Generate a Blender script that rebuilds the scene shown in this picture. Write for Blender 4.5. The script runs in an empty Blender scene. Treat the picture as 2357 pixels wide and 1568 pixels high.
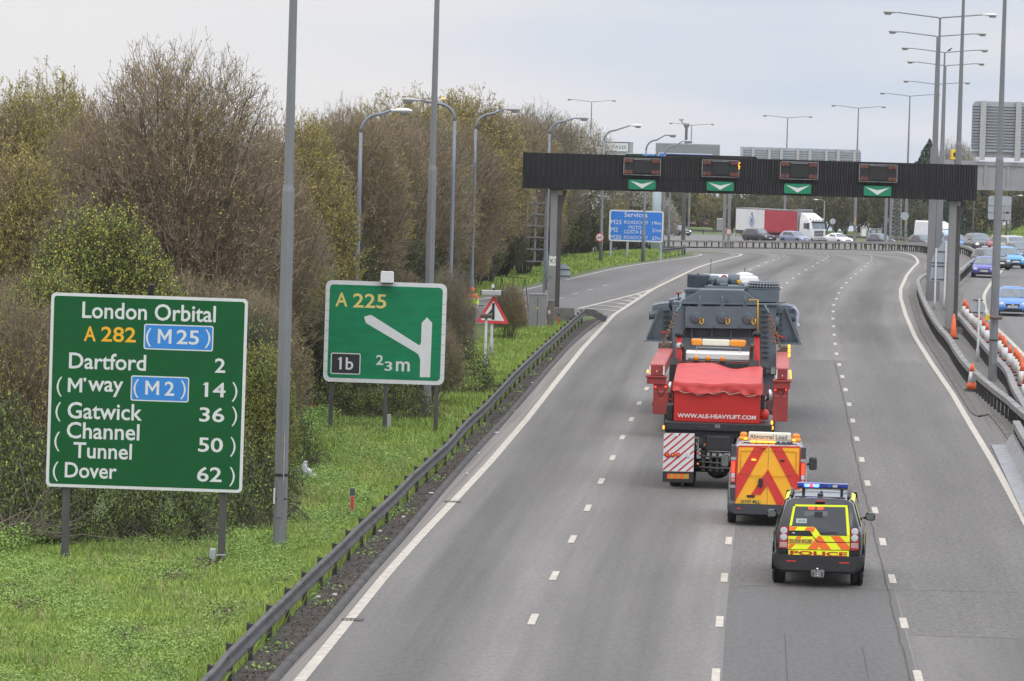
import bpy, math, random
import numpy as np
from mathutils import Vector, Matrix
R = math.radians
PI = math.pi
scene = bpy.context.scene
C = scene.collection

# ---------------------------------------------------------------- camera
CAM_H, PITCH, ROLL, FPX, PW, PH = 9.85, R(2.73), R(1.6), 10900.0, 2357.0, 1568.2
cam_data = bpy.data.cameras.new('camera')
cam_data.sensor_width = 36.0
cam_data.lens = 36.0 * FPX / PW
cam_data.clip_start = 1.0
cam_data.clip_end = 6000.0
cam = bpy.data.objects.new('camera', cam_data)
C.objects.link(cam)
cam.matrix_world = (Matrix.Translation((0, 0, CAM_H)) @ Matrix.Rotation(R(90) - PITCH, 4, 'X')
                    @ Matrix.Rotation(ROLL, 4, 'Z'))
scene.camera = cam

# ---------------------------------------------------------------- world, sun, exposure
SUN_EL, SUN_AZ = R(50), R(150)          # azimuth clockwise from +Y: behind the camera, to its right
world = bpy.data.worlds.new('World')
scene.world = world
world.use_nodes = True
wn, wl = world.node_tree.nodes, world.node_tree.links
wn.clear()
w_out = wn.new('ShaderNodeOutputWorld')
w_bg = wn.new('ShaderNodeBackground')
w_bg.inputs['Strength'].default_value = 0.1
w_sky = wn.new('ShaderNodeTexSky')
w_sky.sky_type = 'NISHITA'
w_sky.sun_disc = False
w_sky.sun_elevation = SUN_EL
w_sky.sun_rotation = SUN_AZ
w_tc = wn.new('ShaderNodeTexCoord')
w_map = wn.new('ShaderNodeMapping')
w_map.inputs['Scale'].default_value = (7, 2, 55)
w_map.inputs['Location'].default_value = (3.1, 0, 0.4)
w_no = wn.new('ShaderNodeTexNoise')
w_no.inputs['Scale'].default_value = 1.0
w_no.inputs['Detail'].default_value = 4.0
w_no.inputs['Roughness'].default_value = 0.45
w_sep = wn.new('ShaderNodeSeparateXYZ')
w_az = wn.new('ShaderNodeMapRange')          # thin cloud with blue behind it towards the right
w_az.inputs['From Min'].default_value = -0.09
w_az.inputs['From Max'].default_value = 0.06
w_mul = wn.new('ShaderNodeMath'); w_mul.operation = 'MULTIPLY_ADD'
w_mul.inputs[2].default_value = 0.0
w_ramp = wn.new('ShaderNodeMapRange')
w_ramp.inputs['From Min'].default_value = 0.32
w_ramp.inputs['From Max'].default_value = 0.62
w_cl = wn.new('ShaderNodeMix'); w_cl.data_type = 'RGBA'
w_cl.inputs['A'].default_value = (8.8, 8.65, 8.85, 1)
w_cl.inputs['B'].default_value = (6.4, 7.2, 8.6, 1)
w_z = wn.new('ShaderNodeMapRange')           # an overcast sky is brighter overhead
w_z.inputs['From Min'].default_value = 0.03
w_z.inputs['From Max'].default_value = 0.8
w_z.inputs['To Min'].default_value = 1.0
w_z.inputs['To Max'].default_value = 2.5
w_sc = wn.new('ShaderNodeVectorMath'); w_sc.operation = 'SCALE'
w_mix = wn.new('ShaderNodeMix'); w_mix.data_type = 'RGBA'
w_mix.inputs['Factor'].default_value = 0.88
wl.new(w_tc.outputs['Generated'], w_map.inputs['Vector'])
wl.new(w_map.outputs['Vector'], w_no.inputs['Vector'])
wl.new(w_tc.outputs['Generated'], w_sep.inputs[0])
wl.new(w_sep.outputs['X'], w_az.inputs['Value'])
wl.new(w_no.outputs['Fac'], w_ramp.inputs['Value'])
wl.new(w_ramp.outputs[0], w_mul.inputs[0])
wl.new(w_az.outputs[0], w_mul.inputs[1])
wl.new(w_mul.outputs[0], w_cl.inputs['Factor'])
wl.new(w_sep.outputs['Z'], w_z.inputs['Value'])
wl.new(w_cl.outputs['Result'], w_sc.inputs[0])
wl.new(w_z.outputs[0], w_sc.inputs['Scale'])
wl.new(w_sky.outputs[0], w_mix.inputs['A'])
wl.new(w_sc.outputs[0], w_mix.inputs['B'])
wl.new(w_mix.outputs['Result'], w_bg.inputs['Color'])
wl.new(w_bg.outputs[0], w_out.inputs['Surface'])

sun_d = bpy.data.lights.new('sun', 'SUN')
sun_d.energy = 0.8
sun_d.angle = R(45)
sun_d.color = (1.0, 0.96, 0.9)
sun = bpy.data.objects.new('sun', sun_d)
C.objects.link(sun)
sun.rotation_euler = (R(90) - SUN_EL, 0, -SUN_AZ + PI)
sun.rotation_euler = Vector((-math.sin(SUN_AZ) * math.cos(SUN_EL), -math.cos(SUN_AZ) * math.cos(SUN_EL),
                             -math.sin(SUN_EL))).to_track_quat('-Z', 'Y').to_euler()
scene.view_settings.view_transform = 'Standard'
scene.view_settings.look = 'None'
scene.view_settings.exposure = 0.0
scene.view_settings.gamma = 1.0
scene.render.film_transparent = False
scene.cycles.max_bounces = 6
scene.cycles.volume_bounces = 1
scene.cycles.transparent_max_bounces = 8

# ---------------------------------------------------------------- ground heights and survey helpers
def sstep(a, b, x):
    t = min(1.0, max(0.0, (x - a) / (b - a)))
    return t * t * (3 - 2 * t)

def gz(X, Y):
    """ground height: level near the bridge, over a crest and down into the bend"""
    Y1 = min(Y, 600.0)
    z = 0.0 if Y1 < 330 else (-1.44e-4 * (Y1 - 330) ** 2 if Y1 < 415 else -1.04 - .0236 * (Y1 - 415))
    if Y > 600:
        z -= .0236 * 40 * (1 - math.exp(-(Y - 600) / 40))
    b = .03 * sstep(315, 420, Y) * (1 - sstep(480, 580, Y))
    z += b * min(0.0, max(X, -10.0) - 38)
    if Y > 715: z -= .027 * (Y - 715)             # beyond the tree belt the land falls away
    if Y > 560 and X > 50:                      # embankment behind the far carriageway
        z += 3.6 * sstep(66, 84, X) * sstep(600, 660, Y) * (1 - sstep(715, 800, Y))
    return z

_cr, _sr, _cp, _sp = math.cos(ROLL), math.sin(ROLL), math.cos(PITCH), math.sin(PITCH)
def ray(px, py):
    x, y = (px - PW / 2) / FPX, -(py - PH / 2) / FPX
    x2, y2 = _cr * x - _sr * y, _sr * x + _cr * y
    dy = _cp + y2 * _sp
    return x2 / dy, (-_sp + y2 * _cp) / dy
def on_ground(px, py, h=0.0):
    """plan position of a surveyed point standing h above the ground"""
    a, b = ray(px, py)
    Y = 20.0
    while CAM_H + b * Y - gz(a * Y, Y) - h > 0 and Y < 2500:
        Y += 1.0
    lo, hi = Y - 1, Y
    for _ in range(24):
        m = (lo + hi) / 2
        if CAM_H + b * m - gz(a * m, m) - h > 0: lo = m
        else: hi = m
    return a * lo, lo
def at_dist(px, py, Y):
    a, b = ray(px, py)
    return a * Y, CAM_H + b * Y

# ---------------------------------------------------------------- materials
MATS = {}
def mat(name, col, rough=.6, metal=0.0, var=.12, scale=6.0, emit=None, es=1.0, coat=0.0, bump=0.0, bscale=40.0,
        spec=.5, island=0.0, stretch=None, col2=None, trans=0.0):
    if name in MATS: return MATS[name]
    m = bpy.data.materials.new(name)
    m.use_nodes = True
    nt = m.node_tree; N = nt.nodes; L = nt.links
    b = N['Principled BSDF']
    b.inputs['Roughness'].default_value = rough
    b.inputs['Metallic'].default_value = metal
    b.inputs['Specular IOR Level'].default_value = spec
    b.inputs['Coat Weight'].default_value = coat
    c = (col[0], col[1], col[2], 1)
    b.inputs['Base Color'].default_value = c
    if var > 0:
        tc = N.new('ShaderNodeTexCoord')
        mp = N.new('ShaderNodeMapping')
        if stretch: mp.inputs['Scale'].default_value = stretch
        no = N.new('ShaderNodeTexNoise')
        no.inputs['Scale'].default_value = scale
        no.inputs['Detail'].default_value = 5
        no.inputs['Roughness'].default_value = .6
        L.new(tc.outputs['Object'], mp.inputs[0]); L.new(mp.outputs[0], no.inputs['Vector'])
        mr = N.new('ShaderNodeMapRange')
        mr.inputs['From Min'].default_value = .3; mr.inputs['From Max'].default_value = .7
        mx = N.new('ShaderNodeMix'); mx.data_type = 'RGBA'
        lo = tuple(v * (1 - var) for v in col) + (1,)
        hi = tuple(min(1, v * (1 + var)) for v in col) + (1,)
        if col2: hi = tuple(col2) + (1,)
        mx.inputs['A'].default_value = lo; mx.inputs['B'].default_value = hi
        L.new(no.outputs['Fac'], mr.inputs['Value']); L.new(mr.outputs[0], mx.inputs['Factor'])
        out = mx.outputs['Result']
        if island > 0:
            ge = N.new('ShaderNodeNewGeometry')
            m2 = N.new('ShaderNodeMapRange')
            m2.inputs['To Min'].default_value = 1 - island; m2.inputs['To Max'].default_value = 1 + island
            sc = N.new('ShaderNodeVectorMath'); sc.operation = 'SCALE'
            L.new(ge.outputs['Random Per Island'], m2.inputs['Value'])
            L.new(out, sc.inputs[0]); L.new(m2.outputs[0], sc.inputs['Scale'])
            out = sc.outputs[0]
        L.new(out, b.inputs['Base Color'])
        if bump > 0:
            n2 = N.new('ShaderNodeTexNoise'); n2.inputs['Scale'].default_value = bscale
            n2.inputs['Detail'].default_value = 4
            L.new(tc.outputs['Object'], n2.inputs['Vector'])
            bp = N.new('ShaderNodeBump'); bp.inputs['Strength'].default_value = bump
            bp.inputs['Distance'].default_value = .02
            L.new(n2.outputs['Fac'], bp.inputs['Height']); L.new(bp.outputs[0], b.inputs['Normal'])
    if emit:
        b.inputs['Emission Color'].default_value = (emit[0], emit[1], emit[2], 1)
        b.inputs['Emission Strength'].default_value = es
    if trans > 0:
        b.inputs['Subsurface Weight'].default_value = 0
        b.inputs['Transmission Weight'].default_value = 0
    MATS[name] = m
    return m

# ---------------------------------------------------------------- mesh builder
_font_cache = {}
def text_geo(s, bold):
    key = (s, bold)
    if key in _font_cache: return _font_cache[key]
    cu = bpy.data.curves.new('lettering', 'FONT')
    cu.body = s
    cu.offset = bold
    cu.resolution_u = 3
    o = bpy.data.objects.new('lettering', cu)
    C.objects.link(o)
    dg = bpy.context.evaluated_depsgraph_get()
    me = bpy.data.meshes.new_from_object(o.evaluated_get(dg))
    V = [tuple(v.co) for v in me.vertices]
    F = [tuple(p.vertices) for p in me.polygons]
    bpy.data.objects.remove(o); bpy.data.curves.remove(cu); bpy.data.meshes.remove(me)
    _font_cache[key] = (V, F)
    return V, F

class MB:
    def __init__(self):
        self.v, self.f, self.m, self.s, self.mats = [], [], [], [], []
        self.M = None
    def mi(self, m):
        if m not in self.mats: self.mats.append(m)
        return self.mats.index(m)
    def add(self, V, F, m, smooth=False):
        o = len(self.v)
        if self.M is not None: V = [tuple(self.M @ Vector(p)) for p in V]
        self.v += [tuple(p) for p in V]
        i = self.mi(m)
        for f in F:
            self.f.append(tuple(o + k for k in f)); self.m.append(i); self.s.append(smooth)
    def box(self, x0, x1, y0, y1, z0, z1, m):
        V = [(x0,y0,z0),(x1,y0,z0),(x1,y1,z0),(x0,y1,z0),(x0,y0,z1),(x1,y0,z1),(x1,y1,z1),(x0,y1,z1)]
        self.add(V, [(0,3,2,1),(4,5,6,7),(0,1,5,4),(1,2,6,5),(2,3,7,6),(3,0,4,7)], m)
    def bbox(self, x0, x1, y0, y1, z0, z1, m, b=.02):
        """box with chamfered vertical and horizontal edges (two insets)"""
        b = min(b, (x1-x0)*.45, (y1-y0)*.45, (z1-z0)*.45)
        def ring(i, z):
            xa, xb, ya, yb = x0+i, x1-i, y0+i, y1-i
            return [(xa+b,ya,z),(xb-b,ya,z),(xb,ya+b,z),(xb,yb-b,z),(xb-b,yb,z),(xa+b,yb,z),(xa,yb-b,z),(xa,ya+b,z)]
        b2 = b * .49
        self.loft([ring(b2, z0), ring(0, z0+b), ring(0, z1-b), ring(b2, z1)], m, closed=True, caps=True, smooth=False)
    def loft(self, rings, m, closed=True, caps=True, smooth=True):
        n = len(rings[0]); V = [p for r in rings for p in r]; F = []
        for i in range(len(rings) - 1):
            for k in range(n if closed else n - 1):
                a, b = i*n + k, i*n + (k+1) % n
                F.append((a, b, b + n, a + n))
        if caps and closed:
            F.append(tuple(range(n))[::-1]); F.append(tuple((len(rings)-1)*n + k for k in range(n)))
        self.add(V, F, m, smooth)
    def tube(self, pts, rad, m, n=8, caps=True, smooth=True):
        pts = [Vector(p) for p in pts]
        if not hasattr(rad, '__len__'): rad = [rad] * len(pts)
        rings = []; up = None
        for i, p in enumerate(pts):
            d = (pts[min(i+1, len(pts)-1)] - pts[max(i-1, 0)]).normalized()
            if up is None:
                up = Vector((0,0,1)) if abs(d.z) < .9 else Vector((1,0,0))
            a = d.cross(up).normalized(); b = a.cross(d).normalized(); up = b
            rings.append([tuple(p + (a*math.cos(2*PI*k/n + PI/n) + b*math.sin(2*PI*k/n + PI/n)) * rad[i]) for k in range(n)])
        self.loft(rings, m, True, caps, smooth)
    def bar(self, p, q, w, h, m):
        """rectangular bar from p to q"""
        p, q = Vector(p), Vector(q); d = (q-p).normalized()
        up = Vector((0,0,1)) if abs(d.z) < .95 else Vector((0,1,0))
        a = d.cross(up).normalized() * w/2; b = a.cross(d).normalized() * h/2
        V = [tuple(c + s*a + t*b) for c in (p, q) for s, t in ((-1,-1),(1,-1),(1,1),(-1,1))]
        self.add(V, [(0,1,2,3),(7,6,5,4),(0,4,5,1),(1,5,6,2),(2,6,7,3),(3,7,4,0)], m)
    def lathe(self, prof, m, c=(0,0,0), axis='z', n=16, smooth=True):
        rings = []
        for r, h in prof:
            ring = []
            for k in range(n):
                a = 2*PI*k/n; u, v = r*math.cos(a), r*math.sin(a)
                p = (u, v, h) if axis == 'z' else ((h, u, v) if axis == 'x' else (u, h, v))
                ring.append((c[0]+p[0], c[1]+p[1], c[2]+p[2]))
            rings.append(ring)
        self.loft(rings, m, True, True, smooth)
    def ell(self, c, r, m, nu=12, nv=8):
        prof = [(max(.02, math.sin(PI*i/nv)), -math.cos(PI*i/nv)) for i in range(nv+1)]
        rings = [[(c[0]+r[0]*s*math.cos(2*PI*k/nu), c[1]+r[1]*s*math.sin(2*PI*k/nu), c[2]+r[2]*h) for k in range(nu)] for s, h in prof]
        self.loft(rings, m)
    def plate(self, poly, y0, y1, m):
        """polygon in x,z extruded from front y0 to back y1 (counter-clockwise seen from -y)"""
        n = len(poly)
        V = [(p[0], y0, p[1]) for p in poly] + [(p[0], y1, p[1]) for p in poly]
        F = [tuple(range(n)), tuple(range(2*n-1, n-1, -1))] + [(k, n+k, n+(k+1) % n, (k+1) % n) for k in range(n)]
        self.add(V, F, m)
    def rrect(self, x0, x1, z0, z1, r, y0, y1, m, n=5):
        self.plate(rr(x0, x1, z0, z1, r, n), y0, y1, m)
    def face(self, pts, m):
        self.add(pts, [tuple(range(len(pts)))], m)
    def text(self, s, x0, x1, z0, z1, y, m, bold=.012, flip=False, thick=0.003):
        V, F = text_geo(s, bold)
        xs = [v[0] for v in V]; ys = [v[1] for v in V]
        a, b, c, d = min(xs), max(xs), min(ys), max(ys)
        q = [(x0 + (v[0]-a)/(b-a)*(x1-x0), y, z0 + (v[1]-c)/(d-c)*(z1-z0)) for v in V]
        if flip: q = [(-p[0], -p[1], p[2]) for p in q]
        self.add(q, F, m)
    def build(self, name, parent=None, loc=None):
        me = bpy.data.meshes.new(name)
        me.from_pydata(self.v, [], self.f)
        for m in self.mats: me.materials.append(m)
        me.polygons.foreach_set('material_index', self.m)
        me.polygons.foreach_set('use_smooth', self.s)
        me.update()
        o = bpy.data.objects.new(name, me)
        C.objects.link(o)
        if parent is not None: o.parent = parent
        if loc is not None: o.location = loc
        return o

def rr(x0, x1, z0, z1, r, n=5):
    out = []
    for cx, cz, a0 in ((x1-r, z0+r, -90), (x1-r, z1-r, 0), (x0+r, z1-r, 90), (x0+r, z0+r, 180)):
        for k in range(n+1):
            a = R(a0 + 90*k/n); out.append((cx + r*math.cos(a), cz + r*math.sin(a)))
    return out

def np_mesh(name, V, F, m, parent=None, n=4, mi=None, smooth=False):
    """fast mesh from arrays; every face has n corners"""
    me = bpy.data.meshes.new(name)
    V = np.asarray(V, np.float32); F = np.asarray(F, np.int32)
    me.vertices.add(len(V)); me.vertices.foreach_set('co', V.ravel())
    me.loops.add(F.size); me.loops.foreach_set('vertex_index', F.ravel())
    me.polygons.add(len(F)); me.polygons.foreach_set('loop_start', np.arange(0, F.size, n, dtype=np.int32))
    for q in (m if isinstance(m, (list, tuple)) else [m]): me.materials.append(q)
    if mi is not None: me.polygons.foreach_set('material_index', np.asarray(mi, np.int32))
    if smooth: me.polygons.foreach_set('use_smooth', np.ones(len(F), bool))
    me.update(calc_edges=True)
    me.validate()
    return me

def link(name, me, parent=None):
    o = bpy.data.objects.new(name, me); C.objects.link(o)
    if parent is not None: o.parent = parent
    return o
def tag(o, label=None, cat=None, group=None, kind=None):
    if label: o['label'] = label
    if cat: o['category'] = cat
    if group: o['group'] = group
    if kind: o['kind'] = kind
    return o
def thing(name, label, cat, loc=(0,0,0), rz=0.0, group=None):
    o = bpy.data.objects.new(name, None)
    o.empty_display_size = .3
    C.objects.link(o); o.location = loc; o.rotation_euler = (0, 0, rz)
    return tag(o, label, cat, group)
def copy_thing(o, loc, rz, label, group=None, scale=None):
    r = o.copy(); C.objects.link(r); r.location = loc; r.rotation_euler = (0, 0, rz)
    if scale is not None: r.scale = scale
    tag(r, label, None, group)
    for ch in o.children:
        c = ch.copy(); C.objects.link(c); c.parent = r
        for g_ in ch.children:
            d = g_.copy(); C.objects.link(d); d.parent = c
    return r
def interp(P, t):
    """piecewise-linear (x of Y) table"""
    return float(np.interp(t, [p[1] for p in P], [p[0] for p in P]))
def resample(P, step):
    """polyline resampled to even spacing through a Catmull-Rom curve"""
    P = [Vector((p[0], p[1], 0)) for p in P]
    D = []
    for i in range(len(P)-1):
        a, b, c, d = P[max(i-1,0)], P[i], P[i+1], P[min(i+2, len(P)-1)]
        for k in range(12):
            t = k/12
            D.append(.5*((2*b) + (c-a)*t + (2*a-5*b+4*c-d)*t*t + (3*b-a-3*c+d)*t*t*t))
    D.append(P[-1])
    s = [0]
    for i in range(1, len(D)): s.append(s[-1] + (D[i]-D[i-1]).length)
    n = max(2, int(round(s[-1]/step)))
    q = np.linspace(0, s[-1], n+1)
    return list(zip(np.interp(q, s, [d.x for d in D]), np.interp(q, s, [d.y for d in D])))
def offset_line(P, d):
    out = []
    for i in range(len(P)):
        a, b = P[max(i-1,0)], P[min(i+1, len(P)-1)]
        tx, ty = b[0]-a[0], b[1]-a[1]; l = math.hypot(tx, ty)
        out.append((P[i][0] + ty/l*d, P[i][1] - tx/l*d))
    return out
# ================================================================ SETTING: ground, roads, markings
def road_mat(name, base, track=.10, grain=.16, blot=.10, rough=.82):
    m = bpy.data.materials.new(name); m.use_nodes = True
    N, L = m.node_tree.nodes, m.node_tree.links
    b = N['Principled BSDF']; b.inputs['Roughness'].default_value = rough
    b.inputs['Specular IOR Level'].default_value = .35
    uv = N.new('ShaderNodeUVMap'); uv.uv_map = 'UVMap'
    def noise(sc, scale, det=4, rgh=.6):
        mp = N.new('ShaderNodeMapping'); mp.inputs['Scale'].default_value = (sc[0], sc[1], 1)
        no = N.new('ShaderNodeTexNoise'); no.inputs['Scale'].default_value = scale
        no.inputs['Detail'].default_value = det; no.inputs['Roughness'].default_value = rgh
        L.new(uv.outputs[0], mp.inputs[0]); L.new(mp.outputs[0], no.inputs['Vector'])
        return no.outputs['Fac']
    def rng(x, lo, hi, a=.3, c=.7):
        r = N.new('ShaderNodeMapRange'); r.inputs['From Min'].default_value = a; r.inputs['From Max'].default_value = c
        r.inputs['To Min'].default_value = lo; r.inputs['To Max'].default_value = hi
        L.new(x, r.inputs['Value']); return r.outputs[0]
    def mul(a, c):
        n = N.new('ShaderNodeMath'); n.operation = 'MULTIPLY'; L.new(a, n.inputs[0]); L.new(c, n.inputs[1]); return n.outputs[0]
    sep = N.new('ShaderNodeSeparateXYZ'); L.new(uv.outputs[0], sep.inputs[0])
    ma = N.new('ShaderNodeMath'); ma.operation = 'MULTIPLY_ADD'; ma.inputs[1].default_value = 2*PI/3.65; ma.inputs[2].default_value = 1.0
    L.new(sep.outputs['X'], ma.inputs[0])
    co = N.new('ShaderNodeMath'); co.operation = 'SINE'; L.new(ma.outputs[0], co.inputs[0])
    tr = rng(co.outputs[0], 1-track, 1+track, -1, 1)
    k = mul(tr, rng(noise((.9, .012), 1.0, 3), 1-track*1.3, 1+track*1.3))
    k = mul(k, rng(noise((.5, .05), 1.0, 5), 1-blot, 1+blot))
    k = mul(k, rng(noise((1, .35), 9.0, 6, .75), 1-grain, 1+grain))
    k = mul(k, rng(noise((1, 1), 26.0, 3, .7), 1-grain*1.1, 1+grain*1.1))
    sc = N.new('ShaderNodeVectorMath'); sc.operation = 'SCALE'
    sc.inputs[0].default_value = base
    L.new(k, sc.inputs['Scale']); L.new(sc.outputs[0], b.inputs['Base Color'])
    bp = N.new('ShaderNodeBump'); bp.inputs['Strength'].default_value = .25; bp.inputs['Distance'].default_value = .01
    L.new(noise((1, 1), 40.0, 3), bp.inputs['Height']); L.new(bp.outputs[0], b.inputs['Normal'])
    return m

def ribbon(name, A, B, m, off, cross=1, kind='structure', thick=None):
    """surface between two polylines with equal point counts, laid off metres above the ground"""
    V, F, U = [], [], []
    s = 0
    for i, (a, b) in enumerate(zip(A, B)):
        if i: s += math.hypot(a[0]-A[i-1][0], a[1]-A[i-1][1])
        w = math.hypot(b[0]-a[0], b[1]-a[1])
        for k in range(cross+1):
            t = k/cross
            x, y = a[0]+(b[0]-a[0])*t, a[1]+(b[1]-a[1])*t
            V.append((x, y, gz(x, y)+off)); U.append((w*t, s))
    n = cross+1
    for i in range(len(A)-1):
        for k in range(cross):
            F.append((i*n+k, i*n+k+1, (i+1)*n+k+1, (i+1)*n+k))
    me = bpy.data.meshes.new(name); me.from_pydata(V, [], F); me.materials.append(m)
    uv = me.uv_layers.new(name='UVMap')
    for p in me.polygons:
        for li in p.loop_indices: uv.data[li].uv = U[me.loops[li].vertex_index]
    me.update()
    o = link(name, me)
    if kind: o['kind'] = kind
    return o

# surveyed lines (X, Y), metres
ER = [(8.35,40),(9.6,60),(10.85,84),(11.95,102),(13.07,119.4),(14.3,139.6),(15.26,156.5),(16.29,174.1),(17.47,196.7),(18.82,221.1),(20.41,245.7),
      (22.1,270),(23.3,285),(25.9,312),(29.4,345),(30.9,365),(32.0,385),(32.5,410),(31.3,435),(27.2,456),(20.5,481),(12,502),(-4,528),(-34,560)]
EL = [(-5.1,55),(-3.49,81.2),(-3.0,91),(-2.54,100.3),(-1.95,110.5),(-1.23,122.1),(-.52,133.8),(.58,153.7),(1.72,176),(3.04,201.5),(5.08,236.7),
      (8.14,274.3),(11.99,313.4),(15.4,342.5),(17.3,362),(17.7,380),(16.4,410),(12.5,430),(4,452),(-10,470),(-36,500)]
L1n = [(-1.2,55),(.0,80),(.56,92.2),(1.02,100.6),(1.52,109.7),(1.98,118.1),(2.51,127.6),(2.95,135.7),(3.43,144.7),(3.91,153.3),(4.44,163.2)]
L3n = [(5.9,55),(7.43,84.3),(7.89,93),(8.34,101.4),(8.86,111),(9.37,120.2),(9.84,129.2),(10.35,138.4),(10.85,147.5),(11.36,156.5),(11.91,166.1),(12.43,175.6),
       (12.93,184.6),(13.93,203),(15.06,221.4),(15.97,236),(17.3,255.7),(19.56,282.8),(22.07,307.9),(24.95,333.5),(27.0,360),(28.0,374),(28.6,390),(28.3,410)]
ERs, ELs = resample(ER, 3.0), resample(EL, 3.0)

asphalt = road_mat('asphalt', (.142, .134, .124), .19, .22, .14)
asphalt_b = road_mat('asphalt_coarse', (.136, .128, .119), .07, .42, .13)
asphalt_dark = road_mat('asphalt_patch', (.112, .107, .103), .04, .24, .09)
asphalt_opp = road_mat('asphalt_far', (.155, .15, .143), .07, .12)
paving = road_mat('paving', (.155, .143, .13), .05, .2, .22)
channel_m = road_mat('channel', (.15, .138, .127), .05, .2, .28)
soil = mat('soil', (.036, .029, .024), .95, var=.55, scale=2.6, bump=.9, bscale=14, col2=(.085, .068, .054))
white_paint = mat('road_paint', (.46, .42, .355), .75, var=.28, scale=5.0, bump=.2)
kerb_m = mat('kerb_concrete', (.075, .07, .067), .9, var=.35, scale=1.6)
grass_ground = mat('grass_ground', (.075, .12, .022), .95, var=.4, scale=.35, col2=(.13, .17, .04), bump=.6, bscale=8)

# --- the ground sheet
xs = [-600,-400,-250,-160,-110,-80] + list(np.arange(-60, 100.1, 2.5)) + [110,130,160,200,260,350,600]
ys = [-50, 0, 40] + list(np.arange(60, 720.1, 3.0)) + [740,770,810,860,930,1050,1250]
V = np.zeros((len(ys)*len(xs), 3)); q = 0
for y in ys:
    for x in xs:
        V[q] = (x, y, gz(x, y)); q += 1
nx = len(xs)
F = [(j*nx+i, j*nx+i+1, (j+1)*nx+i+1, (j+1)*nx+i) for j in range(len(ys)-1) for i in range(nx-1)]
tag(link('ground', np_mesh('ground', V, F, grass_ground, smooth=True)), kind='structure')

# --- main carriageway: kerb side to the central channel
YS = list(np.arange(45, 332, 3.0))
def across(t, Y):
    """X at lane fraction t (0 left edge line .. 4 right edge line) for Y below the bend"""
    e, r = interp(EL, Y), interp(ER, Y)
    l3 = interp(L3n, Y)
    l1 = interp(L1n, Y) if Y < 163 else None
    if l1 is None:
        f = min(1, (Y-163.2)/40); l1 = interp(L1n, 163.2)-interp(EL, 163.2)
        l1 = e + l1*(1-f) + f*(l3-e)/3
    l2 = (l1+l3)/2
    return float(np.interp(t, [0, 1, 2, 3, 4], [e, l1, l2, l3, r]))
# the bend: both sides resampled to the same number of stations
EL_bend = [(interp(EL, 331), 331.0)] + [p for p in EL[[i for i,p in enumerate(EL) if p[1] > 335][0]:]]
ER_bend = [(interp(ER, 331), 331.0)] + [p for p in ER[[i for i,p in enumerate(ER) if p[1] > 340][0]:]]
def even(P, n):
    s = [0]
    for i in range(1, len(P)): s.append(s[-1]+math.hypot(P[i][0]-P[i-1][0], P[i][1]-P[i-1][1]))
    q = np.linspace(0, s[-1], n); return list(zip(np.interp(q, s, [p[0] for p in P]), np.interp(q, s, [p[1] for p in P])))
ELb, ERb = even(resample(EL_bend, 2), 90), even(resample(ER_bend, 2), 90)
def station(i, t):
    """i < len(YS): straight part; beyond that the bend"""
    if i < len(YS): return (across(t, YS[i]), YS[i])
    a, b = ELb[i-len(YS)], ERb[i-len(YS)]
    return (a[0]+(b[0]-a[0])*t/4, a[1]+(b[1]-a[1])*t/4)
NS = len(YS)+90
lane_line = {t: [station(i, t) for i in range(NS)] for t in (0, 1, 2, 3, 4)}
left_side = offset_line(lane_line[0], -.62)
right_side = offset_line(lane_line[4], .55)
ribbon('road', left_side, right_side, asphalt, .007, 8)
# coarse surfacing of the two outer lanes on the near stretch, and darker patches
def seg(t, y0, y1, d=0.0, step=2.0):
    n = max(2, int((y1-y0)/step)+1)
    return [(across(t, y)+d, y) for y in np.linspace(y0, y1, n)]
ribbon('road', seg(2, 100.2, 197, .12), seg(4, 100.2, 197, .5), asphalt_b, .0105, 4)
ribbon('road', seg(2, 45, 100.1, .12), seg(3, 45, 100.1, -.02), asphalt_dark, .0105, 3)
ribbon('road', seg(3, 91.2, 100.1, .02), seg(4, 91.2, 100.1, .5), asphalt_b, .0105, 3)
ribbon('road', seg(3, 45, 91.1, .02), seg(4, 45, 91.1, .5), asphalt, .0105, 3)
# long joint between the lanes
joint_m = mat('tar_joint', (.075, .06, .05), .9, var=.4, scale=3)
J = []
rj = random.Random(4)
for y in np.arange(60, 196, 1.2): J.append((across(3, y)-.16+rj.uniform(-.02, .02), y))
ribbon('road_joint', offset_line(J, -.022), offset_line(J, .022), joint_m, .0135)
for (y0, y1, t, d) in ((72, 91, 2.35, 0), (74, 89, 2.75, .0)):
    S_ = seg(t, y0, y1)
    ribbon('road_joint', offset_line(S_, -.012), offset_line(S_, .012), joint_m, .0135)

# --- slip road joining from the left
SL = [(-46,120),(-30,160),(-18,197),(-9.5,225)] + [on_ground(*q) for q in ((1070,695),(1178.5,674.3),(1298.5,646.3),(1418.5,618.3))] + [(9.9,327),(12.8,345),(14.3,362),(14.0,376)]
SLs = resample(SL, 3.0)
slipR = [(-38.5,122),(-22.5,162),(-10.5,198),(-1.5,222), (2.6,233), (4.9,240)] + [(interp(EL, y)-.1, y) for y in (247, 262, 280, 300, 318, 333, 346, 362, 374)]
n_ = 90
ribbon('slip_road', even(offset_line(SLs, -.5), n_), even(resample(slipR, 3.0), n_), road_mat('asphalt_slip', (.145,.14,.134), .05, .14), 0.0035, 3)
LINES = []
def paint(P, w, off=.014, name='lane_marking'):
    o = ribbon(name, offset_line(P, -w/2), offset_line(P, w/2), white_paint, off)
    return o
paint(lane_line[0], .21, .016); paint(lane_line[4], .2, .016)
paint(SLs[10:], .16, .016)
nose = [on_ground(*q) for q in ((1330,711),(1349,707),(1410,692),(1482,673),(1503,666))]
paint(resample(nose, 2.0), .2, .019)
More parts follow.
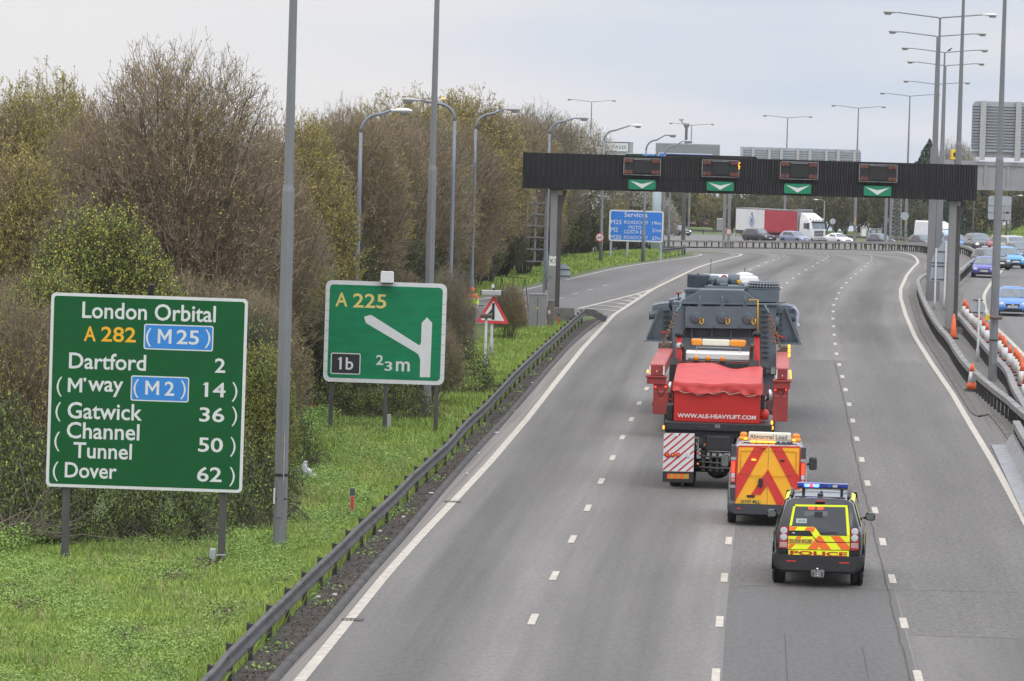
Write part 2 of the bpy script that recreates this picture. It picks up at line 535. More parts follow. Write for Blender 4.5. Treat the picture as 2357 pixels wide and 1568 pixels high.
# hatching before the merge
for k in range(7):
    f0 = k/7.0
    y = 243 + 30*f0
    xl = float(np.interp(y, [n[1] for n in nose], [n[0] for n in nose])); xr = interp(EL, y)
    if xr - xl > .5: paint([(xl+.15, y), ((xl+xr)/2, y-.6), (xr-.15, y-2.0)], .35, .0215, 'hatching')
# dashed lane lines, two metres long every nine
def dashes(t, y0, y1, period=9.0, L=2.0, w=.15):
    mb_s = []
    P = lane_line[t]
    s = [0]
    for i in range(1, len(P)): s.append(s[-1]+math.hypot(P[i][0]-P[i-1][0], P[i][1]-P[i-1][1]))
    yy = [p[1] for p in P[:len(YS)]]
    s0 = float(np.interp(y0, yy, s[:len(YS)]))
    V, F = [], []
    sx = [p[0] for p in P]; sy = [p[1] for p in P]
    a = s0
    k = 0
    while a - 60*period > 0: a -= period
    rnd = random.Random(t)
    while a < s[-1]:
        c0, c1 = a-L/2, a+L/2
        if c0 > 0 and float(np.interp(a, s, sy)) < 500:
            pts = [(float(np.interp(c, s, sx)), float(np.interp(c, s, sy))) for c in (c0, (c0+c1)/2, c1)]
            l, r = offset_line(pts, -w/2), offset_line(pts, w/2)
            o = len(V)
            for p_, q_ in zip(l, r):
                V += [(p_[0], p_[1], gz(*p_)+.017), (q_[0], q_[1], gz(*q_)+.017)]
            F += [(o, o+1, o+3, o+2), (o+2, o+3, o+5, o+4)]
        a += period
    me = bpy.data.meshes.new('lane_marking'); me.from_pydata(V, [], F); me.materials.append(white_paint)
    tag(link('lane_marking', me), kind='structure')
dashes(1, 92.2, 0, 8.92)
dashes(2, on_ground(1657, 1556)[1], 0, 9.0)
dashes(3, 84.3, 0, 9.11)
V, F = [], []
for q in ((1358.5,667.6),(1323.8,677),(1290,687),(1394,657.5)):
    x, y = on_ground(*q); h = .11
    ux, uy = .17, .985
    o = len(V)
    for a, b in ((-1,-1),(1,-1),(1,1),(-1,1)):
        V.append((x+ux*b-uy*a*.06, y+uy*b+ux*a*.06, .016))
    F.append((o, o+1, o+2, o+3))
me = bpy.data.meshes.new('lane_marking'); me.from_pydata(V, [], F); me.materials.append(white_paint)
tag(link('lane_marking', me), kind='structure')

# --- left edge: kerb with soil strip behind it
KL = [on_ground(*q) for q in ((640,1560),(744,1448),(840,1336),(936,1228),(1019.3,1128.6),(1094.5,1042.2),(1173.4,955.8),(1267.3,846.8),(1327.4,782.9),(1395,730.3))]
KL = [(KL[0][0]-1.1, KL[0][1]-22)] + KL
KLs = resample(KL, 1.5)
def kerb(P, w, h, m, z0=.0):
    prof = [(-w/2, 0), (-w/2, h), (w*.25, h), (w/2, h*.45), (w/2, 0)]
    mb = MB()
    rings = [[] for _ in P]
    for d, z in prof:
        for i, p in enumerate(offset_line(P, d)):
            rings[i].append((p[0], p[1], gz(*p)+z+z0))
    mb.loft(rings, m, closed=True, caps=True, smooth=False)
    return mb
tag(kerb(KLs, .15, .10, kerb_m).build('kerb'), kind='structure')
BLp = [on_ground(q[0], q[1], .66) for q in ((463,1568),(520,1504),(599,1426),(679,1350),(759,1274),(839,1196),(902.8,1139),(948,1093),(1004,1042),(1030,1019.6),(1072,971),(1117,929.4),(1173,869),(1215,828),(1248.5,798),(1286,764),(1323.5,730.3),(1346,711.5))]
BLp = [(BLp[0][0]-1.25, BLp[0][1]-22)] + BLp
BLs = resample(BLp, 1.6)
nq = 120
ribbon('soil_strip', even(offset_line(BLs, -.35), nq), even(offset_line(KLs, -.06), nq), soil, .03, 5)
# concrete gutter between kerb and edge line
ribbon('channel', even(offset_line(KLs, .06), nq), even([p for p in offset_line(lane_line[0], -.12) if p[1] < KLs[-1][1]+2], nq), road_mat('gutter', (.195, .178, .158), .05, .25, .3), .012, 2)

# --- central reserve
KR = [(9.2,45),(10.5,60),(11.6,80),(13.2,108)] + [on_ground(2600*.78567+q[0]/2.24*.78567, 800*.78567+q[1]/2.24*.78567) for q in ((760,1020),(600,945),(530,860),(400,650),(245,405),(185,260),(155,150))]
KR = KR[:3] + KR[4:]
def z7(x, y): return ((2600+x/2.24)*.78567, (800+y/2.24)*.78567)
B1 = [on_ground(*z7(*q), .74) for q in ((896,912),(800,825),(700,752),(600,668),(520,592),(450,497),(405,422),(340,347),(290,272),(245,187),(215,112),(205,40))]
B1 = [(16.2,103),(15.9,110)][:0] + B1
ER_tail = offset_line([p for p in ERs if p[1] > B1[-1][1]+14], 1.75)
B1 = B1 + ER_tail
B1 = [(B1[0][0]-(B1[3][0]-B1[0][0])/(B1[3][1]-B1[0][1])*30, B1[0][1]-30)] + B1
B1s = resample(B1, 1.6)
B2 = [on_ground(*z7(*q), .74) for q in ((896,860),(830,742),(790,642),(720,562),(640,472),(520,330),(455,262))]
_g0 = B2[-1][0]-interp(ER, B2[-1][1]); _y0 = B2[-1][1]
_o = [offset_line(ERs, d) for d in (_g0, 4.3)]
B2 = B2 + [(a[0]+(b[0]-a[0])*sstep(_y0, 350, a[1]), a[1]+(b[1]-a[1])*sstep(_y0, 350, a[1])) for a, b in zip(*_o) if a[1] > _y0+10 and a[0] > 18]
B2 = [(B2[0][0]-(B2[3][0]-B2[0][0])/(B2[3][1]-B2[0][1])*40, B2[0][1]-40)] + B2
B2s = resample(B2, 1.6)
res_in = [(p[0], p[1]) for p in offset_line(ERs, .5)]
res_out = [p for p in offset_line(B2s, .8)]
ribbon('central_reserve', even([p for p in res_in if p[1] > 60 and p[0] > 10], 200), even([p for p in res_out if p[1] > 60], 200), channel_m, .009, 4)
ribbon('reserve_paving', even(offset_line(B1s, .1), 200), even(offset_line(B2s, -.1), 200), paving, .05, 2)
tag(kerb(resample([p for p in KR if p[1] < 300], 1.5), .26, .045, mat('drain_concrete', (.125,.11,.10), .9, var=.35, scale=1.4), .008).build('drain_kerb'), kind='structure')

# --- opposite carriageway and its far bend
OI = [p for p in offset_line(B2s, .75) if p[1] < 420]
OI = [p for p in OI if p[1] > 60] + [(37.6,432),(37.5,470),(34,515),(26,555),(14,582),(0,600),(-40,625),(-90,640)]
OO = [(28,60),(31.5,110),(36,170),(41,240),(47.5,320),(54,390),(59,450),(62,520),(62,580),(57,622),(45,648),(25,664),(0,672),(-40,684),(-90,692)]
ribbon('opposite_carriageway', even(OI, 150), even(resample(OO, 4), 150), asphalt_opp, .004, 6)
eo = even(OI, 150)
ribbon('central_reserve', even([p for p in offset_line(ERs, .2) if p[1] > 300], 90), even([p for p in offset_line(resample(OI, 3), .3) if p[1] > 300], 90), channel_m, .002, 10)
paint(offset_line(eo, 1.25)[:95], .2, .016)
def odash(t, y0, y1):
    P = [( (a[0]*(1-t)+b[0]*t), (a[1]*(1-t)+b[1]*t)) for a, b in zip(even(OI, 150), even(resample(OO, 4), 150))]
    P = resample(P, 1.0)
    V, F = [], []
    k = 0
    while k+2 < len(P):
        if y0 < P[k][1] < y1:
            l, r = offset_line(P[k:k+3], -.08), offset_line(P[k:k+3], .08); o = len(V)
            for p_, q_ in zip(l, r): V += [(p_[0], p_[1], gz(*p_)+.016), (q_[0], q_[1], gz(*q_)+.016)]
            F += [(o, o+1, o+3, o+2), (o+2, o+3, o+5, o+4)]
        k += 9
    me = bpy.data.meshes.new('lane_marking'); me.from_pydata(V, [], F); me.materials.append(white_paint)
    tag(link('lane_marking', me), kind='structure')
for t in (.28, .52, .76): odash(t, 150, 640)
eoo = even(resample(OO, 4), 150)
paint(offset_line(eoo, -.9), .2, .016)
# ================================================================ BARRIERS
galv = mat('weathered_galvanised', (.088, .084, .083), .8, .1, var=.35, scale=2.0, bump=.15, bscale=20)
galv_top = mat('weathered_box_beam', (.22, .212, .205), .65, .15, var=.3, scale=1.5)
post_dark = mat('rusty_post', (.05, .047, .045), .8, .2, var=.35, scale=5)
steel_grey = mat('steel_grey_paint', (.20, .205, .215), .55, .2, var=.14, scale=1.5, stretch=(1, 1, .3))
steel_blue = mat('blue_grey_column', (.20, .225, .265), .5, .2, var=.12, scale=1.5, stretch=(1, 1, .3))
lamp_grey = mat('lamp_housing', (.42, .42, .42), .45, .1, var=.1)
lamp_white = mat('lamp_housing_white', (.72, .73, .74), .4, var=.05)
lamp_glass = mat('lamp_bowl', (.26, .25, .22), .25, var=.1)
black_m = mat('black_plastic', (.018, .018, .019), .55, var=.2)
alu_back = mat('sign_back', (.36, .40, .43), .5, .25, var=.12, scale=.8)
yellow_m = mat('yellow_plate', (.75, .45, .02), .5, var=.1)
orange_cone = mat('cone_orange', (.75, .12, .03), .55, var=.15, scale=4)
white_cone = mat('cone_white', (.62, .62, .60), .5, var=.15, scale=4)
cone_base = mat('cone_base', (.035, .035, .035), .8, var=.3)
white_plate = mat('white_plate', (.72, .72, .70), .45, var=.06)
red_refl = mat('red_reflector', (.6, .04, .03), .35, var=.1)
conc = mat('concrete', (.16, .15, .14), .9, var=.3, scale=2)

def barrier(name, label, P, kind, first_post, spacing, base_z=0.0):
    """rail along P with a post of its own at each station"""
    t = thing(name, label, 'crash barrier', (P[0][0], P[0][1], gz(*P[0])))
    ox, oy, oz = P[0][0], P[0][1], gz(*P[0])
    rings = []
    if kind == 'w':
        prof = [(.0,.66),(.055,.645),(.06,.60),(.0,.545),(-.005,.505),(.0,.465),(.06,.41),(.055,.365),(.0,.35),(-.02,.35),(-.02,.66)]
    elif kind == 'box':
        prof = [(-.10,.76),(.10,.76),(.115,.745),(.115,.57),(.10,.555),(-.10,.555),(-.115,.57),(-.115,.745)]
    else:
        prof = [(-.04,.76),(.06,.76),(.07,.70),(.07,.60),(.06,.55),(-.04,.55)]
    offs = [offset_line(P, d) for d, z in prof]
    rw = random.Random(len(P))
    dz = 0
    for i in range(len(P)):
        dz = dz*.9 + rw.uniform(-.008, .008)
        rings.append([(offs[k][i][0]-ox, offs[k][i][1]-oy, gz(*P[i])+prof[k][1]-oz+dz+base_z) for k in range(len(prof))])
    mb = MB(); mb.loft(rings, galv_top if kind == 'box' else galv, True, True, smooth=False)
    # bolt holes and splice joints
    for i in range(0, len(P)-1, 2):
        p = P[i]; q = P[i+1]; a = math.atan2(q[0]-p[0], q[1]-p[1])
        mb.M = Matrix.Translation((p[0]-ox, p[1]-oy, gz(*p)-oz+base_z)) @ Matrix.Rotation(-a, 4, 'Z')
        if kind == 'w':
            for yy in (0, .11):
                mb.box(.056, .068, yy, yy+.045, .61, .632, black_m); mb.box(.056, .068, yy, yy+.045, .40, .422, black_m)
        else:
            mb.box(-.07, .07, 0, .045, .762, .768, black_m)
        mb.M = None
    mb.build('rail', t)
    # posts
    pm = MB()
    if kind == 'w':
        pm.box(-.105, -.022, -.05, .05, -.05, .68, post_dark); pm.box(-.135, -.106, -.06, .06, .35, .70, post_dark)
    else:
        pm.box(-.05, .05, -.04, .04, -.05, .555, post_dark); pm.box(-.075, .075, -.06, .06, .44, .552, post_dark)
    po = None
    n = 0
    for i in range(first_post, len(P), spacing):
        if n >= 100: break
        p = P[i]; q = P[min(i+1, len(P)-1)]; r = P[i-1] if i else P[0]
        a = math.atan2(q[0]-r[0], q[1]-r[1])
        if po is None: po = pm.build('post', t); o = po
        else:
            o = po.copy(); C.objects.link(o); o.parent = t
        o.location = (p[0]-ox, p[1]-oy, gz(*p)-oz+base_z); o.rotation_euler = (0, 0, -a)
        n += 1
    return t
# left verge barrier, its far end turned down behind the nose
BLe = list(BLs)
bl = barrier('crash_barrier', 'long wavy corrugated crash barrier along the grass verge on the near left of the road', BLe, 'w', 1, 2)
mbn = MB()
e0 = BLs[-1]
ox, oy = BLs[0]
pts = [(e0[0]-ox, e0[1]-oy, .5), (e0[0]-ox+.45, e0[1]-oy+.9, .44), (e0[0]-ox+.9, e0[1]-oy+1.6, .18), (e0[0]-ox+1.05, e0[1]-oy+1.8, .05)]
for a, b in zip(pts, pts[1:]): mbn.bar(a, b, .05, .31, galv)
mbn.build('end_ramp', bl)
b1_near = [p for p in B1s if p[1] < 300]
b1_far = [p for p in B1s if p[1] >= 300]
barrier('crash_barrier', 'box beam crash barrier on the left edge of the central reserve, beside the lone cone', b1_near, 'box', 2, 1)
barrier('crash_barrier', 'dark crash barrier curving round the outside of the far bend below the oncoming cars', resample(b1_far, 2.0), 'box', 1, 1)
b2_near = [p for p in B2s if p[1] < 300]
barrier('crash_barrier', 'box beam crash barrier beside the row of cones, on the right of the central reserve', b2_near, 'box', 1, 1)
barrier('crash_barrier', 'distant crash barrier on the inner edge of the oncoming carriageway at the far bend', resample([p for p in B2s if p[1] >= 300], 3.2), 'box', 1, 1)
# near length of barrier with stepped steel base at the right
z7b = lambda x, y: ((2600+x/2.24)*.78567, (800+y/2.24)*.78567)
S1 = [on_ground(*z7b(*q), .80) for q in ((845,975),(896,1062))]
d_ = Vector((S1[1][0]-S1[0][0], S1[1][1]-S1[0][1])).normalized()
P3 = resample([S1[0], (S1[0][0]+d_.x*9, S1[0][1]+d_.y*9), (S1[0][0]+d_.x*30, S1[0][1]+d_.y*30)][::-1], 1.2)
bb = barrier('crash_barrier', 'short box beam barrier on a stepped grey steel base at the right edge', P3, 'box', 0, 1, .05)
mb = MB(); rings = []
ox, oy = P3[0]
for d, z in [(-.75,0),(-.75,.03),(-.34,.05),(-.16,.33),(-.13,.36),(-.02,.36),(-.02,0)]:
    for i, p in enumerate(offset_line(P3, d)):
        if len(rings) <= i: rings.append([])
        rings[i].append((p[0]-ox, p[1]-oy, z+.03))
mb.loft(rings, mat('barrier_base', (.27,.275,.285), .6, .2, var=.2, scale=2), True, True, False)
mb.build('base', bb)
# guard rail at the back of the far carriageway
OF = resample([p for p in offset_line(resample(OO, 4), 1.2) if p[1] > 430], 6.0)
barrier('crash_barrier', 'thin guard rail along the far verge behind the lorry and oncoming cars', OF, 'w', 1, 1)
# slip road nose barrier: two weathered rails
nb = [on_ground(*q, .6) for q in ((1497,588),(1520,579),(1545,574),(1560,571))]
NB = [(on_ground(1500,596)[0], 331), (13.6, 343), (14.6, 352), (14.2, 361)]
NB = [(10.5, 340), (11.9, 349), (12.9, 358), (13.2, 367)]
barrier('crash_barrier', 'pale weathered barrier end beside the services sign at the slip road bend', resample(NB, 3.0), 'w', 1, 1)

# ================================================================ LAMP COLUMNS
def column_mb(h, r0, r1, step, m, n=8, door=True):
    mb = MB()
    mb.lathe([(r0, -.3), (r0*.97, 1.6), (r0*.88, step), (r0*.70, step+.15), (r1, h)], m, n=n, smooth=False)
    if door:
        mb.box(-r0*.45, r0*.45, -r0*1.04, -r0*.8, .7, 1.5, m)
        mb.lathe([(r0*1.03, 1.62), (r0*1.03, 1.68)], black_m, n=n, smooth=False)
    return mb
def lantern_mb(sx, L=.85, white=False):
    """lantern pointing to +x*sx, root at the origin"""
    mb = MB(); hm = lamp_white if white else lamp_grey
    rings = []
    for f, w, zt, zb in ((0,.05,.04,-.03),(.18,.09,.06,-.05),(.35,.15,.10,-.06),(.75,.17,.11,-.05),(.95,.12,.06,-.02),(1,.05,.02,0)):
        x = sx*f*L
        rings.append([(x,-w,zb*.4),(x,-w*.7,zt*.8),(x,0,zt),(x,w*.7,zt*.8),(x,w,zb*.4),(x,0,zb)])
    if sx < 0: rings = [r[::-1] for r in rings]
    mb.loft(rings, hm)
    bl = MB(); rings = []
    for f, w, zb in ((.40,.08,-.06),(.48,.13,-.15),(.85,.13,-.15),(.93,.07,-.04)):
        x = sx*f*L
        rings.append([(x,-w,-.03),(x,-w*.8,zb),(x,w*.8,zb),(x,w,-.03)])
    if sx < 0: rings = [r[::-1] for r in rings]
    bl.loft(rings, lamp_glass)
    return mb, bl
def double_lamp(label, X, Y, rz=0.0, h=16.4, arm=2.45, group='twin lamp columns in the central reserve', m=None, plate=True, white=False, lit=False, name='street_lamp'):
    m = m or steel_grey
    t = thing(name, label, 'lamp post', (X, Y, gz(X, Y)), rz, group)
    column_mb(h, .17, .06, h*.52, m).build('pole', t)
    am = MB()
    for s in (-1, 1):
        am.tube([(0,0,h-.02), (s*.12,0,h+.03), (s*arm,0,h+.26)], [.045,.04,.032], m, 6)
    am.build('arm', t)
    for s in (-1, 1):
        a, b = lantern_mb(s, .88, white and s > 0)
        a.M = b.M = None
        l = a.build('lantern', t, (s*arm, 0, h+.26)); g = b.build('bowl', l)
    if plate:
        zp_ = 1.7 if plate == 'low' else 2.5
        mb = MB(); mb.rrect(-.055, .055, zp_, zp_+.85, .02, -.19, -.175, yellow_m)
        for k in range(5): mb.box(-.03, .03, -.193, -.191, zp_+.1+k*.14, zp_+.18+k*.14, black_m)
        mb.build('number_plate', t)
    return t
def Xat(px, Y, py=560): return at_dist(px, py, Y)[0]
# columns of the central reserve (near to far)
CR = [((2280,880),None,'nearest tall lamp column at the right, just right of the gantry end'),
      ((2196,762),None,'tall lamp column standing directly in front of the right gantry leg')]
lamp_far = [(2151,275,42.1,2164,'tallest twin lamp of the cluster at the upper right, its arms highest in the picture'),
            (2144,320,84.7,2157.6,'twin lamp with the second highest arms in the cluster at the upper right'),
            (2163,361,121.5,2174.6,'twin lamp with a bird on its arm, third highest of the cluster'),
            (2165,403,152,2177,'twin lamp with the fourth highest arms in the cluster at the upper right'),
            (2143,468,195,2156,'twin lamp with the fifth highest arms, its right lantern touching a taller column'),
            (2083,517,222,2094.5,'twin lamp just left of the cluster, its right lantern behind the tall poles'),
            (1968,571,249.5,1976.2,'twin lamp column left of the cluster, standing behind the fourth lane arrow'),
            (1807,632,272,1813,'twin lamp column rising above the wide grey sign back, behind the red curtain trailer'),
            (1586,688,289,1592,'far twin lamp column beside the camera mast'),
            (1360,640,235,1362,'twin lamp column standing above the white blossom tree'),]
x_, y_ = on_ground(2284, 881)
double_lamp(CR[0][2], x_, y_, h=16.6, plate=False)
x_, y_ = on_ground(2193, 766)
double_lamp(CR[1][2], x_, y_, h=17.3, arm=2.5, plate='low')
for bx, Y, jy, jx, lab in lamp_far:
    X, zt = at_dist(jx, jy, Y)
    z0 = gz(X, Y)
    yaw = 0.0
    double_lamp(lab, X, Y, yaw, zt - z0, group='twin lamp columns along the bend', white=(Y == 275))
# the lit lantern behind the trees
X, zt = at_dist(975, 229, 520)
t = double_lamp('twin lamp behind the thicket with its right lantern glowing orange', X, 520, 0, zt-gz(X, 520), arm=1.55, group=None, plate=False)
for l in [c for c in t.children if c.name.startswith('lantern')]:
    if l.location.x > 0:
        for b in l.children:
            b.data = b.data.copy(); b.data.materials[0] = mat('lit_sodium_lamp', (.9,.35,.05), .4, var=0, emit=(1,.35,.05), es=6)
# left verge columns, tops out of the picture
for (px, py, lab) in ((643,1262,'tall grey lamp column in the grass right of the big route sign'),
                      (980,962,'tall grey lamp column standing behind the junction sign')):
    X, Y = on_ground(px, py)
    t = thing('street_lamp', lab, 'lamp post', (X, Y, gz(X, Y)), 0)
    mb = column_mb(15.0, .155, .075, 8.0, steel_grey)
    mb.build('pole', t)
    am = MB(); am.tube([(0,0,14.98),(.3,0,15.3),(2.2,0,15.6)], [.06,.05,.04], steel_grey, 6); am.build('arm', t)
    a, b = lantern_mb(1); l = a.build('lantern', t, (2.2,0,15.6)); b.build('bowl', l)
    # paint scuffs and the strap low on the column
    sc = MB(); sc.lathe([(.153, 1.10), (.153, 1.13)], black_m, n=8, smooth=False)
    if py > 1000:
        sc.box(-.158, -.12, -.10, -.05, 1.0, 1.35, white_plate); 
        sc.box(.05, .07, -.152, -.140, 1.5, 2.6, mat('peeling_label', (.4,.39,.36), .7, var=.4, scale=9))
    sc.build('strap', t)
# slip road columns: single curved arm
for (bx, Y, jx, jy, hx, hy, lab, wh) in ((826,178,832,262,950,256,'white headed single arm lamp furthest left in the trees', True),
        (1041,198,1048,240,924,230,'single arm lamp whose lantern reaches left in front of the trees', False),
        (1087,222,1096,262,1200,253,'single arm lamp reaching right, next one past the two tall poles', False),
        (1262,268,1266,280,1356,273,'single arm lamp rising from behind the left end of the gantry', False),
        (1383,322,1391,300,1478,290,'single arm lamp with white lantern, its pole left of the services sign', True),
        (1479,327,1488,322,1558,312,'single arm lamp whose pole crosses the services sign', False),
        (1524,372,1531,336,1595,326,'single arm lamp whose lantern hangs before the grey sign back', False),
        (1538,400,1545,352,1600,346,'smallest single arm lamp just above the gantry top edge', False)):
    X, zt = at_dist(jx, jy, Y); z0 = gz(X, Y); h = zt - z0
    xr, zr = at_dist(hx, hy, Y)
    L = xr - X; s = 1 if L > 0 else -1; up = zr - zt
    t = thing('street_lamp', lab, 'lamp post', (X, Y, z0), 0, 'single arm lamps along the slip road')
    mb = MB()
    mb.lathe([(.13,-.3),(.125,2.0),(.085,2.2),(.075,h*.7),(.062,h-.7)], steel_blue, n=8)
    mb.build('pole', t)
    am = MB()
    arc = [(s*.7*(1-math.cos(a)), 0, h-.7+.7*math.sin(a)) for a in np.linspace(0, PI/2, 7)]
    arc.append((s*(abs(L)-.8), 0, h+up))
    am.tube(arc, [.062]*7+[.045], steel_blue, 7); am.build('arm', t)
    a, b = lantern_mb(s, .82, wh); l = a.build('lantern', t, (s*(abs(L)-.82), 0, h+up)); b.build('bowl', l)

# bird on the third lamp arm
X, z = at_dist(2177+9, 119.5, 361)
mb = MB(); dk = mat('bird_feathers', (.03,.03,.035), .7, var=.2)
rings = []
for yy, r, zc in ((-.26,.01,.02),(-.16,.03,.05),(-.05,.075,.10),(.04,.085,.13),(.10,.055,.19),(.14,.05,.235),(.18,.035,.245),(.23,.006,.24)):
    rings.append([(yy*.9, r*math.cos(a)*.8, zc+r*math.sin(a)) for a in np.linspace(0, 2*PI, 9)[:-1]])
mb.loft(rings, dk); mb.box(.0,.012,-.02,-.01,-.02,.06,dk); mb.box(.0,.012,.01,.02,-.02,.06,dk)
b = mb.build('bird'); b.location = (X, 361, z+.03); tag(b, 'small dark bird perched on a lamp arm', 'bird')

# ================================================================ ROAD SIGNS
sign_green = mat('sign_green', (.003, .092, .024), .6, spec=.25, var=.08, scale=1.5)
sign_green2 = mat('sign_green_faded', (.006, .20, .085), .6, spec=.25, var=.16, scale=3, stretch=(.4, 1, 2))
sign_white = mat('sign_white', (.66, .67, .67), .4, var=.06, scale=3)
sign_yellow = mat('sign_yellow', (.80, .42, .02), .4, var=.05)
sign_yellow2 = mat('sign_yellow_faded', (.72, .58, .18), .4, var=.05)
sign_blue = mat('sign_blue', (.03, .19, .62), .4, var=.08)
sign_blue2 = mat('sign_blue_patch', (.03, .22, .62), .4, var=.06)
sign_black = mat('sign_black', (.02, .021, .028), .45, var=.1)
sign_red = mat('sign_red', (.62, .05, .06), .4, var=.12, scale=4)
sign_post = mat('sign_post', (.085, .08, .078), .7, .2, var=.25, scale=3, stretch=(1,1,.3))
seam_m = mat('panel_seam', (.004, .05, .02), .6, var=0)

# --- the large route sign
X0, Y0 = on_ground(148, 1277); X1, Y1 = on_ground(506, 1312)
YS1 = (Y0+Y1)/2
# panel corners measured on the plane of the sign
def plane_xz(px, py, Y): return at_dist(px, py, Y)
k = YS1/FPX
cx, cz = plane_xz((120+573+555+105)/4, (672+688+1135+1122)/4, YS1)
W_, H_ = 453*k, 448*k
t = thing('road_sign', 'large green route sign listing London Orbital, Dartford and Dover distances', 'road sign', (cx, YS1, 0), 0)
HW, HH = W_/2, H_/2
tilt = R(.35)
mb = MB()
mb.rrect(-HW, HW, -HH, HH, .10, -.03, 0, sign_white)
mb.rrect(-HW+.065, HW-.065, -HH+.065, HH-.065, .06, -.034, -.03, sign_green)
for q in range(1, 13):
    z = -HH + q*H_/13
    mb.box(-HW+.07, HW-.07, -.0355, -.0342, z-.004, z+.004, seam_m)
for q in range(3): mb.box(-HW+.1, HW-.1, 0, .05, -HH+.5+q*1.4, -HH+.6+q*1.4, galv)
panel = mb.build('panel', t, (0, 0, cz)); panel.rotation_euler = (0, tilt, 0)
# lettering: boxes measured on the photograph of the panel, in fractions of its 1394 px view
def sg(x, y):   # view pixel -> panel coordinates (undoing the lean of the panel)
    # corners in that view: TL (262,95) TR (1272,130) BL (232,1092) BR (1242,1125)
    u = (x - (262 + (y-95)*(-30/997)))/1010.0
    v = (y - (95 + (x-262)*(34/1010)))/997.0
    return -HW + u*W_, HH - v*H_
def letter_M(m_, x0, x1, z0, z1, y, m):
    w = (x1-x0)*.19; c = (x0+x1)/2; h = z1-z0
    m_.plate([(x0,z0),(x0+w,z0),(x0+w,z0+h*.66),(c,z0+h*.20),(x1-w,z0+h*.66),(x1-w,z0),(x1,z0),(x1,z1),(x1-w*.95,z1),(c,z0+h*.48),(x0+w*.95,z1),(x0,z1)], y, y+.0015, m)
lm = MB()
def word(s, x0, y0, x1, y1, m=sign_white, bold=.014):
    a, z1 = sg(x0, y0); b, z0 = sg(x1, y1)
    mx, my = (x0+x1)/2, (y0+y1)/2
    _, zt = sg(mx, y0); _, zb = sg(mx, y1); xa, _ = sg(x0, my); xb, _ = sg(x1, my)
    lm = MB()
    if s == 'M': letter_M(lm, xa, xb, zb, zt, -.0375, m)
    else: lm.text(s, xa, xb, zb, zt, -.0375, m, bold)
    lm.build('lettering', panel)
word('London Orbital', 420, 152, 1106, 238)
word('A', 429, 268, 490, 345, sign_yellow); word('282', 517, 272, 696, 350, sign_yellow)
word('Dartford', 352, 408, 748, 492)
word('2', 1101, 433, 1155, 507)
word('M', 346, 534, 420, 607); word("'", 427, 533, 440, 552, bold=.03); word('way', 449, 548, 630, 630); word('14', 1050, 557, 1156, 632); lm = MB(); lm.plate([sg(*p) for p in ((1038,569),(1050,570),(1050,558))], -.0375, -.036, sign_white); lm.build('lettering', panel)
word('Gatwick', 344, 662, 728, 748)
word('36', 1022, 685, 1150, 760)
word('Channel', 340, 764, 714, 850)
word('Tunnel', 374, 868, 675, 950)
word('50', 1016, 840, 1143, 915)
word('Dover', 330, 970, 597, 1050)
word('62', 1010, 991, 1137, 1068)
for (x0, y0, x1, y1) in ((736,261,1093,392),(669,525,968,655)):
    mx, my = (x0+x1)/2, (y0+y1)/2
    xa, _ = sg(x0, my); xb, _ = sg(x1, my); _, zt = sg(mx, y0); _, zb = sg(mx, y1)
    lm = MB()
    lm.rrect(xa, xb, zb, zt, .05, -.0372, -.0345, sign_white)
    lm.rrect(xa+.025, xb-.025, zb+.025, zt-.025, .035, -.0382, -.0372, sign_blue2)
    lm.build('route_patch', panel)
def word2(s, x0, y0, x1, y1):
    mx, my = (x0+x1)/2, (y0+y1)/2
    xa, _ = sg(x0, my); xb, _ = sg(x1, my); _, zt = sg(mx, y0); _, zb = sg(mx, y1)
    lm = MB()
    if s == 'M': letter_M(lm, xa, xb, zb, zt, -.0400, sign_white)
    else: lm.text(s, xa, xb, zb, zt, -.0395, sign_white, .014)
    lm.build('lettering', panel)
word2('M', 808, 283, 878, 357); word2('25', 904, 288, 1020, 362)
word2('M', 744, 548, 815, 620); word2('2', 843, 552, 893, 625)
def bracket(x, y0, y1, side, y=-.0375):
    lm = MB()
    mxx = x; _, zt = sg(x, y0); _, zb = sg(x, y1); xc, _ = sg(x, (y0+y1)/2)
    h = (zt-zb); r = h*.78; w = .042
    a0 = math.asin(min(1, h/2/r))
    out, inn = [], []
    for q in range(13):
        a = -a0 + 2*a0*q/12
        ww = w*(1-.35*abs(q-6)/6)
        out.append(((r+ww)*math.cos(a), (r+ww)*math.sin(a))); inn.append((r*math.cos(a), r*math.sin(a)))
    zc = (zt+zb)/2
    for q in range(12):
        pts = [out[q], out[q+1], inn[q+1], inn[q]]
        P = [(xc + side*(p[0]-r), y, zc+p[1]) for p in pts]
        lm.face(P if side > 0 else P[::-1], sign_white)
    lm.build('bracket_mark', panel)
for x, y0, y1 in ((300,530,626),(294,660,754),(288,812,908),(280,966,1062)): bracket(x-2, y0, y1, -1)
for x, y0, y1 in ((1207,558,653),(1206,684,779),(1198,840,936),(1194,994,1088)): bracket(x, y0, y1, 1)
bracket(757, 280, 370, -1, -.0395); bracket(1068, 287, 378, 1, -.0395)
bracket(693, 542, 634, -1, -.0395); bracket(942, 548, 641, 1, -.0395)
for px, py in ((148,1277),(508,1312)):
    X, _ = at_dist(px, py, YS1)
    pm = MB(); pm.box(X-cx-.075, X-cx+.075, .05, .20, -.2, cz+HH-.3, sign_post)
    pm.build('post', t)
X, zt_ = at_dist(349, 654, YS1+.4); pm = MB(); pm.lathe([(.07, 2.2), (.07, zt_-.03), (.085, zt_-.03), (.085, zt_)], sign_post, (X-cx, .30, 0), n=10); pm.build('post', t)
X, _ = at_dist(491, 1288, YS1)
mb = MB(); mb.bbox(X-cx-.09, X-cx+.05, .0, .25, .03, .32, mat('cabinet_grey', (.34,.36,.39), .5, .1, var=.1), .015)
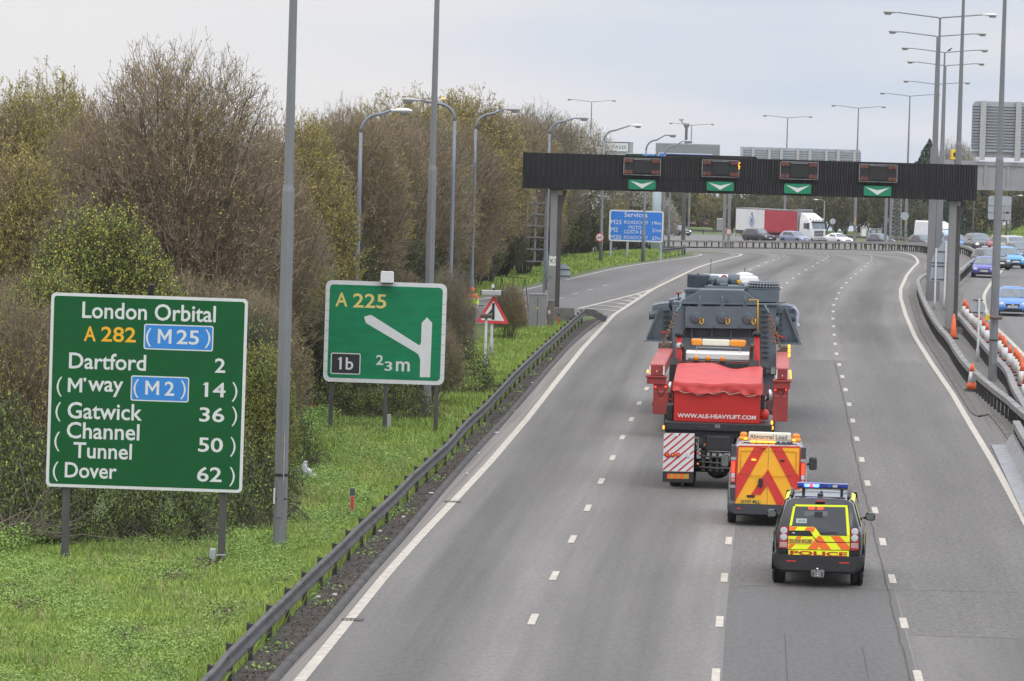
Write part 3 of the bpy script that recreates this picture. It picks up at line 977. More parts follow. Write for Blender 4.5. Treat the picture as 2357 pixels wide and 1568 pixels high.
mb.box(X-cx+.05, X-cx+.26, -.0, .045, .19, .215, lamp_grey)
mb.build('control_box', t)

# --- junction sign
YS2 = 144.9; k = YS2/FPX
cx, cz = plane_xz((750+1028+1022+745)/4, (646+652+886+880)/4, YS2)
W_, H_ = 279*k, 234*k; HW, HH = W_/2, H_/2
t = thing('road_sign', 'green A 225 junction sign with white slip road arrow and 1b box', 'road sign', (cx, YS2, 0), 0)
mb = MB()
mb.rrect(-HW, HW, -HH, HH, .20, -.03, 0, sign_white, 8)
mb.rrect(-HW+.125, HW-.125, -HH+.125, HH-.125, .12, -.034, -.03, sign_green2, 8)
for q in range(1, 10):
    z = -HH + q*H_/10; mb.box(-HW+.02, HW-.02, -.0352, -.0342, z-.004, z+.004, mat('panel_seam_b', (.02,.12,.06), .6, var=0))
panel = mb.build('panel', t, (0, 0, cz)); panel.rotation_euler = (0, R(.3), 0)
def sg2(x, y):  # view px: TL (318,252) TR (1068,268) BL (302,878) BR (1052,893)
    u = (x - (318 + (y-252)*(-16/626)))/750.0
    v = (y - (252 + (x-318)*(16/750)))/626.0
    return -HW + u*W_, HH - v*H_
lm = MB()
def w2(s, x0, y0, x1, y1, m, y=-.0372, bold=.014):
    mx, my = (x0+x1)/2, (y0+y1)/2
    xa, _ = sg2(x0, my); xb, _ = sg2(x1, my); _, zt = sg2(mx, y0); _, zb = sg2(mx, y1)
    lm = MB(); lm.text(s, xa, xb, zb, zt, y, m, bold); lm.build('lettering', panel)
w2('A', 378, 328, 452, 414, sign_yellow2); w2('225', 486, 334, 692, 422, sign_yellow2)
lm = MB()
arrow = [(902,845),(904,735),(893,705),(872,690),(566,514),(554,476),(596,464),(615,474),(880,638),(900,648),(908,632),(912,510),(944,475),(976,508),(966,845)]
lm.plate([sg2(*p) for p in arrow][::-1], -.0372, -.0345, sign_white); lm.build('arrow', panel); lm = MB()
a, b = sg2(350, 765), sg2(534, 765); _, zt = sg2(442, 701); _, zb = sg2(442, 832)
lm.rrect(a[0], b[0], zb, zt, .05, -.0372, -.0345, sign_white)
lm.rrect(a[0]+.03, b[0]-.03, zb+.03, zt-.03, .03, -.0382, -.0372, sign_black); lm.build('junction_number_patch', panel)
w2('1b', 404, 728, 490, 804, sign_white, -.0395)
lm = MB(); lm.plate([sg2(*p) for p in ((392,741),(404,741),(404,729))], -.0395, -.0385, sign_white); lm.build('lettering', panel)
w2('2', 631, 711, 676, 772, sign_white); w2('3', 684, 750, 731, 808, sign_white); w2('m', 754, 748, 840, 810, sign_white)
for px, py in ((760,995),(885,993),(1002,998)):
    X, _ = at_dist(px, py, YS2)
    pm = MB(); pm.box(X-cx-.065, X-cx+.065, .02, .16, -.2, cz+HH-.25, sign_post); pm.build('post', t)
mb = MB(); X, z = at_dist(892, 637, YS2)
mb.plate([(X-cx-.20, z-.17), (X-cx+.20, z-.17), (X-cx+.19, z+.12), (X-cx+.15, z+.16), (X-cx-.18, z+.16), (X-cx-.20, z+.12)], -.35, .05, lamp_white)
mb.box(X-cx-.18, X-cx+.18, -.30, .0, z-.20, z-.17, black_m); mb.box(X-cx-.03, X-cx+.03, .05, .1, z-.5, z, black_m)
mb.build('sign_light', t)
X, _ = at_dist(889, 990, YS2); mb = MB(); mb.bbox(X-cx-.02, X-cx+.12, .16, .30, .05, .55, lamp_grey, .01); mb.build('control_box', t)

# --- merging traffic warning triangle
Xg, Yg = on_ground(1130, 826)
k = Yg/FPX
def tri_xz(px, py):
    x, z = at_dist(px, py, Yg); return x - Xg, z
def zt(x, y): return ((800+x/2.091)*.78567, (700+y/2.091)*.78567)
t = thing('road_sign', 'red and white triangular merging traffic sign with a grey lamp on top', 'road sign', (Xg, Yg, 0), 0)
A3 = [tri_xz(*zt(*p)) for p in ((1241,512),(1447,522),(1352,344))]
def round_poly(P, r, n=4):
    out = []
    for i in range(len(P)):
        a, b, c = Vector(P[i-1]), Vector(P[i]), Vector(P[(i+1) % len(P)])
        p, q = b + (a-b).normalized()*r, b + (c-b).normalized()*r
        for j in range(n+1):
            s = j/n; out.append(tuple((1-s)*(1-s)*p + 2*s*(1-s)*b + s*s*q))
    return out
def shrink(P, d):
    c = Vector((sum(p[0] for p in P)/3, sum(p[1] for p in P)/3)); 
    return [tuple(Vector(p) + (c-Vector(p)).normalized()*d*2) for p in P]
mb = MB(); mb.plate(round_poly(A3, .12), -.10, -.08, sign_red); mb.plate(round_poly(shrink(A3, .115), .03), -.104, -.10, sign_white)
bar = [tri_xz(*zt(*p)) for p in ((1338,495),(1357,496),(1358,394),(1342,393),(1341,428),(1313,462),(1313,480),(1341,452))]
mb.plate(bar, -.107, -.104, sign_black)
mb.build('panel', t)
x, z = tri_xz(*zt(1338, 330))
mb = MB(); mb.bbox(x-.42, x+.42, -.34, -.10, z-.1, z+.11, lamp_grey, .03); mb.box(x-.44, x-.40, -.34, -.1, z-.1, z+.1, black_m); mb.box(x+.40, x+.44, -.34, -.1, z-.1, z+.1, black_m)
mb.bbox(x+.02, x+.14, -.2, -.1, z+.1, z+.2, black_m, .02)
mb.build('sign_light', t)
mb = MB(); mb.lathe([(.09,-.2),(.09,.75),(.055,.82),(.055,3.0)], lamp_grey, n=10); mb.build('post', t)
# --- low post lamp in front of it
Xg, Yg = on_ground(1116, 852)
t = thing('post_lamp', 'short grey post with a brown floodlight head in front of the triangle sign', 'post lamp', (Xg, Yg, 0), 0)
mb = MB(); mb.lathe([(.10,-.2),(.10,.35),(.05,.5),(.05,2.05)], lamp_grey, n=10); mb.build('post', t)
mb = MB(); mb.bbox(-.22,.22,-.12,.12,2.0,2.17, mat('brown_lamp_head', (.10,.075,.06), .6, var=.2), .04); mb.build('lamp_head', t)

# --- marker posts with red reflectors
for px, py, lab in ((810,1188,'low verge marker post with red reflector in the near grass'), (1285,754,'small marker post with red reflector by the gantry leg')):
    X, Y = on_ground(px, py)
    t = thing('marker_post', lab, 'marker post', (X, Y, 0), 0)
    mb = MB(); mb.bbox(-.055,.055,-.03,.03,-.1,.50, mat('marker_stone', (.28,.24,.20), .8, var=.2), .01); mb.bbox(-.058,.058,-.033,.033,.50,.68, mat('marker_cap', (.06,.075,.07), .6), .01); mb.build('post', t)
    mb = MB(); mb.box(-.032,.032,-.036,-.03,.14,.47, red_refl); mb.build('reflector', t)

# --- blue services sign
YV = 332.0; k = YV/FPX
def z5(x, y): return ((1500+x/2.946)*.78567, (400+y/2.946)*.78567)
P = [z5(843,632), z5(1310,645), z5(1303,915), z5(833,903)]
cx, cz = plane_xz(sum(p[0] for p in P)/4, sum(p[1] for p in P)/4, YV)
W_, H_ = 468/2.946*.78567*k, 270/2.946*.78567*k; HW, HH = W_/2, H_/2
z0 = gz(cx, YV)
t = thing('road_sign', 'blue services sign with white lettering before the bend', 'road sign', (cx, YV, z0), 0)
mb = MB(); mb.rrect(-HW, HW, -HH, HH, .18, -.03, 0, sign_white); mb.rrect(-HW+.1, HW-.1, -HH+.1, HH-.1, .1, -.034, -.03, sign_blue)
panel = mb.build('panel', t, (0,0,cz-z0)); panel.rotation_euler = (0, R(.2), 0)
def sg3(x, y):
    u = (x - (843 + (y-632)*(-9/270)))/468.0; v = (y - (632 + (x-843)*(13/467)))/270.0
    return -HW + u*W_, HH - v*H_
lm = MB()
for s, x0, y0, x1, y1 in (('Services',970,655,1170,697),('M25',852,720,945,757),('ROADCHEF',970,728,1176,756),('19m',1210,733,1286,763),('MOTO',1007,770,1116,800),
        ('M2',852,785,915,822),('COSTA EX',967,808,1150,838),('21m',1210,795,1286,826),('M20',848,850,942,888),('ROADCHEF',966,858,1172,886),('27m',1207,863,1281,893)):
    mx, my = (x0+x1)/2, (y0+y1)/2
    xa, _ = sg3(x0, my); xb, _ = sg3(x1, my); _, zt_ = sg3(mx, y0); _, zb = sg3(mx, y1)
    lm = MB(); lm.text(s, xa, xb, zb, zt_, -.038, sign_white, .006 if s[0] not in 'RM' else .0); lm.build('lettering', panel)
for px in (850, 993, 1283):
    X, _ = at_dist(z5(px, 1000)[0], 600, YV); pm = MB(); pm.box(X-cx-.08, X-cx+.08, .02, .18, -.2, cz-z0+HH-.3, alu_back); pm.build('post', t)

# --- sixty limit discs
def disc_sign(label, px, py, Y, dia, text, post_to=None):
    X, z = at_dist(px, py, Y); z0 = gz(X, Y)
    t = thing('speed_limit_sign', label, 'road sign', (X, Y, z0), 0, 'sixty limit discs'); r = dia/2
    mb = MB()
    c = lambda rad: [(rad*math.cos(2*PI*q/24), z-z0+rad*math.sin(2*PI*q/24)) for q in range(24)]
    mb.plate(c(r), -.16, -.14, sign_red); mb.plate(c(r*.78), -.164, -.16, sign_white)
    mb.build('disc', t)
    lm = MB(); lm.text(text, -r*.52, r*.52, z-z0-r*.36, z-z0+r*.36, -.167, sign_black, .01); lm.build('lettering', t)
    mb = MB(); mb.box(-.04, .04, -.14, -.10, z-z0-.3, z-z0+.3, galv); mb.build('bracket', t)
disc_sign('round 60 limit sign fixed to the slip road lamp left of the services sign', 1380.5, 546.5, 321.5, .58, '60')
disc_sign('smaller round 60 limit sign fixed to the far gantry leg left of the lorry', 1677.5, 533.5, 499, .56, '60')

# ================================================================ NEAR GANTRY WITH LANE SIGNALS
gantry_black = mat('gantry_cladding', (.019, .018, .020), .75, var=.25, scale=1.0)
gantry_black2 = mat('gantry_cladding_rib', (.028, .027, .029), .75, var=.25, scale=1.0)
arrow_green = mat('arrow_green', (.008, .22, .105), .4, var=.08)
YG = 225.0
xl, zl = at_dist(1206, 398, YG); xr, zr = at_dist(2249, 420, YG)
zb, ztp = 6.38, 8.08
t = thing('gantry', 'black clad gantry carrying four lane signals across the carriageway', 'gantry', (xl, YG, 0), 0)
Wg = xr-xl
mb = MB()
mb.box(.05, Wg-.08, .12, 1.2, zb+.1, ztp-.02, gantry_black)
nr = 170
rng = random.Random(3)
for q in range(nr):
    xa = q*Wg/nr
    mb.box(xa, xa+Wg/nr*.62, .0, .10, zb+.62, ztp, gantry_black2 if q % 2 else gantry_black)
    mb.box(xa-.05, xa-.05+Wg/nr*.62, -.03, .10, zb, zb+.60, gantry_black if q % 3 else gantry_black2)
mb.box(-.06, Wg+.02, .105, .16, zb, ztp, gantry_black)
xa = at_dist(z5(1330,170)[0], 360, YG)[0]-xl; xb = at_dist(z5(2120,170)[0], 360, YG)[0]-xl
mb.plate([(xa, ztp), (xb, ztp), (xb, ztp+.05), (xb-.1, ztp+.10), (xa+.1, ztp+.10), (xa, ztp+.05)], .25, .9, gantry_black)
mb.build('boom', t)
lamp_red = mat('signal_lens', (.13, .045, .035), .35, var=.2)
frame_l = mat('signal_frame', (.30, .30, .295), .5, .2, var=.25, scale=5)
def z6(x, y): return ((2100+x/3.367)*.78567, (400+y/3.367)*.78567)
sigs = [(z5(963,188), z5(1283,336)), (z5(1638,203), z5(1960,352)), (z6(622,250), z6(1000,425)), (z6(1402,275), z6(1780,452))]
plates = [(z5(1006,372), z5(1240,460)), (z5(1680,388), z5(1915,472)), (z6(664,465), z6(932,567)), (z6(1450,487), z6(1722,590))]
names = ['leftmost', 'second from the left', 'third from the left', 'rightmost']
matrix_m = mat('matrix_screen', (.022, .022, .024), .5, var=.2, scale=30)
for i, (a, b) in enumerate(sigs):
    x0, z1 = at_dist(a[0], (a[1]+b[1])/2 - 1, YG); x1, _ = at_dist(b[0], 390, YG)
    _, zc = at_dist((a[0]+b[0])/2, (a[1]+b[1])/2, YG)
    hw = (x1-x0)/2; xc = (x0+x1)/2-xl; hh = (b[1]-a[1])/2*YG/FPX
    mb = MB()
    mb.bbox(xc-hw, xc+hw, -.14, -.02, zc-hh, zc+hh, black_m, .01)
    w = .026
    for q in ((xc-hw, xc+hw, zc+hh-w, zc+hh), (xc-hw, xc+hw, zc-hh, zc-hh+w), (xc-hw, xc-hw+w, zc-hh, zc+hh), (xc+hw-w, xc+hw, zc-hh, zc+hh)):
        mb.box(q[0]-.002, q[1]+.002, -.165, -.141, q[2], q[3], frame_l)
    mb.box(xc-hw*.42, xc+hw*.42, -.20, -.141, zc-hh*.72, zc+hh*.78, matrix_m)
    for gx in range(11): mb.box(xc-hw*.40+gx*hw*.08, xc-hw*.40+gx*hw*.08+.008, -.204, -.201, zc-hh*.70, zc+hh*.76, gantry_black2)
    for gz_ in range(9): mb.box(xc-hw*.41, xc+hw*.41, -.204, -.201, zc-hh*.66+gz_*hh*.17, zc-hh*.66+gz_*hh*.17+.008, gantry_black2)
    mb.box(xc-.05, xc+.05, -.22, -.141, zc-hh*.92, zc-hh*.78, black_m); mb.box(xc-hw*.45, xc+hw*.45, -.24, -.141, zc+hh*.80, zc+hh*.86, frame_l)
    s = mb.build('lane_signal', t)
    for sx in (-1, 1):
        for dx in (.62, .84):
            for sz in (-1, 1):
                lm = MB(); lm.lathe([(.09,-.175),(.11,-.20),(.09,-.205),(.01,-.19)], lamp_red, (xc+sx*hw*dx, 0, zc+sz*hh*.66), 'y', 12); lm.build('lens', s)
    if i == 1:
        em = mat('amber_matrix', (.9,.3,.02), .4, var=0, emit=(1,.33,.02), es=3.0)
        lm = MB()
        for q in range(9):
            a_ = R(60+q*30)
            lm.ell((xc+hw-.0+.05*math.cos(a_)*.9, -.17, zc+hh*.50+.10*math.sin(a_*1.0)), (.02,.02,.02), em, 8, 5)
        lm.ell((xc+hw-.01, -.17, zc+hh*.08), (.025,.02,.04), em, 8, 5)
        lm.build('lit_numeral', s)
    a, b = plates[i]
    x0, _ = at_dist(a[0], 420, YG); x1, _ = at_dist(b[0], 420, YG); _, zc = at_dist((a[0]+b[0])/2, (a[1]+b[1])/2, YG)
    xc = (x0+x1)/2-xl; hw = (x1-x0)/2; hh = (b[1]-a[1])/2*YG/FPX*.94
    mb = MB(); mb.rrect(xc-hw, xc+hw, zc-hh, zc+hh, .07, -.09, -.04, arrow_green)
    mb.plate([(xc-hw*.86, zc+hh*.72), (xc, zc-hh*.80), (xc+hw*.86, zc+hh*.72), (xc, zc+hh*.15)], -.094, -.091, sign_white)
    mb.build('arrow_plate', t)
# legs
for px, py0, lab in ((1277,752,'l'),(2197,765,'r')):
    X, _ = at_dist(px, 600, YG); X -= xl
    mb = MB()
    mb.box(X-.26, X+.06, .35, .85, -.3, zb-.06, mat('leg_light', (.24,.235,.23), .6, .15, var=.12, scale=1.5, stretch=(1,1,.2))); mb.box(X+.062, X+.28, .5, 1.1, -.3, zb-.3, sign_post)
    mb.box(X-.34, X+.34, .3, 1.1, zb-.06, zb-.003, galv); mb.plate([(X+.281, zb-.9), (X+.5, zb-.07), (X+.281, zb-.07)], .5, .9, sign_post)
    mb.build('leg', t)
    fb = MB(); fb.bbox(X-.34, X+1.0, -.1, 1.5, -.2, .75 if lab == 'l' else .3, conc, .03); fb.build('footing', t)
    if lab == 'l':
        pm = MB(); pm.plate([(X-.26, 2.72), (X+.06, 2.72), (X+.06, 3.2), (X-.05, 3.15), (X-.15, 3.17), (X-.26, 3.2)][::1], .335, .348, white_plate)
        o = pm.build('location_plate', t)
        lm = MB(); lm.text('K1', X-.2, X+.03, 2.84, 3.06, .331, sign_black, .008); lm.build('lettering', o)
# access ladder left of the leg
mb = MB()
xa = at_dist(z5(200,700)[0], 560, YG)[0]-xl; xb = at_dist(z5(287,700)[0], 560, YG)[0]-xl; xc = at_dist(z5(124,700)[0], 560, YG)[0]-xl
zlow = at_dist(1240, z5(0,1080)[1], YG)[1]; zlow2 = at_dist(1240, z5(0,1390)[1], YG)[1]
ls_ = mat('ladder_steel', (.17,.172,.18), .6, .2, var=.15)
mb.box(xa-.05, xa+.05, .3, .42, zlow, zb-.05, ls_); mb.box(xb-.06, xb+.06, .3, .44, zlow2-.2, zb-.05, ls_)
for yy in (572,672,772,872,975,1080):
    z = at_dist(1230, z5(0,yy)[1], YG)[1]; mb.box(xc, xb, .24, .30, z-.03, z+.03, mat('ladder_steel', (.17,.172,.18), .6, .2, var=.15))
mb.box(xb, xb+.35, .3, .36, 2.2, 2.28, steel_grey)
mb.tube([(xc+.02, .2, zlow), (xc+.02, .2, zb-.5)], .012, steel_grey, 5)
mb.build('ladder', t)
# disc back and amber lamp on the left leg
X = at_dist(1294, 630, YG)[0]-xl; z = at_dist(1294, 629, YG)[1]
mb = MB(); mb.plate([(X+.42*math.cos(2*PI*q/20), z+.42*math.sin(2*PI*q/20)) for q in range(20)], 1.15, 1.18, alu_back); mb.box(X-.4, X+.4, 1.12, 1.15, z+.12, z+.17, galv); mb.box(X-.4, X+.4, 1.12, 1.15, z-.2, z-.15, galv); mb.build('sign_back', t)

# cabinets and ladder frame by the gantry
cab_g = mat('cabinet_paint', (.25, .25, .255), .55, .1, var=.1, scale=2)
X, Y = on_ground(1236, 757)
t = thing('roadside_cabinet', 'tall grey roadside cabinet with a yellow warning label', 'cabinet', (X, Y-.3, 0), 0)
mb = MB(); mb.bbox(-.42,.42,-.3,.3,0,1.58,cab_g,.015); mb.bbox(-.44,.44,-.32,.32,1.58,1.64,cab_g,.015); mb.box(-.012,.012,-.303,-.30,.1,1.5,black_m)
b_ = mb.build('body', t); lm = MB(); lm.plate([(-.07,.93),(.07,.93),(0,1.06)], -.308, -.301, yellow_m); lm.box(-.008,.008,-.311,-.309,.955,1.02,black_m); lm.build('warning_label', t)
X, Y = on_ground(1269.5, 757)
t = thing('roadside_cabinet', 'small brown cabinet between the grey cabinet and the gantry leg', 'cabinet', (X-.05, Y+.1, 0), 0)
mb = MB(); mb.bbox(-.16,.16,-.2,.2,0,1.28,mat('cabinet_brown', (.16,.14,.12), .7, var=.2),.015); mb.box(-.17,.17,-.22,.22,1.28,1.33,cab_g); mb.build('body', t)
lm = MB(); lm.box(-.14,-.03,-.206,-.201,.7,.85,white_plate); lm.box(-.13,-.06,-.21,-.207,.73,.8,yellow_m); lm.build('label', t)
X, Y = on_ground(1185, 730)
t = thing('metal_frame', 'open dark metal frame standing behind the bush near the slip road', 'frame', (X, Y, 0), 0)
def zp(x, y):
    p = ((1300+x/4.48)*.78567, (750+y/4.48)*.78567); a, b = at_dist(p[0], p[1], Y); return a-X, b
fr = mat('frame_dark', (.06,.058,.058), .7, .3, var=.2)
for n_, P in (('upright', [((765,270),(690,560))]), ('upright', [((765,270),(815,560))]), ('upright', [((915,290),(850,580))]), ('upright', [((1070,295),(965,720))]), ('upright', [((1070,295),(1122,690))]),
              ('crossbar', [((765,270),(1072,298))]), ('crossbar', [((740,475),(1020,498))]), ('crossbar', [((385,650),(530,655))]), ('crossbar', [((880,610),(1110,640))])):
    mb = MB()
    for a, b in P:
        p, q = zp(*a), zp(*b); mb.bar((p[0], 0, p[1]), (q[0], .5 if n_ == 'upright' else .2, max(0, q[1]-(.9 if n_ == 'upright' else 0))), .035, .035, fr)
    mb.build(n_, t)

# ================================================================ CENTRAL RESERVE SIGNS AND CONES
def z4(x, y): return ((2600+x/2.85)*.78567, (450+y/2.85)*.78567)
# sign back with chamfered corner
Xp, Yp = on_ground(*z4(395, 1310))
t = thing('road_sign', 'grey back of a cut cornered sign facing the oncoming traffic in the reserve', 'road sign', (Xp, Yp, 0), 0)
def lz(x, y):
    a, b = at_dist(*z4(x, y), Yp); return a-Xp, b
poly = [lz(*p) for p in ((356,1062),(500,1075),(506,730),(460,742),(372,880))]
mb = MB(); mb.plate(poly, .06, .09, alu_back)
for yy in (820, 912, 940, 1050):
    a, b = lz(365 if yy > 860 else 420, yy), lz(500, yy); mb.box(a[0], b[0], .03, .06, a[1]-.03, a[1]+.03, galv)
mb.build('panel', t)
for x in (405, 485):
    a = lz(x, 900); pm = MB(); pm.lathe([(.09,-.2),(.09,.5),(.055,.55),(.055,lz(405,790 if x == 405 else 730)[1])], lamp_grey, (a[0], 0, 0), n=10); pm.build('post', t)
# round sign back on its own post
Xp, Yp = on_ground(*z7(590, 590))
t = thing('road_sign', 'round grey sign back on a slim post between the two reserve barriers', 'road sign', (Xp, Yp, 0), 0)
a, zc = at_dist(*z7(593, 230), Yp); r = 51/2.24*.78567*Yp/FPX
mb = MB(); mb.plate([(a-Xp+r*math.cos(2*PI*q/28), zc+r*math.sin(2*PI*q/28)) for q in range(28)], .05, .08, alu_back)
for dz in (-.22, .3): mb.box(a-Xp-r*.7, a-Xp+r*.7, .03, .05, zc+dz, zc+dz+.05, galv)
mb.build('disc', t)
pm = MB(); pm.lathe([(.085,-.2),(.085,.55),(.05,.62),(.045,zc+.4)], lamp_grey, n=10); pm.build('post', t)
# bracket light on the near column (brown cylinder)
Xp, Yp = on_ground(2284, 881)
a, zc = at_dist(*z7(705, 293), Yp-.3)
t = thing('camera_unit', 'brown cylindrical detector strapped to the near right lamp column', 'detector', (a, Yp-.3, zc), 0)
mb = MB(); mb.lathe([(.07,-.2),(.075,-.18),(.075,.25),(.06,.28)], mat('brown_housing', (.12,.085,.07), .6, var=.2), (0,0,0), 'x', 12); mb.build('housing', t)
mb = MB(); mb.box(-.36,-.2,-.02,.05,-.1,.1,yellow_m); mb.build('strap', t)
# small post right of that column
Xp, Yp = on_ground(*z7(695, 700))
mb = MB(); mb.lathe([(.09,-.2),(.09,.5),(.05,.56),(.045,2.6)], lamp_grey, n=10); o = mb.build('sign_post'); o.location = (Xp, Yp, 0)
tag(o, 'slim grey post just right of the near right lamp column', 'post')

def make_cone(name, label, group, h=.75, two=False):
    t = thing(name, label, 'traffic cone', (0,0,0), 0, group)
    mb = MB(); mb.bbox(-.21*h/.75,.21*h/.75,-.21*h/.75,.21*h/.75,0,.035,cone_base,.03); mb.build('base', t)
    b = MB(); r = lambda z: (.155-.118*z/.75)*h/.75
    def band(z0, z1, m): b.lathe([(r(z0), z0*h/.75),(r(z1), z1*h/.75)], m, n=14)
    if two: band(.035,.22,orange_cone); band(.22,.52,white_cone); band(.52,.75,orange_cone)
    else: band(.035,.06,orange_cone); band(.06,.46,white_cone); band(.46,.75,orange_cone)
    b.build('cone', t)
    return t
c0 = make_cone('traffic_cone', 'orange cone with one white band standing alone in front of the reserve barrier', None, 1.0, True)
X, Y = on_ground(*z7(552, 778)); c0.location = (X, Y, .05)
cw = make_cone('traffic_cone', 'white cone with orange top in the row along the right hand reserve barrier', 'row of cones on the right', .9)
spots = [(483,272),(499,292),(523,312),(524,322),(553,340),(564,352),(579,370),(605,410),(628,440),(711,512),(735,535),(745,560),(776,600),(811,622),(822,640),(840,660),(848,690),(852,725),(874,775),(868,815),(892,800),(890,850)]
for i, q in enumerate(spots):
    X, Y = on_ground(*z7(q[0]+2, q[1]+18)); X += .15
    if i == 0: cw.location = (X, Y, .03)
    else: copy_thing(cw, (X, Y, .03), i*.7, 'white cone with orange top in the row along the right hand reserve barrier', 'row of cones on the right')
# two orange cones by the gantry leg
def plain_cone(label, px, py, h, lean):
    X, Y = on_ground(px, py)
    t = thing('traffic_cone', label, 'traffic cone', (X, Y, .06), 0)
    mb = MB(); mb.bbox(-.25,.25,-.25,.25,0,.05,cone_base,.03); mb.build('base', t)
    b = MB(); b.lathe([(.17,.05),(.16,.15),(.045,h)], orange_cone, n=14); o = b.build('cone', t); o.rotation_euler = (0, lean, 0)
    return t
plain_cone('plain orange cone standing in front of the right gantry leg', *z7(432, 440), 1.15, 0)
plain_cone('slim plain orange cone leaning against the gantry leg from the left', *z7(397, 385), 1.05, R(6))
c1 = copy_thing(c0, (0,0,0), .3, 'dirty red and white cone half hidden under the bushes behind the junction sign')
X, Y = on_ground(727, 950); c1.location = (X, Y, 0)
# yellow camera box on the column
X, z = at_dist(*z4(567, 10), 262)
t = thing('traffic_camera', 'bright yellow enforcement camera box high above the right end of the gantry', 'camera', (X, 262, 0), 0)
mb = MB(); mb.bbox(-.24,.24,-.3,.3,z-.28,z+.28, mat('camera_yellow', (.85,.55,.02), .45, var=.05), .03); mb.box(-.13,.13,-.306,-.30,z-.12,z+.12,black_m); mb.build('housing', t)
mb = MB(); mb.lathe([(.07,-.2),(.06,z-.27)], steel_grey, n=8); mb.build('pole', t)
# litter
bag_m = mat('litter_plastic', (.55,.57,.60), .4, var=.2, scale=9, bump=.8, bscale=14)
def litter(label, px, py, pts, name='litter_bag', cat='litter'):
    X, Y = on_ground(px, py); mb = MB(); rl = random.Random(px)
    for (x, z, rx, rz_) in pts:
        rings = []
        for i in range(7):
            a = PI*i/6
            rings.append([(x+rx*max(.05,math.sin(a))*math.cos(2*PI*k/9)*rl.uniform(.6,1.15), .5*rx*max(.05,math.sin(a))*math.sin(2*PI*k/9), z-rz_*math.cos(a)*rl.uniform(.8,1.1)) for k in range(9)])
        mb.loft(rings, bag_m, smooth=False)
    o = mb.build(name); o.location = (X, Y, 0); tag(o, label, cat)
litter('crumpled grey plastic sheeting caught at the foot of the bramble', 710, 1104, [(-.12,.30,.09,.16),(-.02,.20,.14,.12),(.10,.10,.16,.08),(-.10,.10,.10,.10),(-.09,.45,.06,.05)])
litter('pale plastic bottle lodged in the bramble below the big sign', 358, 1216, [(0,.12,.11,.08)], 'litter_bottle')
lit_m = mat('litter_scrap', (.5,.5,.48), .6, var=.3, scale=20)
rl = random.Random(8)
for i, (px, py) in enumerate(((637,1435),(720,1380),(757,1375),(862,1228),(915,1195),(980,1140),(1062,1095),(1090,1048),(1130,1000),(1170,950),(1215,885))):
    X, Y = on_ground(px+12, py); mb = MB(); w = rl.uniform(.04,.09)
    rings = [[(w*math.cos(2*PI*k/7)*s_*rl.uniform(.6,1.3), w*.7*math.sin(2*PI*k/7)*s_, h_) for k in range(7)] for s_, h_ in ((.8,0),(1,.02),(.5,.045))]
    mb.loft(rings, lit_m, smooth=False); o = mb.build('litter_scrap'); o.location = (X, Y, .035); tag(o, 'small pale scrap of litter on the soil behind the kerb', 'litter', 'scraps of litter behind the kerb')
for px, py, lab in ((812,1429,'iron drain grating set in the gutter by the near left edge line'),(1042,1157,'drain grating in the gutter further along the left edge line')):
    X, Y = on_ground(px, py); mb = MB(); gm_ = mat('grating_iron', (.10,.09,.085), .7, .3, var=.3)
    for q in range(6): mb.box(-.20+q*.07,-.165+q*.07,-.15,.15,.012,.022,gm_)
    mb.box(-.22,.22,-.17,-.15,.012,.024,gm_); mb.box(-.22,.22,.15,.17,.012,.024,gm_)
    o = mb.build('drain_grating'); o.location = (X, Y, .008); tag(o, lab, 'drain')
# ================================================================ FAR GANTRIES, SIGNS, CABINETS, HOUSES
gant_grey = mat('gantry_grey', (.31, .315, .32), .55, .15, var=.1, scale=.7)
def back_panel(mb, x0, x1, z0, z1, y, ribs, step=.17, m=None):
    m = m or alu_back
    mb.rrect(x0, x1, z0, z1, min(.3, (z1-z0)*.1), y, y+.06, m)
    n = int((z1-z0)/step)
    for q in range(1, n): mb.box(x0+.03, x1-.03, y-.05, y-.002, z0+q*step, z0+q*step+.035, galv)
    for r_ in ribs: mb.box(r_-.16, r_+.16, y-.16, y-.052, z0-.5, z1+.03, lamp_grey)
# --- second gantry over the oncoming carriageway, its big sign seen from behind
YB = 266.0
def zz3(x, y): return ((2500+x/3.136)*.78567, y/3.136*.78567)
def b3(x, y): return at_dist(*zz3(x, y), YB)
xL, _ = at_dist(2160, 500, YB)
t = thing('gantry', 'pale grey gantry with a very large sign back at the right edge', 'gantry', (xL, YB, 0), 0)
_, zt1 = b3(1000, 1480); zb1 = at_dist(2320, 439, YB)[1]
mb = MB(); mb.box(.1, 17, 0, 1.0, zb1, zt1, gant_grey)
mb.box(.08, 17, -.08, -.002, zt1-.22, zt1, gant_grey); mb.box(.08, 17, -.08, -.002, zb1, zb1+.2, gant_grey)
for q in range(12):
    mb.box(1.2+q*1.28, 1.36+q*1.28, -.06, -.003, zb1+.203, zt1-.223, gant_grey)
mb.build('boom', t)
x0 = b3(1085, 1100)[0]-xL; ztp_ = b3(1300, 935)[1]; zb_ = b3(1300, 1395)[1]
mb = MB()
back_panel(mb, x0, x0+11.5, zb_, ztp_, -.3, [b3(1222,1)[0]-xL, b3(1547,1)[0]-xL, b3(1547,1)[0]-xL+2.6, b3(1547,1)[0]-xL+5.2], .166)
mb.box(x0, x0+11.5, -.14, .3, zb_-.32, zb_, gant_grey)
mb.build('sign_panel', t)
for dx, w in ((-.28,.24),(.08,.2)):
    lm = MB(); lm.box(dx-w, dx+w*.6, -.1, .5, -.3, zt1+.2+(.5 if dx < 0 else 0), steel_grey); lm.build('leg', t)
mb = MB(); mb.box(16.5, 17, 0, .9, -.3, zb1, steel_grey); mb.build('leg', t)

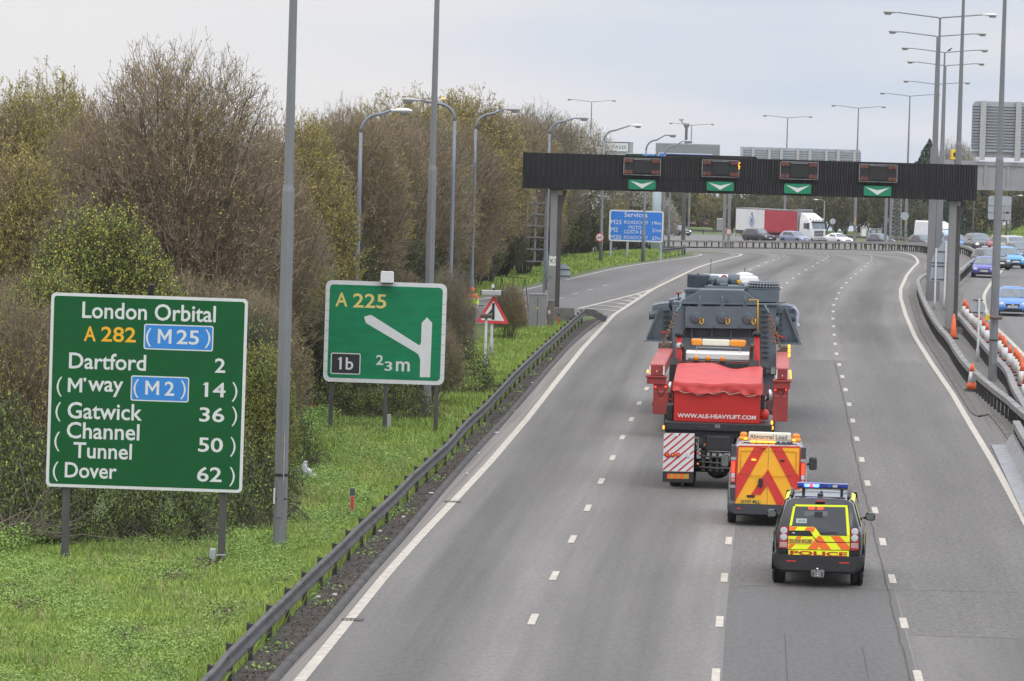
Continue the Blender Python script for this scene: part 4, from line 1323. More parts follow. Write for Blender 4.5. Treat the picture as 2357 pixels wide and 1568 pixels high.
# --- wide sign back on H-frame legs around the bend
YC = 500.0
def b6(x, y, Y=YC): return at_dist(*z6(x, y), Y)
xl3, _ = b6(65, 800); 
z0 = gz(xl3, YC)
t = thing('gantry', 'far gantry with paired legs and a wide ribbed grey sign back', 'gantry', (xl3, YC, z0), 0)
for xa, xb in ((65,140),(1660,1735)):
    lm = MB(); a = b6(xa, 700)[0]-xl3; b = b6(xb, 700)[0]-xl3; zt_ = b6(700, 480)[1]-z0; w = (b-a)*.36
    lm.box(a, a+w, 0, .5, -.6, zt_, steel_grey); lm.box(b-w, b, 0, .5, -.6, zt_, steel_grey)
    zc = b6(100, 692 if xa < 100 else 780)[1]-z0; lm.box(a+w, b-w, .1, .4, zc-.25, zc+.25, steel_grey)
    lm.build('leg', t)
a = b6(230, 300)[0]-xl3; b = b6(1418, 300)[0]-xl3; ztp_ = b6(820, 118)[1]-z0; zbt = b6(820, 420)[1]-z0
mb = MB(); back_panel(mb, a, b, zbt, ztp_, -.2, [b6(q, 0)[0]-xl3 for q in (250,362,522,642,803,923,1085,1202,1362)], .26); mb.build('sign_panel', t)
mb = MB(); mb.box(-.2, b6(1735,700)[0]-xl3+.2, 0, .9, b6(700,560)[1]-z0, b6(700,440)[1]-z0, gant_grey); mb.build('boom', t)

# --- cantilever sign gantry over our carriageway beyond the near gantry
YD = 385.0
def b5(x, y, Y=YD): return at_dist(*z5(x, y), Y)
xm, _ = b5(1250, 560); z0 = gz(xm, YD)
t = thing('gantry', 'gantry on a thick pale blue mast carrying blue and green direction signs', 'gantry', (xm, YD, z0), 0)
w = 78/2.946*.78567*YD/FPX/2
pale = mat('pale_mast', (.40, .47, .50), .5, .1, var=.08)
lm = MB(); lm.lathe([(w, -.5), (w, b5(1250,190)[1]-z0)], pale, n=14); lm.build('mast', t)
mb = MB()
mb.box(b5(985,0)[0]-xm, b5(1250,0)[0]-xm, .2, .35, b5(1100,260)[1]-z0, b5(1100,146)[1]-z0, sign_green); mb.box(b5(985,0)[0]-xm, b5(1247,0)[0]-xm, .17, .198, b5(1100,152)[1]-z0, b5(1100,145)[1]-z0, sign_white)
mb.rrect(b5(1130,0)[0]-xm, b5(1240,0)[0]-xm, b5(1180,260)[1]-z0, b5(1180,155)[1]-z0, .06, .12, .165, sign_blue2)
mb.build('sign_panel', t)
mb = MB(); x0, x1 = b5(1268,0)[0]-xm, b5(1735,0)[0]-xm
mb.rrect(x0, x1, b5(1500,300)[1]-z0, b5(1500,146)[1]-z0, .1, .2, .3, sign_white); mb.rrect(x0+.06, x1-.06, b5(1500,296)[1]-z0, b5(1500,153)[1]-z0, .08, .19, .199, sign_blue); mb.build('sign_panel', t)
mb = MB(); mb.box(b5(1245,0)[0]-xm, b5(1800,0)[0]-xm, .5, .7, b5(1500,260)[1]-z0, b5(1500,62)[1]-z0, alu_back)
for q in range(9): mb.box(b5(1245,0)[0]-xm, b5(1800,0)[0]-xm, .46, .498, b5(1500,75+q*11)[1]-z0, b5(1500,71+q*11)[1]-z0, gant_grey)
mb.build('back_panel', t)
mb = MB(); x0, x1 = b5(700,0)[0]-xm, b5(1050,0)[0]-xm; zt_, zb_ = b5(880,45)[1]-z0, b5(880,200)[1]-z0
mb.box(x0, x1, .6, .7, zb_, zt_, alu_back)
xx = b5(1015,0)[0]-xm; mb.box(x0, xx, .56, .597, b5(880,133)[1]-z0, zt_-.04, sign_black); mb.box(x0, xx-.06, .53, .558, b5(880,129)[1]-z0, zt_-.10, sign_white)
o = mb.build('sign_panel', t)
lm = MB(); lm.text('Dartford', b5(742,0)[0]-xm, b5(876,0)[0]-xm, b5(800,102)[1]-z0, b5(800,74)[1]-z0, .525, sign_black, .004); lm.text('A225', b5(890,0)[0]-xm, b5(990,0)[0]-xm, b5(940,106)[1]-z0, b5(940,80)[1]-z0, .525, sign_black, .004); lm.build('lettering', o)
mb = MB(); mb.box(b5(700,0)[0]-xm, b5(1800,0)[0]-xm, .75, 1.4, b5(1500,330)[1]-z0, b5(1500,190)[1]-z0, gant_grey); mb.build('boom', t)

# --- camera mast
YE = 560.0
X, zt_ = at_dist(1580, 296, YE); z0 = gz(X, YE)
t = thing('camera_mast', 'far mast with a traffic camera on its bracketed top, between two lamp arms', 'camera mast', (X, YE, z0), 0)
mb = MB(); mb.lathe([(.25,-.5),(.16,zt_-z0),(.34,zt_-z0+.3),(.34,zt_-z0+.6)], steel_grey, n=10); mb.build('mast', t)
mb = MB(); mb.tube([(-.1,0,zt_-z0+.4),(-.55,0,zt_-z0+.7),(-.65,0,zt_-z0+.9)], .06, steel_grey, 6); mb.bbox(-.9,-.35,-.2,.2,zt_-z0+.9,zt_-z0+1.15,lamp_grey,.05); mb.build('camera_head', t)

# --- far signs and posts around the bend
def small_back(label, px, py, Y, dia, base=True):
    X, z = at_dist(px, py, Y); z0 = gz(X, Y); r = dia/2
    t = thing('road_sign', label, 'road sign', (X, Y, z0), 0, 'small round sign backs')
    mb = MB(); mb.plate([(r*math.cos(2*PI*q/20), z-z0+r*math.sin(2*PI*q/20)) for q in range(20)], -.2, -.16, alu_back); mb.build('disc', t)
    mb = MB(); mb.lathe([(.05,-.3),(.05,z-z0+.2)], galv, n=8); mb.build('post', t)
small_back('round sign back just right of the lorry cab', *z6(1142, 838), 622, .78)
small_back('round sign back on the pole right of the cabinets', *z6(1853, 785), 516, .88)
Xs, zs = at_dist(2301, 477, 470); z0 = gz(Xs, 470)
t = thing('road_sign', 'grey rectangular sign back on posts in front of the green bank at the right', 'road sign', (Xs, 470, z0), 0)
def c4(x, y): a, b = at_dist(*z4(x, y), 470); return a-Xs, b-z0
a, b = c4(838, 550), c4(1038, 358)
mb = MB(); back_panel(mb, a[0], b[0], a[1], b[1], 0, [], .68, alu_back); mb.build('panel', t)
for x in (968, 1015):
    pm = MB(); pm.box(c4(x,0)[0]-.09, c4(x,0)[0]+.09, .07, .2, -.6, b[1]-.1, galv); pm.build('post', t)
for x, y in ((1000,468),(1000,522)):
    mb = MB(); p = c4(x, y); mb.plate([(p[0]+.38*math.cos(2*PI*q/16), p[1]+.42*math.sin(2*PI*q/16)) for q in range(16)], -.09, -.055, gant_grey); mb.build('disc', t)
X, Y = at_dist(1045/2.85*0+2310, 540, 600)[0], 600
for px, jy, hx, Y, lab in ((z4(722,0)[0], z4(0,400)[1], None, 640, 'thin far pole in front of the dark trees at the right'), ):
    X, zt_ = at_dist(px, jy, Y); mb = MB(); z0 = gz(X, Y); mb.lathe([(.12,-.3),(.07,zt_-z0)], galv, n=8); o = mb.build('pole'); o.location = (X, Y, z0); tag(o, lab, 'pole')
for x6, ytop, hd, Y, lab in ((1063, 640, (985,625), 670, 'old street lamp with arm to the left standing before the trees right of the lorry'), (z4(1030,0)[0], None, None, 640, 'curved arm lamp behind the rectangular sign back at the right')):
    if hd:
        X, zt_ = at_dist(*z6(x6, ytop), Y); hxx, hz = at_dist(*z6(*hd), Y)
    else:
        X, zt_ = at_dist(*z4(1032, 370), Y); hxx, hz = at_dist(*z4(1108, 352), Y)
    z0 = gz(X, Y); t = thing('street_lamp', lab, 'lamp post', (X, Y, z0), 0)
    mb = MB(); mb.lathe([(.13,-.3),(.07,zt_-z0)], galv_top, n=8); mb.build('pole', t)
    mb = MB(); mb.tube([(0,0,zt_-z0),((hxx-X)*.5,0,(zt_+hz)/2-z0+.15),(hxx-X,0,hz-z0)], [.06,.05,.04], galv_top, 6); mb.build('arm', t)
    a_, b_ = lantern_mb(1 if hxx > X else -1, .7, True); l = a_.build('lantern', t, (hxx-X-(.3 if hxx > X else -.3), 0, hz-z0)); b_.build('bowl', l)
# lattice mast
X, _ = at_dist(*z6(1775, 700), 640); z0 = gz(X, 640); zt_ = at_dist(*z6(1775, 600), 640)[1]-z0+1
mb = MB(); w = .75
for sx in (-1,1):
    for sy in (-1,1): mb.bar((sx*w,sy*w,0),(sx*w*.7,sy*w*.7,zt_),.1,.1,galv_top)
for q in range(14):
    z1, z2 = zt_*q/14, zt_*(q+1)/14; s = w*(1-.3*q/14)
    mb.bar((-s,-s,z1),(s,-s,z2),.05,.05,galv_top); mb.bar((s,-s,z1),(-s,-s,z2),.05,.05,galv_top); mb.bar((-s,-s,z1),(s,-s,z1),.05,.05,galv_top)
o = mb.build('lattice_mast'); o.location = (X, 640, z0); tag(o, 'pale lattice mast beyond the far H frame leg', 'mast')
# cabinets on the far verge
for x0, x1, ya, yb, lab, m_ in ((1418,1478,900,985,'tall far cabinet with open front beyond the white car', lamp_grey),(1482,1515,928,985,'low far cabinet, leftmost of the grey three', cab_g),(1518,1572,914,985,'middle far grey cabinet beyond the barrier', cab_g),(1576,1628,914,985,'right far grey cabinet beyond the barrier', cab_g)):
    a, zb_ = at_dist(*z6(x0, yb), 668); b, zt_ = at_dist(*z6(x1, ya), 668); X = (a+b)/2; z0 = gz(X, 668)
    t = thing('roadside_cabinet', lab, 'cabinet', (X, 668, z0), 0)
    mb = MB(); hw = (b-a)/2; mb.bbox(-hw,hw,-.4,.4,-.2,zt_-z0,m_,.03); mb.box(-hw-.04,hw+.04,-.44,.44,zt_-z0,zt_-z0+.08,m_); mb.build('body', t)
    mb = MB(); mb.box(-hw*.7,hw*.7,-.412,-.402,.3,zt_-z0-.2,white_plate if 'open' in lab else alu_back); mb.build('door', t)
X, _ = at_dist(*z6(35, 890), 676); z0 = gz(X, 676)
t = thing('roadside_cabinet', 'grey cabinet left of the far H frame leg beside the lorry', 'cabinet', (X, 676, z0), 0)
mb = MB(); mb.bbox(-.5,.5,-.4,.4,-.2,2.1,alu_back,.05); mb.build('body', t); mb = MB(); mb.box(-.46,.46,-.412,-.402,.2,1.95,cab_g); mb.build('door', t)

# --- houses beyond the trees
brick = mat('house_brick', (.23,.13,.095), .85, var=.25, scale=3)
tiles = mat('roof_tiles', (.17,.095,.075), .85, var=.3, scale=4)
win_m = mat('house_window', (.05,.06,.07), .2, var=0)
def house(label, px, py_ridge, Y, w, d, rz):
    X, zr = at_dist(px, py_ridge, Y); z0 = gz(X, Y) + 0.0; h = zr - z0; e = h-3.4
    t = thing('house', label, 'house', (X, Y, z0), rz)
    mb = MB(); mb.box(-w/2,w/2,-d/2,d/2,-.5,e,brick)
    for s in (-1,1): mb.face([(s*w/2,-d/2*s,e),(s*w/2,d/2*s,e),(s*w/2,0,h-.1)], brick)
    mb.build('wall', t)
    rb = MB(); o = .5
    for s in (-1,1):
        A = [(-w/2-o, s*(d/2+o), e-.35), (w/2+o, s*(d/2+o), e-.35), (w/2+o, 0, h), (-w/2-o, 0, h)]
        A2 = [(p[0], p[1], p[2]+.15) for p in A]
        rb.loft([A, A2] if s < 0 else [A[::-1], A2[::-1]], tiles, True, True, False)
    r_ = rb.build('roof', t)
    cb = MB(); cb.bbox(w*.25,w*.25+.9,-.4,.4,h-1,h+.5,brick,.05); cb.build('chimney', r_)
    for q in (-.3, .05, .32):
        for z in (1.0, e-1.9):
            wb = MB(); wb.box(q*w-.6,q*w+.6,-d/2-.04,-d/2-.003,z,z+1.2,win_m)
            for zf in (z-.06, z+1.2): wb.box(q*w-.66,q*w+.66,-d/2-.06,-d/2-.003,zf,zf+.06,white_plate)
            wb.build('window', t)
house('brick house with a red tiled roof half hidden by trees left of the white trailer', 1592, 462, 760, 12, 8, R(25))
house('house with a red tiled roof peeping over the trees behind the lorry', 1822, 450, 800, 10, 8, R(0))
# fence on the far right verge
fm = mat('fence_green', (.05,.075,.05), .7, var=.2)
X0_, X1_ = at_dist(*z4(580,0),640)[0], at_dist(*z4(1300,0),640)[0]
t = thing('fence', 'dark green railing along the foot of the grass bank at the far right', 'fence', (X0_, 690, gz(X0_+10, 672)), 0)
mb = MB()
for q in range(60):
    x = q*.55; mb.box(x-.03,x+.03,-.03,.03,0,1.35+max(0,0),fm)
for z in (.15,.7,1.3): mb.box(-.1,60*.55,-.05,.05,z,z+.06,fm)
mb.build('railing', t); t.location = (X0_, 664, gz(X0_+6, 660))
# ================================================================ VEHICLES
tyre_m = mat('tyre_rubber', (.016,.016,.017), .85, var=.3, scale=10)
rim_m = mat('alloy_rim', (.34,.35,.36), .35, .7, var=.1)
glass_m = mat('car_glass', (.035,.042,.05), .06, var=0, spec=.9)
glass_l = mat('windscreen_glass', (.13,.16,.18), .08, var=.3, scale=2.0, spec=.9)
trim_m = mat('black_trim', (.022,.022,.024), .6, var=.2)
chrome = mat('chrome', (.6,.6,.62), .18, .9, var=.05)
lens_clear = mat('lamp_clear', (.55,.58,.6), .12, var=.1)
lens_lit = mat('headlamp_lit', (.9,.88,.8), .2, var=0, emit=(1,.93,.75), es=2.2)
amber_lens = mat('amber_lens', (.75,.26,.02), .25, var=.15, scale=20)
amber_lit = mat('amber_lit', (1,.35,.02), .3, var=0, emit=(1,.36,.03), es=2.2)
tail_red = mat('tail_red', (.55,.02,.02), .2, var=.1)
tail_lit = mat('tail_lit', (.9,.05,.02), .3, var=0, emit=(1,.06,.02), es=1.6)
plate_white = mat('number_plate_white', (.72,.72,.68), .4, var=0)
plate_yellow = mat('number_plate_yellow', (.62,.42,.06), .4, var=.05)
def paint_mat(name, col, rough=.28): return mat(name, col, rough, 0, var=.06, scale=2, coat=.5)

def wheel(parent, x, y, r, w, side, rim=True):
    mb = MB(); mb.lathe([(r*.62,-w/2),(r*.93,-w/2),(r,-w*.36),(r,w*.36),(r*.93,w/2),(r*.62,w/2)], tyre_m, (0,0,0), 'x', 22)
    o = mb.build('wheel', parent, (x, y, r))
    if rim:
        rb = MB(); s = side
        rb.lathe([(r*.63,s*w*.30),(r*.60,s*w*.47),(r*.56,s*w*.44),(r*.2,s*w*.36),(r*.16,s*w*.47),(.01,s*w*.48)], rim_m, (0,0,0), 'x', 18)
        for q in range(5):
            a = 2*PI*q/5; rb.bar((s*w*.43, r*.15*math.cos(a), r*.15*math.sin(a)), (s*w*.46, r*.58*math.cos(a), r*.58*math.sin(a)), .05*r/.3, .03, rim_m)
        rb.build('rim', o)
    return o

STYLES = {  # fraction from the rear, low edge, belt, roof line (of height), width factors at belt and roof
 'hatch': [(0,.24,.52,.54,.84,.74),(.015,.17,.60,.66,.93,.80),(.06,.15,.645,.80,.97,.78),(.13,.15,.65,.965,1,.76),(.28,.15,.64,1,1,.75),(.46,.15,.625,.995,1,.75),(.56,.15,.615,.96,1,.74),(.735,.15,.60,.625,.99,.86),(.88,.15,.54,.57,.97,.84),(.965,.16,.44,.48,.90,.76),(1,.22,.34,.37,.80,.66)],
 'suv': [(0,.26,.52,.55,.86,.76),(.012,.18,.62,.68,.95,.82),(.04,.17,.65,.85,.98,.80),(.09,.17,.655,.965,1,.79),(.28,.17,.65,1,1,.78),(.50,.17,.64,1,1,.78),(.58,.17,.63,.965,1,.77),(.74,.17,.62,.645,.99,.87),(.90,.17,.565,.60,.97,.85),(.97,.18,.47,.51,.91,.78),(1,.24,.36,.40,.82,.70)],
 'coupe': [(0,.24,.56,.58,.84,.74),(.02,.17,.66,.69,.92,.80),(.16,.15,.68,.74,.98,.80),(.32,.15,.675,.965,1,.72),(.42,.15,.665,1,1,.71),(.50,.15,.655,.995,1,.71),(.56,.15,.65,.955,1,.72),(.72,.15,.63,.655,.99,.86),(.88,.15,.565,.595,.96,.83),(.97,.16,.46,.50,.89,.76),(1,.22,.34,.38,.78,.66)],
}
def car(name, label, cat, X, Y, rz, style, L, W, H, col, lit=False, plate=None, emblem=False, grille='trim', group='cars on the oncoming carriageway', zoff=0, rails=False):
    pm = paint_mat('car_paint_' + '_'.join('%02d' % int(c*99) for c in col), col)
    t = thing(name, label, cat, (X, Y, gz(X, Y)+.02+zoff), rz, group)
    S = STYLES[style]; hw = W/2; rings = []
    for f, zl, zb, zr, kb, kr in S:
        y = (f-.5)*L; zl, zb, zr = zl*H, zb*H, zr*H; wb, wr = hw*kb, hw*kr
        half = [(wb*.86, zl), (wb*.97, zl+(zb-zl)*.22), (wb, zl+(zb-zl)*.6), (wb*.975, zb-(zb-zl)*.06), (wb*.94, zb), (wr+(.04 if zr-zb > .2 else 0), max(zb+.002, zr-.07*H*(1 if zr-zb > .2 else .12))), (wr*.80, zr-.008), (wr*.35, zr+.012)]
        rings.append([(-x, y, z) for x, z in half] + [(x, y, z) for x, z in half[::-1]])
    rings = [r[::-1] for r in rings]
    mb = MB(); mb.loft(rings, pm)
    mb.box(-hw*.80, hw*.80, -L*.49, L*.485, .14*H, .30*H, trim_m)
    body = mb.build('body', t)
    def sec(f):
        k = [np.interp(f, [s[0] for s in S], [s[j] for s in S]) for j in range(1, 6)]
        return (f-.5)*L, k[1]*H, k[2]*H, hw*k[3], hw*k[4]
    # windscreen
    i_roof = max(i for i in range(len(S)) if S[i][3] > .93); i_cowl = i_roof+1
    yr, _, zr, _, wr = sec(S[i_roof][0]); yc, zb, zc, wb, wrc = sec(S[i_cowl][0])
    g = MB(); n = Vector((0, zr-zc, yc-yr)).normalized()*.012
    def P(x, f): return (x, yr+(yc-yr)*f+n.y, zr+(zc-zr)*f+n.z+.012)
    rows = [[P(s*(wr*(1-f)*.93+wrc*f*.98), f) for s in np.linspace(-1, 1, 7)] for f in (.10, .5, .97)]
    for r in rows:
        for k in (0, 6): r[k] = (r[k][0], r[k][1]-.05, r[k][2]-.01)
    g.loft(rows, glass_l, False, False); g.build('windscreen', t)
    # rear window
    i_rf = min(i for i in range(len(S)) if S[i][3] > .93); ya, _, za, _, wa = sec(S[i_rf][0]); yb_, zbb, zb2, wb2, wb3 = sec(S[max(1, i_rf-2)][0])
    g = MB(); n2 = Vector((0, -(za-zb2), (ya-yb_))).normalized()*-.012
    n2 = Vector((0, -abs(za-zb2), abs(ya-yb_))).normalized()*.014
    g.face([(-wa*.85, ya+(yb_-ya)*.15+n2.y, za+(zb2-za)*.15+n2.z), (-wb3*.9, yb_+n2.y, zb2+n2.z), (wb3*.9, yb_+n2.y, zb2+n2.z), (wa*.85, ya+(yb_-ya)*.15+n2.y, za+(zb2-za)*.15+n2.z)], glass_m); g.build('rear_window', t)
    # side windows, two a side
    for s in (-1, 1):
        for f0, f1, f2, f3 in ((.17,.36,.17,.355),(.375,.66,.37,.545)):
            def Q(f, top):
                y, zb_, zr_, wb_, wr_ = sec(f)
                z = zb_+.02 if not top else max(zb_+.03, zr_-.085*H)
                x = np.interp(z, [zb_, max(zb_+.01, zr_-.07*H)], [wb_*.94, wr_+.04])
                return (s*(x+.008), y, z)
            q = [Q(f0, 0), Q(f1, 0), Q(f3, 1), Q(f2, 1)]
            g = MB(); g.face(q if s > 0 else q[::-1], glass_m); g.build('window', t)
    # front face
    yF = L/2
    y1, zb1, zr1, wb1, _ = sec(.965)
    for s in (-1, 1):
        g = MB(); g.ell((s*wb1*.76, y1-.02, zb1*.93), (wb1*.21, .13, .075*H), lens_lit if lit else lens_clear, 10, 6); g.build('headlight', t)
        if lit: pass
        y2, z2, _, w2, _ = sec(.60); m_ = MB(); m_.ell((s*(w2+.09), y2, z2*1.07), (.10,.07,.07), pm, 8, 6); m_.build('mirror', t)
        g = MB(); g.box(s*hw*.86-.10, s*hw*.86+.06*1, -L/2-.005, -L/2+.1, H*.5, H*.62, tail_red); g.build('tail_light', t)
    g = MB(); zz = zb1*.86
    g.bbox(-wb1*.48, wb1*.48, y1+.02, yF+.012, zz-.045*H, zz+.05*H, trim_m, .02)
    if grille == 'chrome': g.box(-wb1*.46, wb1*.46, yF+.013, yF+.018, zz-.004, zz+.02, chrome)
    gr = g.build('grille', t)
    if emblem:
        e = MB(); e.lathe([(.055,0),(.06,.012),(.045,.02),(.01,.015)], chrome, (0, yF+.012, zz), 'y', 14); e.build('badge', gr)
    g = MB(); g.bbox(-wb1*.66, wb1*.66, yF-.12, yF+.008, .20*H, .275*H, trim_m, .03); g.build('bumper', t)
    g = MB(); zp_ = .335*H; g.box(-.26, .26, yF-.1, yF+.022, zp_-.055, zp_+.055, plate_white)
    pl = g.build('number_plate', t)
    if plate:
        lm = MB(); lm.text(plate, -.23, .23, zp_-.035, zp_+.035, -(yF+.026), sign_black, .01, flip=True); lm.build('lettering', pl)
    if rails:
        for s in (-1, 1):
            g = MB(); yA, yB = -L*.30, L*.05; zz_ = H*1.0
            g.tube([(s*hw*.62, yA, zz_-.05), (s*hw*.63, yA+.15, zz_+.04), (s*hw*.63, yB-.15, zz_+.04), (s*hw*.62, yB, zz_-.04)], .022, trim_m, 6); g.build('roof_rail', t)
    r = .21*H if style != 'suv' else .215*H
    for s in (-1, 1):
        for f in (.19, .81):
            a = MB(); rr_ = r*1.17
            a.lathe([(rr_, -.01), (rr_, .006)], trim_m, (s*hw*.985, 0, 0), 'x', 20)
            wheel(t, s*(hw-.09), (f-.5)*L, r, .19, s)
            ar = a.build('wheel_arch', t, (0, (f-.5)*L, r*1.02))
    return t
def far_pos(px, Y): return at_dist(px, 560, Y)[0], Y
def facing(deg): return PI + R(deg)     # heading towards the camera; positive turns the nose to picture right
X, Y = on_ground(2338, 729)
car('car', 'mid blue hatchback nearest on the oncoming side, cut by the right edge of the picture', 'car', X, Y+2, facing(-5), 'hatch', 3.9, 1.68, 1.47, (.07,.22,.56), plate='KV56 UOE', emblem=True)
X, Y = on_ground(2272, 640); car('car', 'purple blue hatchback partly behind the tall right lamp column', 'car', X, Y+1.5, facing(-8), 'hatch', 3.85, 1.65, 1.35, (.05,.055,.30), plate='P872 NKE')
X, Y = on_ground(2290, 623); car('car', 'dark grey hatchback just behind the purple blue one', 'car', X, Y+3, facing(14), 'hatch', 4.1, 1.72, 1.45, (.05,.055,.06))
X, Y = on_ground(2322, 619); car('car', 'bright sky blue hatchback with large swept headlights', 'car', X, Y+2, facing(14), 'hatch', 4.0, 1.75, 1.5, (.05,.29,.62))
X, Y = on_ground(2356, 604); car('car', 'black car at the right edge beside the sky blue hatchback', 'car', X, Y+2, facing(12), 'hatch', 4.3, 1.78, 1.45, (.03,.032,.04))
X, Y = far_pos(2308, 405); car('car', 'red car with headlights on behind the right lamp column', 'car', X, Y, facing(10), 'hatch', 4.0, 1.7, 1.5, (.55,.045,.06), lit=True)
X, Y = far_pos(2336, 378); car('car', 'pale silver people carrier between the red car and the sky blue hatchback', 'car', X, Y, facing(10), 'suv', 4.4, 1.8, 1.62, (.36,.38,.37))
X, Y = far_pos(2253, 414); car('car', 'dark grey people carrier with roof rails and headlights on', 'car', X, Y, facing(8), 'suv', 4.4, 1.8, 1.62, (.06,.065,.075), lit=True, rails=True, emblem=True)
X, Y = far_pos(2200, 445); car('car', 'blue car mostly hidden behind the gantry leg', 'car', X, Y, facing(15), 'hatch', 4.0, 1.7, 1.5, (.05,.16,.36))
far_group = 'oncoming cars rounding the far bend'
X, Y = far_pos(1746, 592); car('car', 'black off roader beside the trailer of the far lorry', 'car', X, Y, facing(38), 'suv', 4.5, 1.85, 1.70, (.025,.027,.032), group=far_group)
X, Y = far_pos(1830, 584); car('car', 'pale lilac people carrier in front of the lorry cab', 'car', X, Y, facing(38), 'hatch', 4.3, 1.75, 1.5, (.22,.24,.36), group=far_group)
X, Y = far_pos(1928, 606); car('car', 'white coupe with headlights on right of the lorry', 'car', X, Y, facing(32), 'coupe', 4.65, 1.86, 1.40, (.74,.75,.77), lit=True, group=far_group)
X, Y = far_pos(2028, 596); car('car', 'dark blue grey hatchback right of the white coupe', 'car', X, Y, facing(30), 'hatch', 4.3, 1.8, 1.48, (.05,.06,.085), group=far_group)
X, Y = far_pos(2124, 540); car('car', 'black hatchback in front of the white van', 'car', X, Y, facing(25), 'hatch', 4.1, 1.75, 1.46, (.03,.033,.04), group=far_group)
X, Y = far_pos(1558, 650); car('car', 'dark saloon with headlights on just right of the services sign', 'car', X, Y, facing(35), 'coupe', 4.6, 1.8, 1.42, (.045,.047,.055), lit=True, group=far_group, zoff=.0)

def box_van(label, px, Y, rz, body_col, W=2.0, H=2.6, L=5.6, high=True):
    X, Y = far_pos(px, Y); pm = paint_mat('van_paint_%d' % int(body_col[2]*100), body_col, .4)
    t = thing('van', label, 'van', (X, Y, gz(X, Y)), rz, None)
    hw = W/2; rings = []
    for f, zl, zb, zr, k in ((0,.35,.5,.97,.9),(.02,.3,.5,1,.96),(.6,.3,.5,1,.96),(.72,.3,.5,.95,.95),(.84,.3,.5,.55,1),(.96,.3,.40,.46,.95),(1,.35,.36,.42,.86)):
        y = (f-.5)*L
        half = [(hw*.95, zl*.5*H), (hw, zl*H), (hw, zb*H), (hw*k, max(zb*H+.01, zr*H-.12)), (hw*k*.85, zr*H)]
        rings.append(([(-x,y,z) for x,z in half]+[(x,y,z) for x,z in half[::-1]])[::-1])
    mb = MB(); mb.loft(rings, pm, smooth=False); mb.build('body', t)
    g = MB(); g.face([(hw*.88, L*.345+.02, H*.54), (-hw*.88, L*.345+.02, H*.54), (-hw*.84, L*.225+.03, H*.90), (hw*.84, L*.225+.03, H*.90)], glass_m); g.build('windscreen', t)
    for s in (-1,1):
        g = MB(); q = [(s*(hw+.006), L*.12, H*.55), (s*(hw+.006), L*.30, H*.55), (s*(hw*.98+.01), L*.21, H*.82), (s*(hw*.98+.01), L*.12, H*.82)]; g.face(q if s > 0 else q[::-1], glass_m); g.build('window', t)
        g = MB(); g.bbox(s*hw*.7-.15, s*hw*.7+.15, L*.46, L*.495, H*.33, H*.40, lens_clear, .02); g.build('headlight', t)
        g = MB(); g.bbox(s*(hw+.12)-.1, s*(hw+.12)+.1, L*.24, L*.30, H*.56, H*.68, trim_m, .03); g.build('mirror', t)
        for f in (.2,.82): wheel(t, s*(hw-.1), (f-.5)*L, .34, .22, s)
    g = MB(); g.box(-hw*.8, hw*.8, L*.49, L*.505, H*.13, H*.24, trim_m); g.build('bumper', t)
    return t
box_van('white high roofed van behind the black hatchback, cut off by the lamp columns', 2152, 566, facing(28), (.72,.73,.76), 2.2, 3.15, 6.0)
box_van('pale blue van seen in the gap between the lamp columns and the gantry leg', 2180, 500, facing(20), (.42,.55,.66), 1.9, 2.0, 4.6)

# ---------------------------------------------------------------- articulated lorry
XL, YL = far_pos(1858, 592)
lorry = thing('lorry', 'articulated lorry with half white half red curtain side and white cab', 'lorry', (XL, YL, gz(XL, YL)-.02), facing(36))
cab_w = paint_mat('lorry_white', (.70,.71,.72), .35)
curt_w = mat('curtain_white', (.66,.67,.66), .6, var=.05, scale=1, bump=.15, bscale=3); curt_r = mat('curtain_red', (.42,.035,.055), .6, var=.12, scale=1.2, bump=.2, bscale=3)
mb = MB()   # cab, front at +y
rings = []
for z, yf, hw, yb in ((.55,2.05,1.2,-.1),(1.0,2.2,1.24,-.1),(1.9,2.2,1.25,-.1),(2.75,1.95,1.22,-.1),(2.95,1.8,1.2,-.1),(3.3,1.45,1.12,-.1),(3.75,.55,1.05,-.1),(3.85,.3,1.0,-.1)):
    rings.append([(-hw,yb,z),(hw,yb,z),(hw,yf-.25,z),(hw*.82,yf,z),(-hw*.82,yf,z),(-hw,yf-.25,z)])
mb.loft(rings, cab_w, smooth=False); mb.build('cab', lorry)
g = MB(); g.face([(1.0,2.225,1.95),(-1.0,2.225,1.95),(-.97,1.99,2.7),(.97,1.99,2.7)], glass_l); g.build('windscreen', lorry)
g = MB(); g.bbox(-1.06,1.06,1.95,2.12,2.70,2.86,trim_m,.03); g.build('sun_visor', lorry)
for s in (-1,1):
    g = MB(); q = [(s*1.256,.7,1.9),(s*1.256,1.85,1.9),(s*1.235,1.6,2.6),(s*1.235,.7,2.6)]; g.face(q if s > 0 else q[::-1], glass_m); g.build('window', lorry)
    g = MB(); g.bbox(s*1.45-.13,s*1.45+.13,1.75,1.9,1.85,2.65,trim_m,.05); g.bar((s*1.2,1.8,2.6),(s*1.45,1.8,2.6),.05,.05,trim_m); g.build('mirror', lorry)
    g = MB(); g.bbox(s*.88-.22,s*.88+.22,2.1,2.225,.72,.92,lens_clear,.04); g.build('headlight', lorry)
    for yy in (1.1,-2.0): wheel(lorry, s*1.05, yy, .5, .3, s)
    for yy in (-8.0,-9.3,-10.6): wheel(lorry, s*1.05, yy, .5, .32, s)
g = MB()
for q in range(4): g.bbox(-.75,.75,2.19,2.24,1.05+q*.18,1.17+q*.18,trim_m,.02)
g.build('grille', lorry)
g = MB()
g.bbox(-1.22,1.22,2.05,2.30,.45,.72,trim_m,.05)
for q in range(9): g.bbox(-1.1+q*.25,-.98+q*.25,2.30,2.32,.55,.68,cab_w,.01)
g.build('bumper', lorry)
g = MB()
